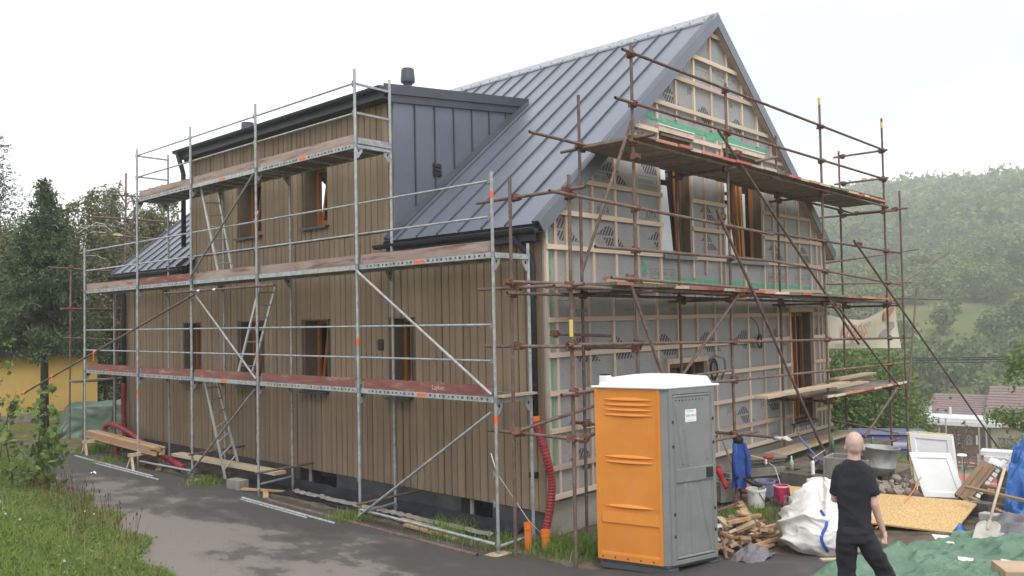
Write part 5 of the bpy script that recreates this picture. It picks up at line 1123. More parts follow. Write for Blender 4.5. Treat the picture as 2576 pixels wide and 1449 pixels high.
# leaning white panels with foam edges
def panel_frame(name, label, bl, br_, h, lean, th, foam, skew=.0):
    bl, br_ = V(bl), V(br_); u = (br_ - bl).normalized(); wd = (br_ - bl).length; bk = V((-u.y, u.x, 0)); bk = bk if bk.x > 0 else -bk; up = (V((0, 0, 1)) * math.cos(lean) + bk * math.sin(lean) - u * skew).normalized(); n_ = u.cross(up).normalized(); n_ = n_ if n_.dot(bk) < 0 else -n_
    t = thing(name, label, 'panel', (bl + br_) / 2); q = lambda a, b, c: bl + u * a + up * b + n_ * c
    mb = MB(); f = .09
    for a0, a1, b0, b1 in ((0, wd, 0, f), (0, wd, h - f, h), (0, f, f, h - f), (wd - f, wd, f, h - f)): mb.hexa([q(a, b, c) for c in (-th, 0) for a, b in ((a0, b0), (a1, b0), (a1, b1), (a0, b1))])
    obj('frame', mb, MT['white'], t, bevel=.006); obj('infill', MB().hexa([q(a, b, c) for c in (-th + .01, -.016) for a, b in ((f, f), (wd - f, f), (wd - f, h - f), (f, h - f))]), MT['white'], t)
    if foam:
        fm = MB(); rd = random.Random(4)
        for k in range(26): b = h * k / 26; fm.box(q(-.012, b + .02, -th * .5 + rd.uniform(-.01, .01)), (.03 + rd.uniform(0, .02), .05 + rd.uniform(0, .03), .045), None)
        for k in range(20): fm.box(q(wd * k / 20 + .02, h + .008, -th * .5), (.05, .04, .025 + rd.uniform(0, .02)))
        obj('foam_edge', fm, MT['foam'], t)
    return t
panel_frame('window_panel', 'white window panel with yellow foam edges leaning behind the other panel', at(2302, 1222, 'z', .30), at(2412, 1235, 'z', .30), .90, .18, .09, True, .14)
panel_frame('window_panel', 'large plain white framed panel leaning in front beside the rubble', at(2325, 1250, 'z', .33), at(2432, 1254, 'z', .33), .72, .30, .05, False, .24)
# rubble heap
for k in range(95):
    px = random.gauss(2238, 36); py = 1242 - abs(random.gauss(0, 20)); p = at(max(2172, min(2318, px)), max(1200, py), 'z', .36 + random.random() * .12); s = random.uniform(.035, .085)
    bm = bmesh.new(); bmesh.ops.create_icosphere(bm, subdivisions=1, radius=1)
    for v in bm.verts: v.co *= random.uniform(.65, 1.15)
    me = bpy.data.meshes.new('stone'); bm.to_mesh(me); bm.free(); me.materials.append(MT['rubble'])
    M_ = Matrix.Translation(p) @ Euler((random.random() * 6, random.random() * 6, random.random() * 6)).to_matrix().to_4x4() @ Matrix.Diagonal((s * 1.4, s, s * .6, 1)); tag(obj('stone', me, None, None, mtx=M_), 'broken stone in the rubble heap below the zinc tub', 'stone', 'broken stones in the rubble heap')
rb = at(2240, 1245, 'z', .33); solid('rubble_mound', cloth((rb.x + .15, rb.y + .1), .55, .42, .16, 5.5, 20), MT['rubble'], 'low mound of crumbled mortar under the broken stones', 'rubble')
solid('yellow_strap', MB().path([at(2298, 1190 + 15, 'z', .55), at(2305, 1215, 'z', .50), at(2308, 1230, 'z', .46), at(2302, 1240, 'z', .42)], .012, 6), MT['yellow'], 'short yellow strap hanging over the rubble heap', 'strap', smooth=True)
# zinc tub
tp = at(2213, 1192, 'z', .52); tb = thing('zinc_tub', 'dented grey zinc wash tub standing beyond the man', 'tub', tp)
obj('tub_wall', MB().lathe([(.20, 0), (.245, .12), (.25, .125), (.25, .14), (.245, .145), (.30, .44), (.315, .445), (.315, .46), (.29, .455), (.235, .14), (.19, .02)], 30, tp, Euler((.05, .04, 0)).to_matrix()), MT['zinc'], tb, smooth=True)
h0 = tp + V((-.16, .25, .36)); obj('tub_handle', MB().path([h0 + V((-.02, .02, .03)), h0 + V((-.09, .10, .07)), h0 + V((-.12, .13, 0)), h0 + V((-.09, .10, -.07)), h0 + V((-.02, .02, -.04))], .016, 8), MT['zinc'], tb, smooth=True)
# low concrete walls, blocks and ledge plank at the foot of the gable
solid('concrete_curb', MB().bx(4.75, 4.98, -2.95, -1.35, -.6, .50), MT['concretedark'], 'low damp concrete wall behind the pink bucket', 'wall', bevel=.015)
solid('ledge_plank', MB().beam((5.6, -.75, .60), (10.0, -.55, .56), .34, .05), MT['plank'], 'long wide plank lying along the plinth of the gable', 'plank')
solid('earth_shelf', MB().bx(4.981, 7.3, -2.85, -1.36, -.8, .42).bx(5.75, 10.3, -1.359, .02, -.8, .40), MT['earth'], 'raised earth shelf behind the low concrete wall', 'earth')
def concrete_box(c, d_, a, label):
    t = thing('concrete_trough', label, 'trough', c); R_ = rz(a); q = lambda x, y, z: V(c) + R_ @ V((x, y, z)); w2, l2, h = d_[0] / 2, d_[1] / 2, d_[2]; th = .05
    mb = MB()
    for x0, x1, y0, y1 in ((-w2, w2, -l2, -l2 + th), (-w2, w2, l2 - th, l2), (-w2, -w2 + th, -l2 + th, l2 - th), (w2 - th, w2, -l2 + th, l2 - th)): mb.hexa([q(x, y, z) for z in (0, h) for x, y in ((x0, y0), (x1, y0), (x1, y1), (x0, y1))])
    obj('wall', mb, MT['concrete'], t, bevel=.01); obj('floor', MB().hexa([q(x, y, z) for z in (.0, .05) for x, y in ((-w2 + .05, -l2 + .05), (w2 - .05, -l2 + .05), (w2 - .05, l2 - .05), (-w2 + .05, l2 - .05))]), MT['concretedark'], t); return t
concrete_box(V((5.35, -2.35, .42)), (.55, .75, .36), .1, 'grey concrete mortar trough behind the head of the white bag')
c = at(1926, 1212, 'z', .22); ct = thing('concrete_block', 'large stepped concrete block standing behind the buckets', 'block', c)
R_ = rz(-.55)
mb = MB().box(V((0, 0, .0)), (.02, .02, .02)); mb = MB()
for z0, z1, x0, x1, y0 in ((0, .12, -.30, .30, -.05), (.12, .27, -.36, .36, -.10), (.27, .36, -.36, .36, -.02), (.36, .42, -.36, .36, -.10), (.42, .46, -.38, .38, -.14)): mb.hexa([c + R_ @ V((x, y, z)) for z in (z0, z1) for x, y in ((x0, y0), (x1, y0), (x1, .3), (x0, .3))])
obj('block', mb, MT['concrete'], ct, bevel=.01)
for px, py, d_, a, lb in ((1822, 1258, (.36, .3, .34), -.4, 'hollow concrete block beside the toilet door'), (1856, 1225, (.55, .3, .28), -.45, 'dark concrete block behind the orange reel')):
    p = at(px, py, 'z', .12); t = thing('concrete_block', lb, 'block', p); R_ = rz(a); mb = MB()
    holed(-d_[0] / 2, d_[0] / 2, -d_[1] / 2, d_[1] / 2, [(-d_[0] * .36, -d_[0] * .06, -d_[1] * .32, d_[1] * .32), (d_[0] * .06, d_[0] * .36, -d_[1] * .32, d_[1] * .32)], lambda u, v: p + R_ @ V((u, v, 0)), (0, 0, d_[2]), mb=mb); obj('block', mb, MT['concrete'], t)
# buckets, reel, tools
def bucket(px, py, zz, r, h, mat, label, inside=True):
    p = at(px, py, 'z', zz); t = thing('bucket', label, 'bucket', p)
    obj('tub', MB().lathe([(r * .82, 0), (r * .98, h * .86), (r * 1.05, h * .88), (r * 1.05, h * .93), (r * 1.0, h * .94), (r * 1.0, h), (r * .93, h), (r * .78, .02)], 26, p), MT[mat], t, smooth=False)
    obj('rim', MB().lathe([(r * 1.06, h * .94), (r * 1.06, h * 1.0), (r * .95, h * 1.005), (r * .95, h * .95)], 26, p, caps=False), MT['bucketwhite' if mat != 'bluegrey' else 'bluegrey'], t)
    obj('bail', MB().path([p + V((r * 1.05 * math.cos(a) * .98, -r * .9 * math.sin(a) * .6, h * .9 - r * .9 * math.sin(a))) for a in np.linspace(0, math.pi, 10)], .005, 6), MT['galvdark'], t, smooth=True); return t
bucket(1903, 1275, .12, .155, .30, 'bucketwhite', 'white bucket with a black tool and cable in it'); bucket(1967, 1262, .14, .125, .27, 'pink', 'pink bucket with a white rim near the bulk bag'); bucket(1925, 1248, .14, .17, .27, 'bluegrey', 'blue-grey bucket behind the white bucket')
p = at(1903, 1275, 'z', .12); gt = thing('angle_grinder', 'black power tool lying across the white bucket', 'power tool', p + V((0, 0, .32)))
obj('body', MB().path([p + V((-.12, .14, .46)), p + V((-.04, .04, .38)), p + V((.07, -.07, .33))], [.028, .036, .03], 10), MT['black'], gt, smooth=True); obj('handle', MB().path([p + V((-.12, .14, .46)), p + V((-.17, .12, .50))], .016, 8), MT['black'], gt); obj('guard', MB().lathe([(.05, 0), (.05, .02)], 14, p + V((.075, -.075, .31))), MT['galvdark'], gt)
loop = [p + V((-.05, -.06, .36)), p + V((-.11, -.12, .24)), p + V((-.02, -.15, .12))] + [p + V((.0 + .11 * math.cos(a) + .01 * a, -.16 - .01 * a, .10 + .08 * math.sin(a * 1.02))) for a in np.linspace(0, 19, 46)]
solid('power_cable', MB().path(loop, .006, 6), MT['black'], 'black cable hanging in loops in front of the white bucket', 'cable', smooth=True)
p = at(1876, 1250, 'z', .12); cr_ = thing('cable_reel', 'orange cable reel behind the white bucket', 'cable reel', p); Rr = Euler((1.57, 0, .55)).to_matrix()
for z, r_, mt in ((-.09, .15, 'black'), (.07, .15, 'orangeplastic')): obj('flange', MB().lathe([(r_, 0), (r_, .02)], 24, p + V((0, 0, .15)) + Rr @ V((0, 0, z)), Rr), MT[mt], cr_)
obj('drum', MB().lathe([(.10, -.07), (.10, .07)], 20, p + V((0, 0, .15)), Rr), MT['orangeplastic'], cr_)
p = at(1929, 1162, 'z', .70); dt = thing('power_drill', 'red and grey power drill lying on the large concrete block', 'drill', p)
obj('body', MB().path([p + V((-.05, .02, .08)), p + V((.06, -.05, .085)), p + V((.10, -.075, .085))], [.032, .036, .026], 10), MT['red'], dt, smooth=True); obj('chuck', MB().path([p + V((.10, -.075, .085)), p + V((.16, -.115, .085))], [.02, .012], 8), MT['galvdark'], dt); obj('grip', MB().path([p + V((-.03, .01, .07)), p + V((-.03, .0, -.03))], [.026, .024], 8), MT['bucketwhite'], dt); obj('bit', MB().path([p + V((.16, -.115, .085)), p + V((.24, -.165, .085))], .005, 6), MT['galvdark'], dt)
solid('drill_cable', MB().path([p + V((.03, -.02, -.02)), p + V((.05, -.12, -.08)), p + V((.04, -.20, -.3)), p + V((.02, -.23, -.42)), p + V((-.05, -.25, -.5))], .006, 6), MT['bucketwhite'], 'white cable hanging down in front of the large concrete block', 'cable', smooth=True)
blockobj('board_offcut', 'orange-brown board offcut lying tilted on the concrete block', 'board', at(1905, 1152, 'z', .72), (.34, .10, .02), -.9, 'osb', None, (.0, .25))
solid('black_rags', cloth((5.55, -1.75), .25, .12, .12, 12.0, 18), MT['black'], 'heap of black netting and cables on the low concrete wall', 'netting', smooth=True)
bpy.data.objects['black_rags'].location.z += .44
def bottle(px, py, zz, h, mat, label, r=.036): 
    p = at(px, py, 'z', zz); solid('bottle', MB().lathe([(r, 0), (r, h * .55), (r * .9, h * .64), (r * .42, h * .76), (r * .38, h), (r * .3, h)], 14, p), MT[mat], label, 'bottle', 'bottles standing about the site', smooth=True)
bottle(1992, 1184, .50, .26, 'bottleclear', 'pale glass bottle on the low concrete wall'); bottle(2095, 1140, .50, .34, 'bottle', 'green bottle left of the head of the man'); bottle(2322, 1129, .55, .26, 'bottle', 'green bottle on top of the low wall left of the white panels'); bottle(2345, 1130, .55, .2, 'bottleclear', 'small pale bottle left of the white panels'); bottle(2196, 1132, .55, .26, 'bottle', 'green bottle right of the head of the man')
p = V((4.87, -1.9, .5)); ca_ = thing('foam_gun', 'sealing foam gun with white can standing by the concrete trough', 'foam gun', p); obj('can', MB().lathe([(.033, 0), (.033, .2), (.02, .225), (.02, .24)], 14, p), MT['white'], ca_, smooth=False); obj('gun', MB().path([p + V((0, 0, .24)), p + V((-.06, .05, .33)), p + V((-.09, .08, .36))], [.022, .016, .02], 8), MT['black'], ca_); obj('barrel', MB().path([p + V((.0, .0, .27)), p + V((.20, -.14, .40))], .008, 6), MT['galv'], ca_)
p = at(2062, 1170, 'z', .62); sl = thing('shovel', 'spade with blue handle leaning against the gable plinth', 'shovel', p); obj('handle', MB().path([p + V((.35, -.22, -.1)), p + V((.05, .05, .10)), p + V((-.12, .30, .48))], .017, 8), MT['ridgeblue'], sl); obj('grip', MB().path([p + V((-.12, .30, .48)), p + V((-.13, .31, .66))], .018, 8), MT['oldwood'], sl)
# blue jacket hanging on a scaffold tube
def jacket():
    c = V((3.47, -1.25, 1.22)); t = thing('work_jacket', 'blue work jacket hanging from a rusty scaffold tube', 'jacket', c); mb = MB()
    def fn(u, v):
        a = u * 2 * math.pi; z = -v * .80; wd = np.interp(v, [0, .12, .35, .7, 1], [.05, .09, .105, .11, .12]); dp = np.interp(v, [0, .12, 1], [.05, .07, .08]); f = 1 + .22 * math.sin(a * 5 + v * 2) * v + .15 * mnoise.noise((math.cos(a) * 2, math.sin(a) * 2, v * 5)); return c + V((wd * math.cos(a) * f * .85, (-dp * math.sin(a) * f) + .55 * -wd * math.cos(a) * .6, z + .03 * math.sin(a * 3)))
    mb.sheet(fn, 48, 26); obj('body', mb, MT['jacket'], t, smooth=True)
    for s in (-1, 1): obj('sleeve', MB().path([c + V((s * .06, -.04 * s - .02, -.08)), c + V((s * .10, -.07 * s - .05, -.3)), c + V((s * .095, -.06 * s - .06, -.55)), c + V((s * .09, -.06 * s - .06, -.64))], [.04, .045, .042, .04], 12), MT['jacket'], t, smooth=True)
    obj('collar', MB().lathe([(.075, -.06), (.09, 0), (.07, .05)], 16, c + V((0, 0, -.01))), MT['black'], t, smooth=True)
jacket()
# thin leaning pole and bits next to the toilet
solid('wooden_pole', MB().path([at(1806, 1075, 'y', -.9), at(1858, 1215, 'y', -1.1)], .018, 8), MT['handle'], 'thin wooden pole leaning between the toilet and the blue jacket', 'pole')
solid('red_hose', MB().path([at(1806, 1178, 'y', -1.0), at(1812, 1195, 'y', -1.0), at(1822, 1215, 'y', -1.05), at(1828, 1228, 'y', -1.1)], [.06, .05, .04, .04], 10), MT['red'], 'short red hose beside the toilet door', 'hose', smooth=True)
tubeobj_ = tubeobj('scaffold_tube', at(1812, 1330, 'z', .35), at(1828, 1408, 'z', .14), .024, MT['rust'], None); tag(tubeobj_, 'short rusty tube leaning against the right edge of the toilet', 'tube')
# beam with polystyrene, tarps, shovel, blocks on the right
b0, b1 = at(2418, 1256, 'z', .42), None; b1 = atd(2486, 1172, (b0 - CAM).dot(ray(2418, 1256)) / ray(2418, 1256).length_squared + .1)
bm0 = thing('timber_beam', 'old brown timber beam leaning against the blue tarpaulin', 'beam', b0)
ax = (b1 - b0).normalized(); sd_ = V((.25, -.97, 0)); boardobj('beam', b0, b1 + ax * .02, .21, .12, MT['oldwood'], bm0, ax.cross(sd_))
for k in (-1, 1): boardobj('split_edge', b0 + sd_ * .05 * k - V((.14, .0, .0)) * .58, b1 + sd_ * .05 * k - V((.14, 0, 0)) * .58, .012, .02, MT['woodbrown'], bm0, ax.cross(sd_))
random.seed(31)
pm_ = MB()
for k in range(11):
    for j in range(3):
        c = b1 + ax * (.05 - .085 * k * (1 if j == 2 else .16)) + sd_ * (.02 + (.03 * k if j < 2 else .19)) + V((.05 * j, 0, .02 + .03 * j)); s = .036
        pm_.box(c, (s * 1.8, s * 1.8, s * 1.6), Euler((.6, .3, random.random())).to_matrix())
solid('polystyrene_board', pm_, MT['styro'], 'studded white polystyrene board behind the timber beam', 'insulation')
p0, p1 = at(2474, 1368, 'z', .36), None; p1 = atd(2527, 1178, (p0 - CAM).dot(ray(2474, 1368)) / ray(2474, 1368).length_squared + .40)
sh = thing('shovel', 'wide cement-caked shovel with wooden handle standing by the green tarpaulin', 'shovel', p0); hs = p0.lerp(p1, .30); obj('handle', MB().path([hs - (p1 - p0) * .05, p0.lerp(p1, .6) + V((0, 0, .01)), p1], [.017, .018, .019], 10), MT['handle'], sh, smooth=True)
ax = (p1 - p0).normalized(); sd_ = V((ray(2478, 1345).y, -ray(2478, 1345).x, 0)).normalized(); nn = ax.cross(sd_).normalized(); nn = nn if nn.dot(CAM - p0) > 0 else -nn
def blade(u, v): 
    a = u * 2 - 1; w_ = .135 * (1 if v < .78 else math.sqrt(max(.05, 1 - ((v - .78) / .24) ** 2))); return p0 + ax * (v * .33 - .02) + sd_ * a * w_ + nn * (.025 * a * a - .012)
bl = obj('blade', MB().sheet(blade, 10, 12), MT['shovelmetal'], sh, smooth=True); so_ = bl.modifiers.new('thick', 'SOLIDIFY'); so_.thickness = .006
obj('socket', MB().path([p0 + ax * .2 + nn * .0, hs], [.012, .024], 8), MT['shovelmetal'], sh)
bt = at(2560, 1290, 'z', .55)
def btarp(u, v):
    p = V((bt.x - .1, bt.y + .05, 0)) + V((.35, .95, 0)).normalized() * ((.5 - u) * 1.5) + V((.95, -.3, 0)) * ((v - .35) * 1.1); h = .32 + .75 * math.exp(-((v - .55) / .35) ** 2) * (1 - .35 * (1 - u)) ; n1 = mnoise.noise((u * 3, v * 3, 2)); n2 = abs(mnoise.noise((u * 7, v * 5, 5)))
    return p + V((0, 0, hzf(p.x, p.y) + h * (1 + .18 * n1) - .16 * n2))
bt0 = at(2570, 1330, 'z', .3)
def btarp2(u, v):
    n1 = mnoise.noise((u * 3.2, v * 2.6, 2)); n2 = abs(mnoise.noise((u * 6, v * 6, 5))); n3 = abs(mnoise.noise((u * 13, v * 11, 8)))
    x = 4.15 + 1.5 * u + .12 * n1; y = -4.95 - 1.5 * v + .1 * n2; z = .30 + 1.05 * math.sin(min(1, u * 1.25) * math.pi * .62) ** 1.2 * (.62 + .38 * math.sin(v * 2.6 + .6)) + .14 * n1 + .20 * max(0, 1 - 4 * n2) + .07 * max(0, 1 - 4 * n3) - .12
    return (x, y, z)
solid('blue_tarpaulin', MB().sheet(btarp2, 90, 90), MT['tarpblue'], 'crumpled blue tarpaulin over a pile at the right edge', 'tarpaulin', smooth=True)
for k, (px, py, qx, qy) in enumerate(((2430, 1225, 2600, 1265), (2440, 1215, 2600, 1245), (2440, 1252, 2600, 1325), (2500, 1268, 2600, 1290))):
    a_ = at(px, py, 'z', .75 - .12 * k); t0 = (a_ - CAM).length; b_ = CAM + ray(qx, qy).normalized() * (t0 - .45)
    o = boardobj('old_board', a_, b_, .09, .035, MT['oldwood'], None); tag(o, ('upper', 'topmost', 'lowest', 'shorter')[k] + ' weathered board sticking out of the blue tarpaulin', 'board', 'weathered boards on the blue tarpaulin')
for k, (px, py, d_, a, lb) in enumerate(((2503, 1330, (.34, .16, .20), .5, 'grey block right of the shovel, standing upright'), (2545, 1332, (.26, .18, .10), -.3, 'pale grey block tilted against the upright block'), (2515, 1372, (.34, .2, .14), .45, 'grey block lying lowest, right of the shovel blade'), (2475, 1270, (.3, .2, .2), .4, 'dark grey block behind the shovel handle'), (2470, 1298, (.32, .2, .2), .5, 'dark grey block under the timber beam'))):
    blockobj('paving_block', lb, 'block', at(px, py, 'z', .30), d_, a + .8, 'greyblock' if k < 3 else 'concretedark', 'blocks by the shovel', (0, .3 if k == 1 else .03))
for k, (px, py, zz, d_, lb) in enumerate(((2495, 1148, .85, (.30, .55, .08), 'flat white aerated block on top, left in the stack'), (2548, 1153, .85, (.3, .62, .2), 'large white aerated block on top of the stack at the right edge'), (2520, 1175, .68, (.3, 1.1, .17), 'long white aerated block under the other two'))):
    p = V(((6.45, 6.5, 6.45)[k], (-4.42, -4.98, -4.75)[k], zz)); blockobj('aerated_block', lb, 'block', p, d_, .15, 'aerated', 'white aerated blocks at the right edge')
blockobj('pallet_stack', 'dark stack of rubble-filled crates under the white aerated blocks', 'crate', (6.5, -4.85, -.25), (.42, .95, .92), .15, 'concretedark')
solid('blue_cone_sheet', MB().sheet(lambda u, v: at(2395 + 50 * u, 1345 - (1 - abs(2 * u - .8)) * 32 * v, 'z', .33 + .10 * v * (1 - abs(u - .4))), 8, 6), MT['tarpblue'], 'small blue plastic flap beside the strand board', 'plastic sheet', smooth=True)
solid('dark_sheet', cloth((3.15, -5.35), .45, .42, .22, 17.0, 24), MT['greyfab'], 'dark grey sheet bunched up behind the shovel', 'cloth', smooth=True)
# ------------------------------------------------------------------ along the clad wall and at the far end
random.seed(15)
corr('drain_hose', hp, .062, house)
for (px, y0, y1, x, lb) in ((1329, 1308, 1384, -.42, 'orange plastic pipe stub standing in the weeds near the scaffold foot'), (1373, 1328, 1385, -.22, 'orange plastic pipe socket under the red hose at the house corner')):
    p = at(px, y1, 'z', .05); h = (y1 - y0) * .0050; r = .05 if px < 1350 else .06
    solid('drain_pipe', MB().lathe([(r, 0), (r, h - .1), (r * 1.14, h - .09), (r * 1.14, h), (r * .98, h), (r * .9, h - .12)], 18, p), MT['pvc'], lb, 'pipe', 'orange drain pipes by the corner', smooth=False)
solid('pipe_collar', MB().lathe([(.072, -.04), (.078, 0), (.07, .05)], 16, (-.03, .14, 1.80)), MT['pvc'], 'orange collar on top of the red hose at the house corner', 'collar')
# far downpipe hose and the loose red hose
corr('drain_hose', [(-.02, 14.35, 1.8), (-.06, 14.3, 1.2), (-.05, 14.25, .5), (-.1, 14.1, .12)], .07, house, step=.05)
rh = [at(300, 1128, 'x', -.30), at(275, 1100, 'x', -.32), at(265, 1075, 'x', -.35), at(285, 1068, 'x', -.38), at(330, 1090, 'x', -.42), at(380, 1130, 'x', -.50), at(430, 1158, 'x', -.62), at(462, 1176, 'x', -.75)]
h_ = corr('red_hose', rh, .065, None, step=.06); tag(h_, 'long red corrugated hose looping over the bundle of battens', 'hose')
rh = [at(290, 1128, 'x', -.5), at(300, 1150, 'x', -.55), at(330, 1166, 'x', -.6), at(370, 1172, 'x', -.7)]
h_ = corr('red_hose', rh, .06, None, step=.06); tag(h_, 'short red corrugated hose lying under the bundle of battens', 'hose')
# bundle of battens on two trestles
bt = thing('batten_bundle', 'bundle of new brown cladding battens lying on trestles by the scaffold', 'batten bundle', (-1.1, 11.8, .06))
a, b = at(228, 1090, 'z', .52), at(398, 1134, 'z', .52)
dr_ = (b - a).normalized(); sd_ = V((dr_.y, -dr_.x, 0))
for i in range(5):
    for j in range(4):
        o1, o2 = random.uniform(-.12, .1), random.uniform(-.15, .15); q = sd_ * (i - 2) * .056 + V((0, 0, (j - 1.5) * .042)); boardobj('slat', a + q + dr_ * o1, b + q + dr_ * o2, .052, .038, MT['wood2'], bt)
obj('binding', MB().path([a.lerp(b, .45) + sd_ * .21 * math.cos(t) + V((0, 0, .1 * math.sin(t))) for t in np.linspace(0, 6.28, 14)], .008, 5), MT['orange'], bt)
for f in (.15, .85):
    c = a.lerp(b, f); t = thing('trestle', 'low wooden trestle under the ' + ('far' if f < .5 else 'near') + ' end of the batten bundle', 'trestle', (c.x, c.y, .06)); obj('crossbar', MB().beam(c - sd_ * .4 + V((0, 0, -.12)), c + sd_ * .4 + V((0, 0, -.12)), .08, .07), MT['plank'], t)
    for s in (-1, 1):
        for k in (-1, 1): obj('leg', MB().beam(c + sd_ * .33 * s + V((0, 0, -.15)), V((c.x, c.y, .05)) + sd_ * .36 * s + dr_ * .2 * k, .05, .05), MT['plank'], t)
# thick plank on blocks, blocks, loose tubes
p0, p1 = at(445, 1142, 'x', -.55), at(705, 1190, 'x', -.5); pk = boardobj('plank', p0, p1, .26, .06, MT['plank'], None); tag(pk, 'thick pale plank resting on blocks behind the lowest ladder', 'plank')
c = at(598, 1230, 'z', .06); blockobj('concrete_block', 'grey concrete block at the foot of the lowest ladder', 'block', c, (.22, .42, .19), .1, 'concrete')
c = at(480, 1175, 'x', -.55); blockobj('concrete_block', 'concrete block under the far end of the thick plank', 'block', (c.x, c.y, .06), (.24, .4, max(.1, c.z - .14)), .1, 'concrete')
for a, b, mt, lb, r in (((-1.25, 14.3, .085), (-1.32, 9.8, .085), 'galv', 'grey scaffold tube lying on the asphalt at the far end of the scaffold', .024), ((-1.4, 12.8, .085), (-1.42, 9.3, .085), 'galv', 'shorter grey tube lying beside the long one at the far end', .022), ((-1.27, 6.25, .085), (-1.38, 3.2, .085), 'galv', 'grey tube lying on the asphalt near the middle of the scaffold', .022), ((-1.36, 6.15, .085), (-1.44, 3.9, .085), 'galv', 'second grey tube lying beside the first in mid scaffold', .018), ((-1.10, 5.65, .09), (-1.26, .15, .09), 'rust', 'long rusty tube lying along the foot of the scaffold', .030), ((-.5, 14.9, .09), (-1.9, 15.2, .09), 'galv', 'grey tube lying across the end of the drive', .022)):
    o = tubeobj('scaffold_tube', a, b, r, MT[mt], None); tag(o, lb, 'tube')
for (x0, y0, x1, y1, w_, lb) in ((-.62, 2.55, -.55, 1.35, .14, 'brown board lying under the near bay of the scaffold'), (-.80, 2.2, -.85, 1.0, .09, 'narrow board lying at the edge of the asphalt'), (-.9, 6.9, -.5, 6.1, .12, 'brown board lying by the ladder foot'), (-.45, 11.3, -.9, 10.5, .12, 'board lying under the batten bundle'), (-.7, 6.4, -1.0, 5.9, .1, 'short board lying beside the concrete block')):
    o = boardobj('board', (x0, y0, .11), (x1, y1, .09), w_, .03, MT['wood2'], None); tag(o, lb, 'board')
# black dimple membrane along the plinth
def dm(u, v): y = .5 + 7.6 * v; n = mnoise.noise((u * 3, y * 2.2, 3)); return (-.62 + .1 * n + (.70) * u, y, .075 + .05 * abs(n) * (1 - u) + (.12 * max(0, u - .75) / .25) + .02 * mnoise.noise((u * 9, y * 7, 1)))
solid('dimple_membrane', MB().sheet(dm, 8, 110), MT['gutter'], 'strip of black dimple membrane lying along the plinth', 'membrane', smooth=True)
def dm2(u, v): y = .6 + 5.2 * v; n = mnoise.noise((4, y * 5, 3)); return (-.56 - .03 * n + .10 * u, y, .13 + .05 * abs(n) + .03 * u)
solid('mortar_edge', MB().sheet(dm2, 3, 120), MT['concrete'], 'crumbling mortar edge along the black dimple membrane', 'mortar')
solid('litter_paper', MB().sheet(lambda u, v: V((-2.05, 11.2, .10)) + V((.12 * u, .13 * v, .03 * math.sin(u * 5 + v * 3))), 4, 4), MT['white'], 'scrap of white paper lying on the asphalt', 'paper')
solid('white_cord', MB().path([at(1235, 1140, 'x', -1.02), at(1250, 1190, 'x', -1.0), at(1290, 1250, 'x', -.7), at(1330, 1310, 'x', -.5), at(1365, 1345, 'x', -.3)], .006, 6), MT['bucketwhite'], 'thin white cord hanging from the near scaffold frame', 'cord', smooth=True)
c = at(1358, 1190, 'y', -.03); solid('socket_box', MB().bx(-.01, .075, .18, .30, .93, 1.01), MT['black'], 'small black box fixed low on the clad wall at the corner', 'box', bevel=.005)
for y, z0 in ((0, 0), (8.71, 0)): solid('sole_board', MB().bx(-1.16, -.84, y - .1, y + .12, .062, .083), MT['plank'], 'small sole board under the ' + ('near corner foot' if y == 0 else 'middle foot') + ' of the frame scaffold', 'board')
# covered pile, pallets at the far end of the drive
def tp_(u, v):
    n1 = mnoise.noise((u * 4, v * 3, 2)); n2 = abs(mnoise.noise((u * 9, v * 6, 4))); h = min(1, v * 2.2) * min(1, (1 - u) * 9) * min(1, u * 7); a = V((-.35, 18.6, 0)).lerp(V((3.0, 17.6, 0)), u); dpt = V((.3, .95, 0)); return a + dpt * (max(0, v - .45) * 2.6) + V((.12 * n1, -.25 * (1 - v) - .15 * n2, .05 + .92 * h * (1 + .06 * n1) - .10 * n2 * h))
solid('tarpaulin_pile', MB().sheet(tp_, 60, 40), MT['tarpdull'], 'pile covered with a dull green tarpaulin at the end of the drive', 'tarpaulin pile', smooth=True)
o = boardobj('beam', (.75, 17.35, .38), (2.4, 17.0, .42), .1, .16, MT['oldwood'], None); tag(o, 'brown beam lying on the green covered pile', 'beam')
for k in range(4): o = boardobj('pallet_board', (.9 + .1 * k, 17.1 - .25 * k, .1 + .05 * k), (1.9 - .1 * k, 16.9 - .2 * k, .22 - .02 * k), .1, .025, MT['plank'], None); tag(o, ('lowest', 'second lowest', 'third', 'topmost')[k] + ' pale board of the broken pallet before the covered pile', 'board', 'boards of a broken pallet')
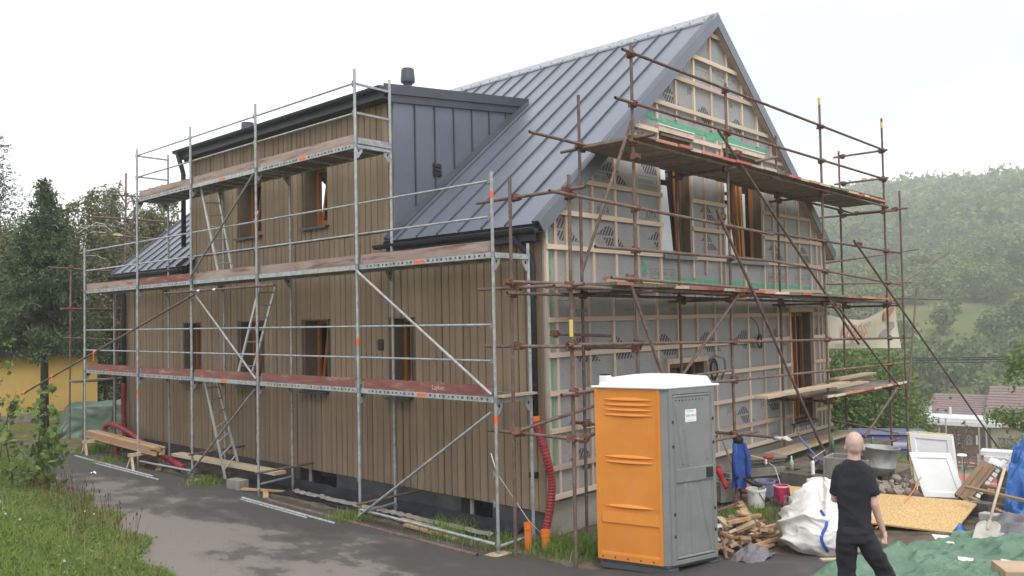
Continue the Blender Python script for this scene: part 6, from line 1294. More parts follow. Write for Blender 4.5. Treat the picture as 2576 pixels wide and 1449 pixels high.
# ------------------------------------------------------------------ vegetation
def leafmat(name, a, b, scale=.8, rough=.6, tr=.25):
    m = bpy.data.materials.new(name); m.use_nodes = True; t = m.node_tree; n = t.nodes; l = t.links; bs = n['Principled BSDF']; bs.inputs['Roughness'].default_value = rough; bs.inputs['Specular IOR Level'].default_value = .25
    g = n.new('ShaderNodeNewGeometry'); oi = n.new('ShaderNodeObjectInfo'); z = n.new('ShaderNodeTexNoise'); z.inputs['Scale'].default_value = scale; z.inputs['Detail'].default_value = 6; z.inputs['Roughness'].default_value = .7; l.new(g.outputs[0], z.inputs[0])
    ad = n.new('ShaderNodeMath'); ad.operation = 'MULTIPLY_ADD'; ad.inputs[1].default_value = .28; l.new(g.outputs['Random Per Island'], ad.inputs[0]); l.new(z.outputs[0], ad.inputs[2])
    ad2 = n.new('ShaderNodeMath'); ad2.operation = 'MULTIPLY_ADD'; ad2.inputs[1].default_value = .22; l.new(oi.outputs['Random'], ad2.inputs[0]); l.new(ad.outputs[0], ad2.inputs[2])
    r = n.new('ShaderNodeValToRGB'); r.color_ramp.elements[0].position = .42; r.color_ramp.elements[1].position = 1.0; r.color_ramp.elements[0].color = (*a, 1); r.color_ramp.elements[1].color = (*b, 1); l.new(ad2.outputs[0], r.inputs[0]); l.new(r.outputs[0], bs.inputs['Base Color'])
    if tr:
        tn = n.new('ShaderNodeBsdfTranslucent'); l.new(r.outputs[0], tn.inputs[0]); mxs = n.new('ShaderNodeMixShader'); mxs.inputs[0].default_value = tr; l.new(bs.outputs[0], mxs.inputs[1]); l.new(tn.outputs[0], mxs.inputs[2]); l.new(mxs.outputs[0], n['Material Output'].inputs[0])
    return m
MT['leaf'] = leafmat('broad_leaves', (.055, .10, .026), (.15, .22, .06)); MT['leafdark'] = leafmat('dark_needles', (.034, .058, .028), (.095, .14, .062), .7, tr=.15); MT['leafbirch'] = leafmat('birch_leaves', (.095, .11, .05), (.22, .23, .115)); MT['leafbright'] = leafmat('bright_leaves', (.075, .13, .03), (.19, .27, .075)); MT['leafhill'] = leafmat('hill_leaves', (.042, .082, .024), (.18, .25, .075), .08); MT['leafforest'] = leafmat('forest_leaves', (.022, .055, .020), (.16, .225, .065), .09)
MT['grassblade'] = leafmat('grass_blades', (.10, .165, .03), (.25, .36, .085), 1.0, tr=.3); MT['straw'] = leafmat('dry_grass', (.22, .18, .09), (.38, .32, .17), 2, tr=.2); MT['seedhead'] = M('brown_seed_heads', (.10, .05, .03), rough=.9)
MT['bark'] = M('bark', (.055, .042, .033), (.105, .085, .07), 6, .95, st=(2, 2, .4), bump=.6); MT['birchbark'] = M('birch_bark', (.42, .40, .37), (.55, .53, .50), 3, .8, c3=(.05, .045, .04), s3=4, lo3=.55, hi3=.62)
def cards(P, size, rg, aspect=.7, up=0.0, hang=0.0):
    """random leaf quads (folded in two triangles' worth of shape) at points P"""
    n = len(P); d1 = rg.normal(size=(n, 3)); d1[:, 2] *= (1 - up); d1[:, 2] -= hang * np.abs(d1).sum(1); d1 /= np.linalg.norm(d1, axis=1, keepdims=True) + 1e-9
    d2 = np.cross(d1, rg.normal(size=(n, 3))); d2 /= np.linalg.norm(d2, axis=1, keepdims=True) + 1e-9; s = (size * rg.uniform(.6, 1.3, n))[:, None]
    a = P; b = P + d1 * s * .5 + d2 * s * aspect * .5; c = P + d1 * s; d = P + d1 * s * .5 - d2 * s * aspect * .5
    v = np.stack([a, b, c, d], 1).reshape(-1, 3); q = np.arange(4 * n).reshape(-1, 4); return v, q
def clumps(c, r, ncl, per, rg, sp=.28, shell=.55, flat=1.0):
    """points gathered in clumps through an ellipsoid"""
    u = rg.normal(size=(ncl, 3)); u /= np.linalg.norm(u, axis=1, keepdims=True); rad = (rg.uniform(shell ** 3, 1, ncl) ** (1 / 3))[:, None]; cc = u * rad * (1 + .18 * rg.normal(size=(ncl, 1)))
    pts = cc[:, None, :] + rg.normal(size=(ncl, per, 3)) * sp * rg.uniform(.5, 1.2, (ncl, 1, 1)); pts = pts.reshape(-1, 3); return pts * np.array(r) + np.array(c), cc * np.array(r) + np.array(c)
def join_cards(lst):
    V_, Q_, o = [], [], 0
    for v, q in lst: V_.append(v); Q_.append(q + o); o += len(v)
    return np.vstack(V_), np.vstack(Q_)
def decid(name, base, h, rad, label, seed, mat='leaf', n=(90, 60), leaf=.16, group=None, th=.12, crown0=.3):
    rg = np.random.default_rng(seed); t = thing(name, label, 'tree', base, group); base = V(base); cz = h * (crown0 + 1) / 2
    pts, cc = clumps((0, 0, cz), (rad, rad, h * (1 - crown0) / 2), n[0], n[1], rg); v, q = cards(pts, leaf, rg); me = fast_mesh('crown', v + np.array(base), q, MT[mat]); obj('crown', me, None, t)
    mb = MB(); top = base + V((rg.normal() * .1, rg.normal() * .1, h * .8)); mb.path([base - V((0, 0, .2)), base.lerp(top, .35) + V((rg.normal() * .05, rg.normal() * .05, 0)), base.lerp(top, .7), top], [th, th * .75, th * .45, th * .12], 8)
    for k in range(min(14, len(cc))):
        e = base + V(cc[k]); s = base.lerp(top, max(.25, min(.85, (e.z - base.z) / h * .7))); mb.path([s, s.lerp(e, .5) + V((0, 0, .1 * h * .3)), e], [th * .35, th * .22, th * .06], 5)
    obj('trunk', mb, MT['bark'], t, smooth=True); return t
def spruce(base, h, rad, label, seed, mat='leafdark', bare=.0, dens=1.0, start=.12):
    rg = np.random.default_rng(seed); base = V(base); t = thing('spruce_tree', label, 'tree', base); P = []; mb = MB(); mb.path([base - V((0, 0, .2)), base + V((0, 0, h * .5)), base + V((0, 0, h))], [.018 * h, .011 * h, .004], 8); nw = int(34 * dens)
    for k in range(nw):
        f = start + (1 - start) * (k / nw) ** .9; z = h * f; L_ = rad * (1 - f) ** .75 * rg.uniform(.8, 1.1) + .06; nb = 7 if f < .8 else 5
        for b in range(nb):
            a = rg.uniform(0, 6.283); l = L_ * rg.uniform(.6, 1.12); m = max(3, int(l / .07)); tt_ = np.linspace(.12 + bare * .0, 1, m); x = l * tt_; zz = z - .35 * l * tt_ ** 1.3 + .16 * l * tt_ ** 3
            q = np.stack([np.cos(a) * x, np.sin(a) * x, zz], 1); P.append(np.repeat(q, 7, 0) + rg.normal(size=(m * 7, 3)) * np.array([.06, .06, .05]) * (1 + .6 * l))
            if b < 4: mb.path([base + V(tuple(q[i])) for i in (0, m // 2, m - 1)], [.012, .009, .004], 4)
    P = np.vstack(P)
    if bare: P = P[rg.random(len(P)) > bare]
    v, q = cards(P, .15, rg, .28, hang=.15); obj('crown', fast_mesh('crown', v + np.array(base), q, MT[mat]), None, t); obj('trunk', mb, MT['bark'], t, smooth=True); return t
def weeping(base, h, rad, label, seed, n=26, strands=11):
    rg = np.random.default_rng(seed); base = V(base); t = thing('birch_tree', label, 'tree', base, 'weeping birches behind the far end of the house'); mb = MB(); P = []; tw = MB()
    mb.path([base - V((0, 0, .2)), base + V((.1, .05, h * .4)), base + V((-.05, .1, h * .75)), base + V((.05, 0, h * .95))], [.16, .12, .07, .02], 8)
    for k in range(n):
        f = rg.uniform(.42, 1.0); a = rg.uniform(0, 6.283); l = rad * rg.uniform(.35, 1.0) * (1.15 - .5 * (f - .4)); s = base + V((0, 0, h * f * .93)); d_ = V((math.cos(a), math.sin(a), 0)); pts = [s, s + d_ * l * .35 + V((0, 0, .10 * h * rg.uniform(.4, 1))), s + d_ * l * .7 + V((0, 0, .09 * h * rg.uniform(.3, .9))), s + d_ * l]
        mb.path(pts, [.03, .022, .014, .006], 5)
        for j in range(strands):
            u = rg.uniform(.35, 1) * 3; i = min(int(u), 2); p = pts[i].lerp(pts[i + 1], u - i); ln = rg.uniform(.6, 1.0) * min(3.4, max(.6, p.z - base.z - 2.6)) * .75; sway = rg.normal(size=3) * .12; m = max(4, int(ln / .10)); tt_ = np.linspace(0, 1, m)[:, None]
            q = np.array(p)[None] + np.array([d_.x, d_.y, 0])[None] * .3 * np.sqrt(tt_) + sway[None] * tt_ + np.array([0, 0, -1])[None] * ln * tt_ ** 1.2; tw.path([V(tuple(q[e])) for e in (0, m // 2, m - 1)], .006, 3, caps=False); P.append(q[1:] + rg.normal(size=(m - 1, 3)) * .045); P.append(q[1:] + rg.normal(size=(m - 1, 3)) * .07)
    P = np.vstack(P); v, q = cards(P, .125, rg, .7, hang=.2); obj('crown', fast_mesh('crown', v, q, MT['leafbirch']), None, t); obj('trunk', mb, MT['birchbark'], t, smooth=True); obj('twigs', tw, MT['bark'], t)
def gp_(px, t): v = ray(px, 900); k = t / math.hypot(v.x, v.y); x, y = CAM.x + v.x * k, CAM.y + v.y * k; return V((x, y, hzf(x, y)))
def top_h(px, py, b): v = ray(px, py); k = math.hypot(b.x - CAM.x, b.y - CAM.y) / math.hypot(v.x, v.y); return CAM.z + v.z * k - b.z
b = gp_(112, 29); spruce(b, top_h(112, 452, b), 2.7, 'dense dark green spruce with a pointed top by the drive', 1, start=.36, dens=1.7)
b = gp_(-5, 38); spruce(b, top_h(5, 330, b), 3.0, 'tall dark half-bare spruce at the left edge', 2, bare=.55, dens=1.0)
b = gp_(35, 37); decid('leafy_tree', b, top_h(60, 590, b), 2.6, 'green leafy tree between the two spruces', 3, 'leaf', (120, 60), .18, crown0=.5)
b = gp_(175, 36); weeping(b, top_h(175, 560, b), 3.4, 'weeping birch right behind the dense spruce', 4, 52, 15)
b = gp_(318, 39); weeping(b, top_h(335, 455, b), 2.9, 'taller weeping birch nearest to the house end', 5, 52, 15)
b = gp_(250, 46); weeping(b, top_h(250, 610, b), 4.2, 'low broad weeping birch between the other two birches', 6, 52, 15)
b = gp_(395, 42); decid('leafy_tree', b, top_h(400, 590, b), 2.4, 'green tree just behind the far roof of the house', 7, 'leafbirch', (70, 55), .15)
for k, (px, t, hh, rr, sd, mt) in enumerate(((262, 37, 4.2, 1.5, 12, 'leafdark'), (300, 40, 4.6, 1.7, 13, 'leaf'), (30, 42, 6.4, 3.2, 14, 'leaf'), (215, 50, 6.0, 4.0, 16, 'leafbirch'))):
    b = gp_(px, t); decid('yew_shrub', b, hh, rr, ('dark evergreen shrub behind the green covered pile', 'green shrub behind the far scaffold tubes', 'large green shrub behind the yellow garage at the left edge', 'broad pale green thicket behind the weeping birches')[k], sd, mt, (70, 60), .15, 'shrubs behind the drive', .06, .02)
bb = gp_(118, 29)
o = bpy.data.objects.get('spruce_tree')
# yellow house behind the trees
xr = at(245, 960, 'y', 24).x
yh = thing('yellow_garage', 'low yellow rendered garage behind the green covered pile', 'garage', (0, 26, .05)); MT['yellowwall'] = M('ochre_render', (.56, .37, .11), (.62, .42, .14), 1.5, .9)
obj('wall', MB().bx(-7, xr, 24, 29, -.2, 2.35), MT['yellowwall'], yh); obj('roof', MB().prism([(-7.3, 23.7, 2.3), (-7.3, 29.3, 2.3), (-7.3, 29.3, 2.9), (-7.3, 23.7, 2.5)], (xr + 7.6, 0, 0)), MT['gutter'], yh); obj('plinth', MB().bx(-7, xr + .02, 23.96, 23.999, -.2, .35), MT['concrete'], yh)
rh_ = thing('red_roof_house', 'distant house with a red tiled roof at the left edge', 'house', gp_(-30, 75)); b = gp_(-30, 75); obj('wall', MB().bx(b.x - 6, b.x + 3.0, b.y, b.y + 8, 0, 7.0), MT['beige0'] if 'beige0' in MT else MT['plinthlight'], rh_); MT['redtile'] = M('red_roof_tile', (.30, .085, .05), (.40, .13, .08), 6, .85); obj('roof', MB().prism([(b.x - 6.5, b.y - .5, 6.9), (b.x - 6.5, b.y + 8.5, 6.9), (b.x - 6.5, b.y + 4, 10.2)], (10, 0, 0)), MT['redtile'], rh_)
# maple saplings at the left edge of the bank
def maple(base, h, seed, label, lean, n=150, spread=.55, leaf=.105):
    rg = np.random.default_rng(seed); base = V(base); t = thing('maple_sapling', label, 'sapling', base); mb = MB(); top = base + V(lean) + V((0, 0, h)); pth = [base.lerp(top, f) + V((.04 * math.sin(f * 7 + seed), .04 * math.cos(f * 5), 0)) for f in np.linspace(0, 1, 7)]; mb.path(pth, [.016, .014, .012, .010, .008, .006, .003], 6); P = []
    for k in range(16):
        f = rg.uniform(.1, .95); s = base.lerp(top, f); a = rg.uniform(0, 6.28); l = spread * rg.uniform(.4, 1) * (1.1 - .6 * f); e = s + V((math.cos(a) * l, math.sin(a) * l, l * rg.uniform(.1, .6))); mb.path([s, s.lerp(e, .5) + V((0, 0, .04)), e], [.007, .005, .002], 4)
        for j in range(n // 16): q = s.lerp(e, rg.uniform(.25, 1.1)); P.append(np.array(q) + rg.normal(size=3) * .05)
    P = np.array(P); vs_, qs = [], []; L5 = [(0, 0), (.35, -.05), (.62, .22), (.40, .36), (.52, .72), (.22, .60), (0, 1.0), (-.22, .60), (-.52, .72), (-.40, .36), (-.62, .22), (-.35, -.05)]
    mb2 = MB()
    for p in P:
        d1 = V(rg.normal(size=3)); d1.z -= .4; d1.normalize(); d2 = d1.orthogonal().normalized(); d2.rotate(Matrix.Rotation(rg.uniform(-.9, .9), 3, d1)); s = leaf * rg.uniform(.6, 1.25); mb2.add([V(p) + d2 * (a * s) + d1 * (b * s) for a, b in L5], [tuple(range(12))])
    obj('leaves', mb2, MT['leafbright'], t); obj('stem', mb, MT['bark'], t); return t
for k, (x, y, h, ln, n, lb) in enumerate(((-3.95, 8.6, 2.0, (.1, .2, 0), 130, 'leafy maple sapling at the left edge, leaning towards the drive'), (-3.75, 9.6, 1.5, (.35, .1, 0), 110, 'short maple sapling in front at the edge of the drive'), (-4.2, 10.6, 2.9, (.25, .3, 0), 120, 'tallest thin maple sapling with a bare reddish shoot'), (-3.5, 10.4, 1.0, (.6, .2, 0), 150, 'low spreading maple sapling next to the drive'), (-4.5, 8.2, 1.3, (-.05, .1, 0), 110, 'maple sapling at the very left edge'), (-3.6, 12.2, 1.6, (.5, .5, 0), 120, 'maple sapling arching over the far drive'), (-3.9, 9.1, .9, (.2, -.2, 0), 150, 'bushy low maple sapling in the grass'))): maple(on(x, y, -.05), h, 40 + k, lb, ln, n)
# grass on the bank
def grass(n, fn, hmin, hmax, wd, mat, label, seed, name='grass'):
    rg = np.random.default_rng(seed); P = fn(rg, n); n = len(P); h = rg.uniform(hmin, hmax, n)[:, None]; a = rg.uniform(0, 6.283, n); d_ = np.stack([np.cos(a), np.sin(a), np.zeros(n)], 1); ln = rg.normal(size=(n, 3)) * np.array([.35, .35, 0]); up = np.array([[0, 0, 1.0]])
    w_ = wd * rg.uniform(.6, 1.4, (n, 1)); b0 = P - d_ * w_; b1 = P + d_ * w_; m = P + (up + ln * .35) * h * .6; t0 = m - d_ * w_ * .7; t1 = m + d_ * w_ * .7; tp2 = P + (up * .95 + ln) * h
    v = np.stack([b0, b1, t1, t0, tp2 - d_ * w_ * .15, tp2 + d_ * w_ * .15], 1).reshape(-1, 3); i = np.arange(n)[:, None] * 6; q = np.concatenate([i + np.array([[0, 1, 2, 3]]), i + np.array([[3, 2, 5, 4]])]); return tag(obj(name, fast_mesh(name, v, q, MT[mat]), None), label, 'grass', kind='stuff')
def bank_pts(rg, n):
    y = rg.uniform(-1.0, 19, n); y = np.where(rg.random(n) < .6, rg.uniform(1, 9, n), y); off = rg.exponential(1.3, n); x = xedge(y) - off + .06 + .18 * np.sin(y * 3.1) * np.exp(-off * 2); k = off < 6; x, y = x[k], y[k]; return np.stack([x, y, hz(x, y) - .01], 1)
grass(95000, bank_pts, .04, .13, .005, 'grassblade', 'short green grass covering the bank beside the drive', 5); grass(2600, lambda rg, n: bank_pts(rg, n), .12, .34, .003, 'straw', 'pale dry grass stalks among the green grass of the bank', 6, 'dry_grass')
def weeds(rg, n):
    P = bank_pts(rg, n // 9); return np.repeat(P, 9, 0) + rg.normal(size=(len(P) * 9, 3)) * np.array([.06, .06, .02]) + np.array([0, 0, .06])
rg = np.random.default_rng(8); v, q = cards(weeds(rg, 11000), .05, rg, .7); tag(obj('weeds', fast_mesh('weeds', v, q, MT['leafbright']), None), 'broad-leaved weeds scattered through the grass of the bank', 'weeds', kind='stuff')
def seed_pts(): 
    rg = np.random.default_rng(9); mb = MB()
    for k in range(90):
        y = rg.uniform(4, 9); x = float(xedge(y)) - rg.uniform(-.1, .9); z = hzf(x, y); h = rg.uniform(.25, .5); l = rg.normal(size=2) * .06; mb.path([(x, y, z), (x + l[0], y + l[1], z + h)], .003, 3); mb.path([(x + l[0], y + l[1], z + h - .01), (x + l[0] * 1.1, y + l[1] * 1.1, z + h + .035)], [.008, .004], 5)
    return mb
tag(obj('plantain_stalks', seed_pts(), MT['seedhead']), 'thin plantain stalks with brown seed heads at the edge of the drive', 'stalks', kind='stuff')
def flow():
    rg = np.random.default_rng(10); mb = MB()
    for k in range(7):
        y = rg.uniform(2, 6); x = float(xedge(y)) - rg.uniform(.1, 2); mb.lathe([(.004, 0), (.018, .006), (.012, .022), (.003, .026)], 6, (x, y, hzf(x, y) + rg.uniform(.1, .2)))
    return mb
tag(obj('clover_flowers', flow(), M('clover_pink', (.62, .36, .46), rough=.8)), 'small pink clover flowers in the grass of the bank', 'flowers', kind='stuff')
def edge_pts(rg, n):
    c = np.array([(-.62, .3), (-.75, 1.2), (-.5, 1.6), (-.4, -.5), (-.2, -.9), (.1, -.7), (.5, -1.0), (-.1, -.35), (2.0, -1.5), (2.4, -1.55), (2.8, -1.6), (3.2, -1.62), (-.3, 15.2), (.2, 15.6), (-.6, 15.0), (.4, 16.2), (-.9, 14.7), (1.2, -.5), (.9, -1.5), (-1.05, 12.7), (-.95, 8.2), (-1.0, 3.3)]); i = rg.integers(0, len(c), n); p = c[i] + rg.normal(size=(n, 2)) * np.array([.2, .2]); return np.stack([p[:, 0], p[:, 1], hz(p[:, 0], p[:, 1])], 1)
grass(9000, edge_pts, .04, .20, .006, 'grassblade', 'green weeds and grass tufts at the foot of the walls and scaffold', 15, 'grass_tufts')
def slope_pts(rg, n):
    y = rg.uniform(-6, 3, n); x = xdrop(y) + rg.uniform(-.5, 3.5, n); return np.stack([x, y, hz(x, y)], 1)
grass(9000, slope_pts, .04, .12, .008, 'grassblade', 'grass on the edge of the yard beyond the rubble', 16, 'yard_edge_grass')
# trees beyond the yard, below the banner and on the hillside
for k, (px, t, py, rr, lb) in enumerate(((2150, 37, 880, 1.7, 'dense green tree below the hanging banner'), (2225, 40, 930, 1.0, 'green tree right of the banner behind the scaffold tubes'), (2100, 35, 905, 1.2, 'green tree close to the right house corner'), (2285, 52, 1010, .9, 'rounded green tree left of the far roofs'), (2190, 54, 860, 2.2, 'taller green tree behind the banner'), (2255, 60, 960, 1.3, 'bushy green tree above the van'))):
    b = gp_(px, t); decid('garden_tree', b, top_h(px, py, b), rr, lb, 62 + k, 'leaf', (120, 70), .17, 'garden trees beyond the yard', .1, .12)
for k, (px, t, py, rr, lb) in enumerate(((2562, 14, 880, .9, 'leafy branch tips of a tree reaching in at the right edge'),)):
    pass
def twig_tree(px, py, t, r, label, seed):
    c = atd(px, py, t); b = V((c.x + .5, c.y - 1.6, hzf(c.x, c.y - 1.6))); tr = thing('walnut_tree', label, 'tree', b); rg = np.random.default_rng(seed); pts, cc = clumps(tuple(c), r, 22, 26, rg, .22); v, q = cards(pts, .20, rg, .55, hang=.2); obj('crown', fast_mesh('crown', v, q, MT['leafbright']), None, tr); mb = MB(); s = V(c) + V((.5, -2.2, .3)); mb.path([b, b.lerp(s, .6) + V((.1, 0, 0)), s], [.12, .09, .06], 7)
    for k in range(8): mb.path([s, s.lerp(V(cc[k]), .5), V(cc[k])], [.04, .025, .008], 5)
    obj('trunk', mb, MT['bark'], tr)
twig_tree(2575, 1045, 30, (1.1, 1.0, .35), 'leafy branch reaching in over the beige wall at the right edge', 71); twig_tree(2590, 925, 30, (.8, .8, .8), 'leafy treetop at the right edge above the far roofs', 72)
def treemesh(seed, ncl, per, leaf, mat, r=(.36, .36, .42), cz=.56):
    rg = np.random.default_rng(seed); pts, cc = clumps((0, 0, cz), r, ncl, per, rg, .24, .35); v, q = cards(pts, leaf, rg, .8); k = 6; a = np.arange(k) / k * 6.283; tr = np.vstack([np.stack([.022 * np.cos(a), .022 * np.sin(a), 0 * a - .05], 1), np.stack([.012 * np.cos(a), .012 * np.sin(a), 0 * a + .5], 1)]); tq = np.array([(i, (i + 1) % k, k + (i + 1) % k, k + i) for i in range(k)])
    v2 = np.vstack([v, tr]); q2 = np.vstack([q, tq + len(v)]); me = fast_mesh('hill_tree', v2, q2, MT[mat]); me.materials.append(MT['bark']); mi = np.zeros(len(q2), np.int32); mi[len(q):] = 1; me.polygons.foreach_set('material_index', mi); return me
VAR = [treemesh(80 + k, 34, 26, .105, 'leafhill', ((.36, .36, .42), (.46, .44, .38), (.30, .30, .45), (.52, .5, .36))[k % 4]) for k in range(6)]
rg = np.random.default_rng(33); cnt = 0; tries = 0
while cnt < 285 and tries < 60000:
    tries += 1; a = rg.uniform(62, 82); t = 128 + 140 * rg.random() ** .8 if cnt < 200 else rg.uniform(266, 305); x, y = CAM.x + t * math.sin(math.radians(a)), CAM.y + t * math.cos(math.radians(a)); z = hzf(x, y); q = RM.transposed() @ (V((x, y, z)) - CAM); px = 1288 + 2124.56 * q.x / -q.z
    if not 2030 < px < 2640: continue
    # clearings of open meadow
    m_ = mnoise.noise((x * .035, y * .035, 2.0)) + .35 * mnoise.noise((x * .09, y * .09, 5)); dens = 1 if cnt >= 200 else .16 + (.84 if m_ > .02 else 0)
    if rg.random() > dens: continue
    h = (rg.uniform(1.8, 4.2) if rg.random() < .5 else rg.uniform(4, 7.5)) if t < 262 else rg.uniform(5, 10)
    if rg.random() < .12: h *= 1.5
    o = obj('hill_tree', VAR[rg.integers(0, 6)], None, None, mtx=Matrix.Translation((x, y, z - .1)) @ Matrix.Rotation(rg.uniform(0, 6.28), 4, 'Z') @ Matrix.Diagonal((h * rg.uniform(.9, 1.35), h * rg.uniform(.9, 1.35), h, 1))); near = cnt < 200
    tag(o, 'green bush or small tree standing on the open meadow of the hillside' if near else 'green tree at the lower edge of the hillside forest', 'tree', 'small trees on the hillside meadow' if near else 'trees at the edge of the hillside forest'); cnt += 1
fv, fq, off = [], [], 0
base_m = []
for k in range(4):
    r2 = np.random.default_rng(200 + k); pts, cc = clumps((0, 0, .6), (.42, .42, .42), 22, 20, r2, .22, .4); base_m.append(cards(pts, .12, r2, .85))
n_f = 0
while n_f < 1150:
    a = rg.uniform(60, 84); t = 292 + 218 * rg.random() ** .9; x, y = CAM.x + t * math.sin(math.radians(a)), CAM.y + t * math.cos(math.radians(a)); z = hzf(x, y); q_p = RM.transposed() @ (V((x, y, z)) - CAM)
    if not 2020 < 1288 + 2124.56 * q_p.x / -q_p.z < 2660: continue
    v, q = base_m[rg.integers(0, 4)]; h = rg.uniform(5, 12) if rg.random() < .8 else rg.uniform(11, 17); s = np.array([h * rg.uniform(.9, 1.3), h * rg.uniform(.9, 1.3), h]); th_ = rg.uniform(0, 6.28); c_, s_ = math.cos(th_), math.sin(th_); vr = np.stack([v[:, 0] * c_ - v[:, 1] * s_, v[:, 0] * s_ + v[:, 1] * c_, v[:, 2]], 1) * s + np.array([x, y, z - .5]); fv.append(vr); fq.append(q + off); off += len(v); n_f += 1
tag(obj('forest', fast_mesh('forest', np.vstack(fv), np.vstack(fq), MT['leafforest']), None), 'dense green forest covering the top of the hill', 'forest', kind='stuff')
# ------------------------------------------------------------------ van, school and sports court down the slope
MT['vanblue'] = M('dark_blue_van_paint', (.030, .042, .125), (.04, .052, .145), 3, .28, spec=.6); MT['vanroof'] = M('faded_blue_van_roof', (.15, .17, .27), (.19, .21, .31), 2, .45)
MT['court'] = M('red_court', (.40, .105, .075), (.45, .13, .095), .5, .9); MT['courtgreen'] = M('green_court', (.075, .16, .085), (.095, .185, .10), .6, .9); MT['brick'] = M('brown_brick', (.17, .075, .045), (.22, .10, .065), 3, .9); MT['beige'] = M('beige_render', (.42, .36, .28), (.47, .405, .32), .6, .9); MT['mauvetile'] = M('brown_mauve_roof_tiles', (.155, .105, .105), (.205, .145, .145), 2.5, .85, bump=.3); MT['canopy'] = M('white_canopy_edge', (.50, .52, .53), (.58, .60, .61), 1, .6); MT['fenceboard'] = M('brown_fence_board', (.16, .07, .05), (.22, .105, .075), 2, .85, vary=.15)
def van():
    c = atd(2187, 1085, 26.2); vd = V((ray(2187, 1085).x, ray(2187, 1085).y, 0)).normalized(); rt = V((vd.y, -vd.x, 0)); rt = (rt * .97 + vd * .24).normalized(); bk = V((-rt.y, rt.x, 0)); bk = bk if bk.dot(vd) > 0 else -bk; H = 2.0; g = V((c.x, c.y, c.z - H)); t = thing('van', 'dark blue van parked below the yard behind the scaffold', 'van', g)
    q = lambda u, w_, z: g + rt * u + bk * w_ + V((0, 0, z))
    # cross-section lofted along the length, +u is the rear
    st = [(-2.6, .55, .9, .86), (-2.5, .45, 1.05, .9), (-1.75, .42, 1.15, .92), (-1.15, .42, 1.78, .94), (-.8, .42, 1.95, .95), (0, .42, 2.0, .95), (1.6, .42, 1.98, .95), (2.05, .42, 1.9, .94), (2.12, .5, 1.75, .92)]; mb = MB(); rn = 16
    for u, z0, z1, hw in st:
        for k in range(rn):
            a = 2 * math.pi * k / rn + math.pi / rn; ca, sa = math.cos(a), math.sin(a); kk = (abs(ca) ** 5 + abs(sa) ** 5) ** (-1 / 5); zc, hh = (z0 + z1) / 2, (z1 - z0) / 2; mb.v.append(tuple(q(u, hw * ca * kk * (1 - .08 * max(0, sa)), zc + hh * sa * kk)))
    for i in range(len(st) - 1):
        for k in range(rn): mb.f.append((i * rn + k, i * rn + (k + 1) % rn, (i + 1) * rn + (k + 1) % rn, (i + 1) * rn + k)); mb.m.append(0)
    mb.f.append(tuple(reversed(range(rn)))); mb.f.append(tuple((len(st) - 1) * rn + k for k in range(rn))); mb.m += [0, 0]; body = obj('body', mb, MT['vanblue'], t, smooth=True)
    for k in range(5): obj('roof_rib', MB().beam(q(-.6, -.6 + .3 * k, 1.992), q(1.7, -.6 + .3 * k, 1.984), .08, .025), MT['vanroof'], body)
    for s in (-1, 1):
        obj('body_crease', MB().beam(q(-1.0, s * .955, 1.62), q(2.0, s * .945, 1.58), .02, .03), MT['vanblue'], body); obj('window', MB().hexa([q(u, s * w_, z) for u, w_, z in ((-1.45, .945, 1.15), (-.75, .96, 1.15), (-.75, .97, 1.15), (-1.45, .955, 1.15), (-1.1, .945, 1.6), (-.75, .95, 1.6), (-.75, .96, 1.6), (-1.1, .955, 1.6))]), MT['glass'], body)
        for u in (-1.7, 1.3):
            wc = q(u, s * .86, .33); Rw = Matrix((rt, V((0, 0, 1)), bk * s)).transposed(); wh = obj('wheel', MB().lathe([(.2, -.1), (.32, -.09), (.33, 0), (.32, .09), (.2, .1)], 20, wc, Rw), MT['black'], t); obj('rim', MB().lathe([(.19, .101), (.05, .11)], 14, wc, Rw), MT['galv'], wh)
    for s in (-1, 1): obj('headlight', MB().box(q(-2.56, s * .65, .8), (.1, .28, .16), Matrix((rt, bk, V((0, 0, 1)))).transposed()), MT['bucketwhite'], t); obj('tail_light', MB().box(q(2.1, s * .86, 1.1), (.06, .1, .34), Matrix((rt, bk, V((0, 0, 1)))).transposed()), MT['red'], t)
    obj('windscreen', MB().hexa([q(u, w_, z) for u, w_, z in ((-1.74, -.75, 1.17), (-1.74, .75, 1.17), (-1.70, .75, 1.17), (-1.70, -.75, 1.17), (-1.17, -.7, 1.77), (-1.17, .7, 1.77), (-1.13, .7, 1.77), (-1.13, -.7, 1.77))]), MT['glass'], t)
van()
# frame of the low ground, seen from the camera: metres to the right / away at 110 m
v0 = ray(2430, 1060); k0 = 108 / math.hypot(v0.x, v0.y); SO = V((CAM.x + v0.x * k0, CAM.y + v0.y * k0, 0)); svd = V((v0.x, v0.y, 0)).normalized(); srt = V((svd.y, -svd.x, 0)); srt = (srt * .99 + svd * -.12).normalized(); sbk = V((-srt.y, srt.x, 0)); sbk = sbk if sbk.dot(svd) > 0 else -sbk
GZ = hzf(SO.x, SO.y)
def sq(u, w_, z): return SO + srt * u + sbk * w_ + V((0, 0, GZ + z))
def su(px, w_=0): # sideways metres for a picture column at depth 108+w_
    v = ray(px, 1060); best = None
    for u in np.linspace(-60, 60, 2401):
        p = sq(u, w_, 0); q = RM.transposed() @ (p - CAM); e_ = abs(1288 + 2124.56 * q.x / -q.z - px)
        if best is None or e_ < best[0]: best = (e_, u)
    return best[1]
def szz(py, u, w_=0):
    p = sq(u, w_, 0); q = RM.transposed() @ (p - CAM); return 0 if False else ((p.z - CAM.z) - 0 and None)
def sbox(u0, u1, w0, w1, z0, z1): return MB().hexa([sq(u, w_, z) for z in (z0, z1) for u, w_ in ((u0, w0), (u1, w0), (u1, w1), (u0, w1))])
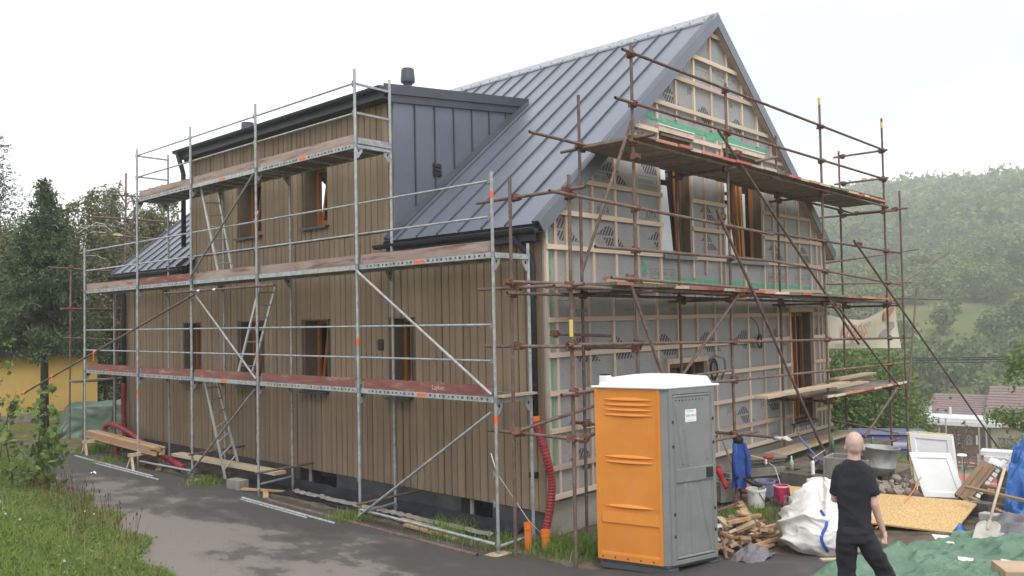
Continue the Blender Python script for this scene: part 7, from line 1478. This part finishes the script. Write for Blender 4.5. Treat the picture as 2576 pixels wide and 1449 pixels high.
uL, uM, uR, uE = su(2332, 4), su(2480, 4), su(2497, 0), su(2640, 0)
s1 = thing('school_building', 'low brown school building with mauve tiled roof and white canopy', 'building', sq(0, 0, 0))
obj('wall', sbox(su(2290, 0), uR, 0, 8, -1, 4.0), MT['brick'], s1)
obj('canopy', sbox(su(2306, -1.5), su(2516, -1.5), -1.6, 4, 4.12, 4.5), MT['canopy'], s1); obj('canopy_edge', sbox(su(2306, -2), su(2522, -2), -2.0, -1.61, 3.75, 4.2), MT['canopy'], s1)
obj('roof', MB().hexa([sq(uL, 3, 4.55), sq(uM, 3, 4.55), sq(uM, 3.2, 4.35), sq(uL, 3.2, 4.35), sq(uL + .3, 9, 6.3), sq(uM, 9, 6.3), sq(uM, 9.3, 6.1), sq(uL + .3, 9.3, 6.1)]), MT['mauvetile'], s1)
for k in range(9): f = k / 9; obj('tile_course', MB().hexa([sq(u, 3 + 6 * f + a, 4.0 + 2.3 * f + b) for a, b in ((0, .0), (0.05, .09)) for u, e_ in ((uL + .02, 0), (uM - .02, 0))] + [sq(u, 3 + 6 * f + a, 4.0 + 2.3 * f + b) for a, b in ((.62, .25), (.66, .27)) for u in (uL + .02, uM - .02)]) if False else MB().beam(sq(uL, 3 + 6 * f, 4.58 + 1.75 * f), sq(uM, 3 + 6 * f, 4.58 + 1.75 * f), .10, .06), MT['mauvetile'], s1)
for px0, px1, z0, z1 in ((2320, 2334, 1.5, 2.6), (2343, 2356, 1.4, 2.5), (2357, 2371, 1.4, 2.6), (2408, 2422, 1.2, 2.5), (2428, 2452, 1.1, 2.5), (2454, 2466, 1.2, 2.5)): w_ = obj('window', sbox(su(px0), su(px1), -.06, 0, z0 + .2, z1 + .2), MT['gutter'], s1); obj('pane', sbox(su(px0) + .12, su(px1) - .12, -.08, -.061, z0 + .32, z1 + .08), MT['film' if px0 in (2320, 2357, 2408, 2454) else 'galvdark'], w_)
for px0, px1 in ((2383, 2395), (2470, 2486)): obj('door', sbox(su(px0), su(px1), -.06, 0, 0, 2.5), MT['gutter'], s1)
for px in (2337, 2388): obj('chimney_pipe', MB().path([sq(su(px), 2, 4.45), sq(su(px), 2, 5.4)], .14, 8), MT['canopy'], s1)
s2 = thing('school_building', 'beige school wing with a higher mauve tiled roof at the right edge', 'building', sq(14, 0, 0))
obj('wall', sbox(uR + .02, uE, -.6, 8, -1, 3.7), MT['beige'], s2)
obj('roof', MB().hexa([sq(su(2478, 1), -1.5, 3.75), sq(uE, -1.5, 3.75), sq(uE, -1.2, 3.55), sq(su(2478, 1), -1.2, 3.55), sq(su(2495, 8), 9, 7.4), sq(uE, 9, 7.4), sq(uE, 9.3, 7.2), sq(su(2495, 8), 9.3, 7.2)]), MT['mauvetile'], s2)
for k in range(14): f = k / 14; obj('tile_course', MB().beam(sq(su(2478 + 17 * f, 1 + 7 * f), -1.5 + 10.5 * f, 3.78 + 3.65 * f), sq(uE, -1.5 + 10.5 * f, 3.78 + 3.65 * f), .12, .07), MT['mauvetile'], s2)
w_ = obj('window_band', sbox(su(2516), su(2563), -.68, -.61, 1.3, 2.5), MT['gutter'], s2)
for k in range(4): a, b = su(2517.5 + 11.3 * k), su(2526.5 + 11.3 * k); obj('pane', sbox(a, b, -.71, -.681, 1.4, 2.4), MT['galvdark'], w_)
# courts, fences, poles
def court(px0, px1, w0, w1, dz, name, mat, lb): 
    g = sbox(min(su(px0, w0), su(px0, w1)), max(su(px1, w0), su(px1, w1)), w0, w1, dz - .3, dz); tag(obj(name, g, MT[mat]), kind='structure')
court(2330, 2640, -10.8, -2, .10, 'sports_ground', 'courtgreen', ''); court(2330, 2640, -23, -11, .12, 'running_track', 'court', '')
court(2330, 2640, -27, -23.2, .08, 'court_edge', 'courtgreen', '')
mb_ = None
for k, w0 in enumerate((-20, -15.5)): tag(obj('track_line', sbox(su(2340, w0), su(2640, w0), w0, w0 + .12, .121, .126), MT['white']), kind='structure')
tag(obj('sand_pit', sbox(su(2345, -5), su(2450, -5), -6.5, -3, .05, .16), M('sand', (.48, .41, .28), (.56, .48, .34), 1.5, .95)), kind='structure')
fn_ = thing('board_fence', 'brown horizontal board fence along the sports court', 'fence', sq(0, -9, 0)); fa, fb = su(2340, -9), su(2600, -9)
for k in range(4): obj('fence_board', sbox(fa, fb, -9.1, -9.0, .25 + .34 * k, .25 + .34 * k + .26), MT['fenceboard'], fn_)
for k in range(12): u = fa + (fb - fa) * k / 11; obj('fence_post', sbox(u - .06, u + .06, -8.98, -8.86, 0, 1.55), MT['fenceboard'], fn_)
for k, (px, w_, h, lb) in enumerate(((2367, -16, 6.2, 'leftmost grey net pole before the brown school'), (2385, -16, 6.2, 'second grey net pole before the brown school'), (2468, -16, 5.6, 'third grey net pole before the school'), (2486, -16, 5.6, 'rightmost grey net pole at the corner of the brown school'), (2362, -20, 3.2, 'short grey pole left at the sports court'), (2466, -26, 4.4, 'grey pole standing nearer on the sports court'))): u = su(px, w_); solid('net_pole', MB().path([sq(u, w_, 0), sq(u, w_, h)], .07, 8), MT['galv'], lb, 'pole', 'poles at the sports court')
u0, u1 = su(2310, -14), su(2392, -14); gl_ = thing('goal_frame', 'pale steel frame standing before the school windows', 'frame', sq(u1, -14, 0)); obj('crossbar', MB().path([sq(u0, -14, 3.0), sq(u1, -14, 3.0)], .09, 8), MT['galv'], gl_); obj('post', MB().path([sq(u1, -14, 0), sq(u1, -14, 3.05)], .13, 8), MT['galv'], gl_); obj('post', MB().path([sq(u0, -14, 0), sq(u0, -14, 3.05)], .13, 8), MT['galv'], gl_); obj('post_cap', MB().lathe([(.2, 0), (.22, .2), (.1, .3)], 10, sq(u1, -14, 3.0)), MT['canopy'], gl_)
u = su(2426, -30); lp = thing('lamp_post', 'pale lamp post in front of the school', 'lamp', sq(u, -30, 0)); obj('post', MB().path([sq(u, -30, 0), sq(u, -30, 4.7)], .06, 8), MT['galv'], lp); obj('lamp_head', MB().lathe([(.06, -.1), (.38, .05), (.32, .16), (.02, .2)], 14, sq(u, -30, 4.75)), MT['white'], lp)
b = sq(su(2428, -24), -24, 0); b.z = hzf(b.x, b.y); decid('copper_tree', b, 6.4, .75, 'young reddish-brown tree at the edge of the sports court', 91, 'seedhead', (26, 12), .24, None, .09, .58)
b = sq(su(2560, -14), -14, 0); b.z = hzf(b.x, b.y); decid('round_shrub', b, 4.2, 1.7, 'grey-green shrub before the beige school wall', 92, 'leafbirch', (60, 40), .28, None, .08, .05)
# overhead cables
oc = thing('overhead_cables', 'three overhead cables running past the hillside', 'cable', atd(2300, 890, 40))
for k, (ya, yb) in enumerate(((884, 890), (889, 895), (897, 901))):
    a, b = atd(1930, ya, 44), atd(2720, yb, 33); obj('cable', MB().path([a.lerp(b, f) - V((0, 0, .25 * 4 * f * (1 - f))) for f in np.linspace(0, 1, 14)], .022 if k < 2 else .014, 6), MT['gutter'], oc)
# banner tied to the scaffold, seen from its back
bn = thing('banner', 'sagging beige banner seen from behind, tied to the rusty scaffold', 'banner', at(2175, 875, 'y', .3)); MT['bannercloth'] = M('thin_banner_cloth', (.50, .44, .36), (.58, .52, .44), 1.5, .7); MT['bannerred'] = M('faded_red_print', (.48, .20, .13), rough=.8); MT['bannergrey'] = M('faded_grey_print', (.27, .27, .28), rough=.8)
def bp_(u, v, off=0):
    top = 783 + 22 * math.sin(min(1, u / .55) * math.pi * .5) if u < .55 else 805 - (u - .55) / .45 * 44; px = 2062 + (2256 + 9 * v - 2062) * u; py = top + (877 - 2 * u - top) * v; p = at(px, py, 'y', .30); p.y += .05 * math.sin(u * 7 + v * 3) + off; return p
obj('cloth', MB().sheet(bp_, 26, 12), MT['bannercloth'], bn, smooth=True)
def btext(s, u, v, size, mat, bold=0):
    me = textmesh(s, size); me.materials.append(MT[mat]); c = bp_(u, v, -.012); du = (bp_(u + .05, v) - bp_(u - .05, v)).normalized(); dv = V((0, 0, 1)); n_ = du.cross(dv)
    o = obj('banner_lettering', me, None, bn, mtx=Matrix(((-du.x, dv.x, n_.x, c.x), (-du.y - 0, dv.y, n_.y, c.y - .03), (-du.z, dv.z, n_.z, c.z), (0, 0, 0, 1))))
btext('KREJSA', .40, .46, .52, 'bannerred'); btext('ZEDNICTV\u00cd', .55, .16, .17, 'bannergrey'); btext('email: zednictvi.krejsa@seznam', .36, .86, .17, 'bannergrey')
mb = MB(); 
for pts, mt in (([(.80, .06), (.93, .04), (.97, .10), (.86, .30), (.80, .26)], 'bannerred'), ([(.86, .34), (.95, .40), (.95, .52), (.82, .72), (.76, .70), (.76, .62), (.88, .48)], 'bannergrey')): obj('banner_logo', MB().add([bp_(u, v, -.045) for u, v in pts], [tuple(range(len(pts)))]), MT[mt], bn)
# ------------------------------------------------------------------ haze in the valley air
hm = bpy.data.materials.new('haze_air'); hm.use_nodes = True; n = hm.node_tree.nodes; n.clear(); pv_ = n.new('ShaderNodeVolumePrincipled'); ou = n.new('ShaderNodeOutputMaterial'); pv_.inputs['Color'].default_value = (.97, .985, 1, 1); pv_.inputs['Density'].default_value = .0012; pv_.inputs['Anisotropy'].default_value = .2; hm.node_tree.links.new(pv_.outputs[0], ou.inputs['Volume'])
hzo = obj('haze', MB().bx(-660, 645, -660, 645, -18, 112), hm); tag(hzo, 'thin pale haze in the air of the valley', 'haze', kind='stuff')
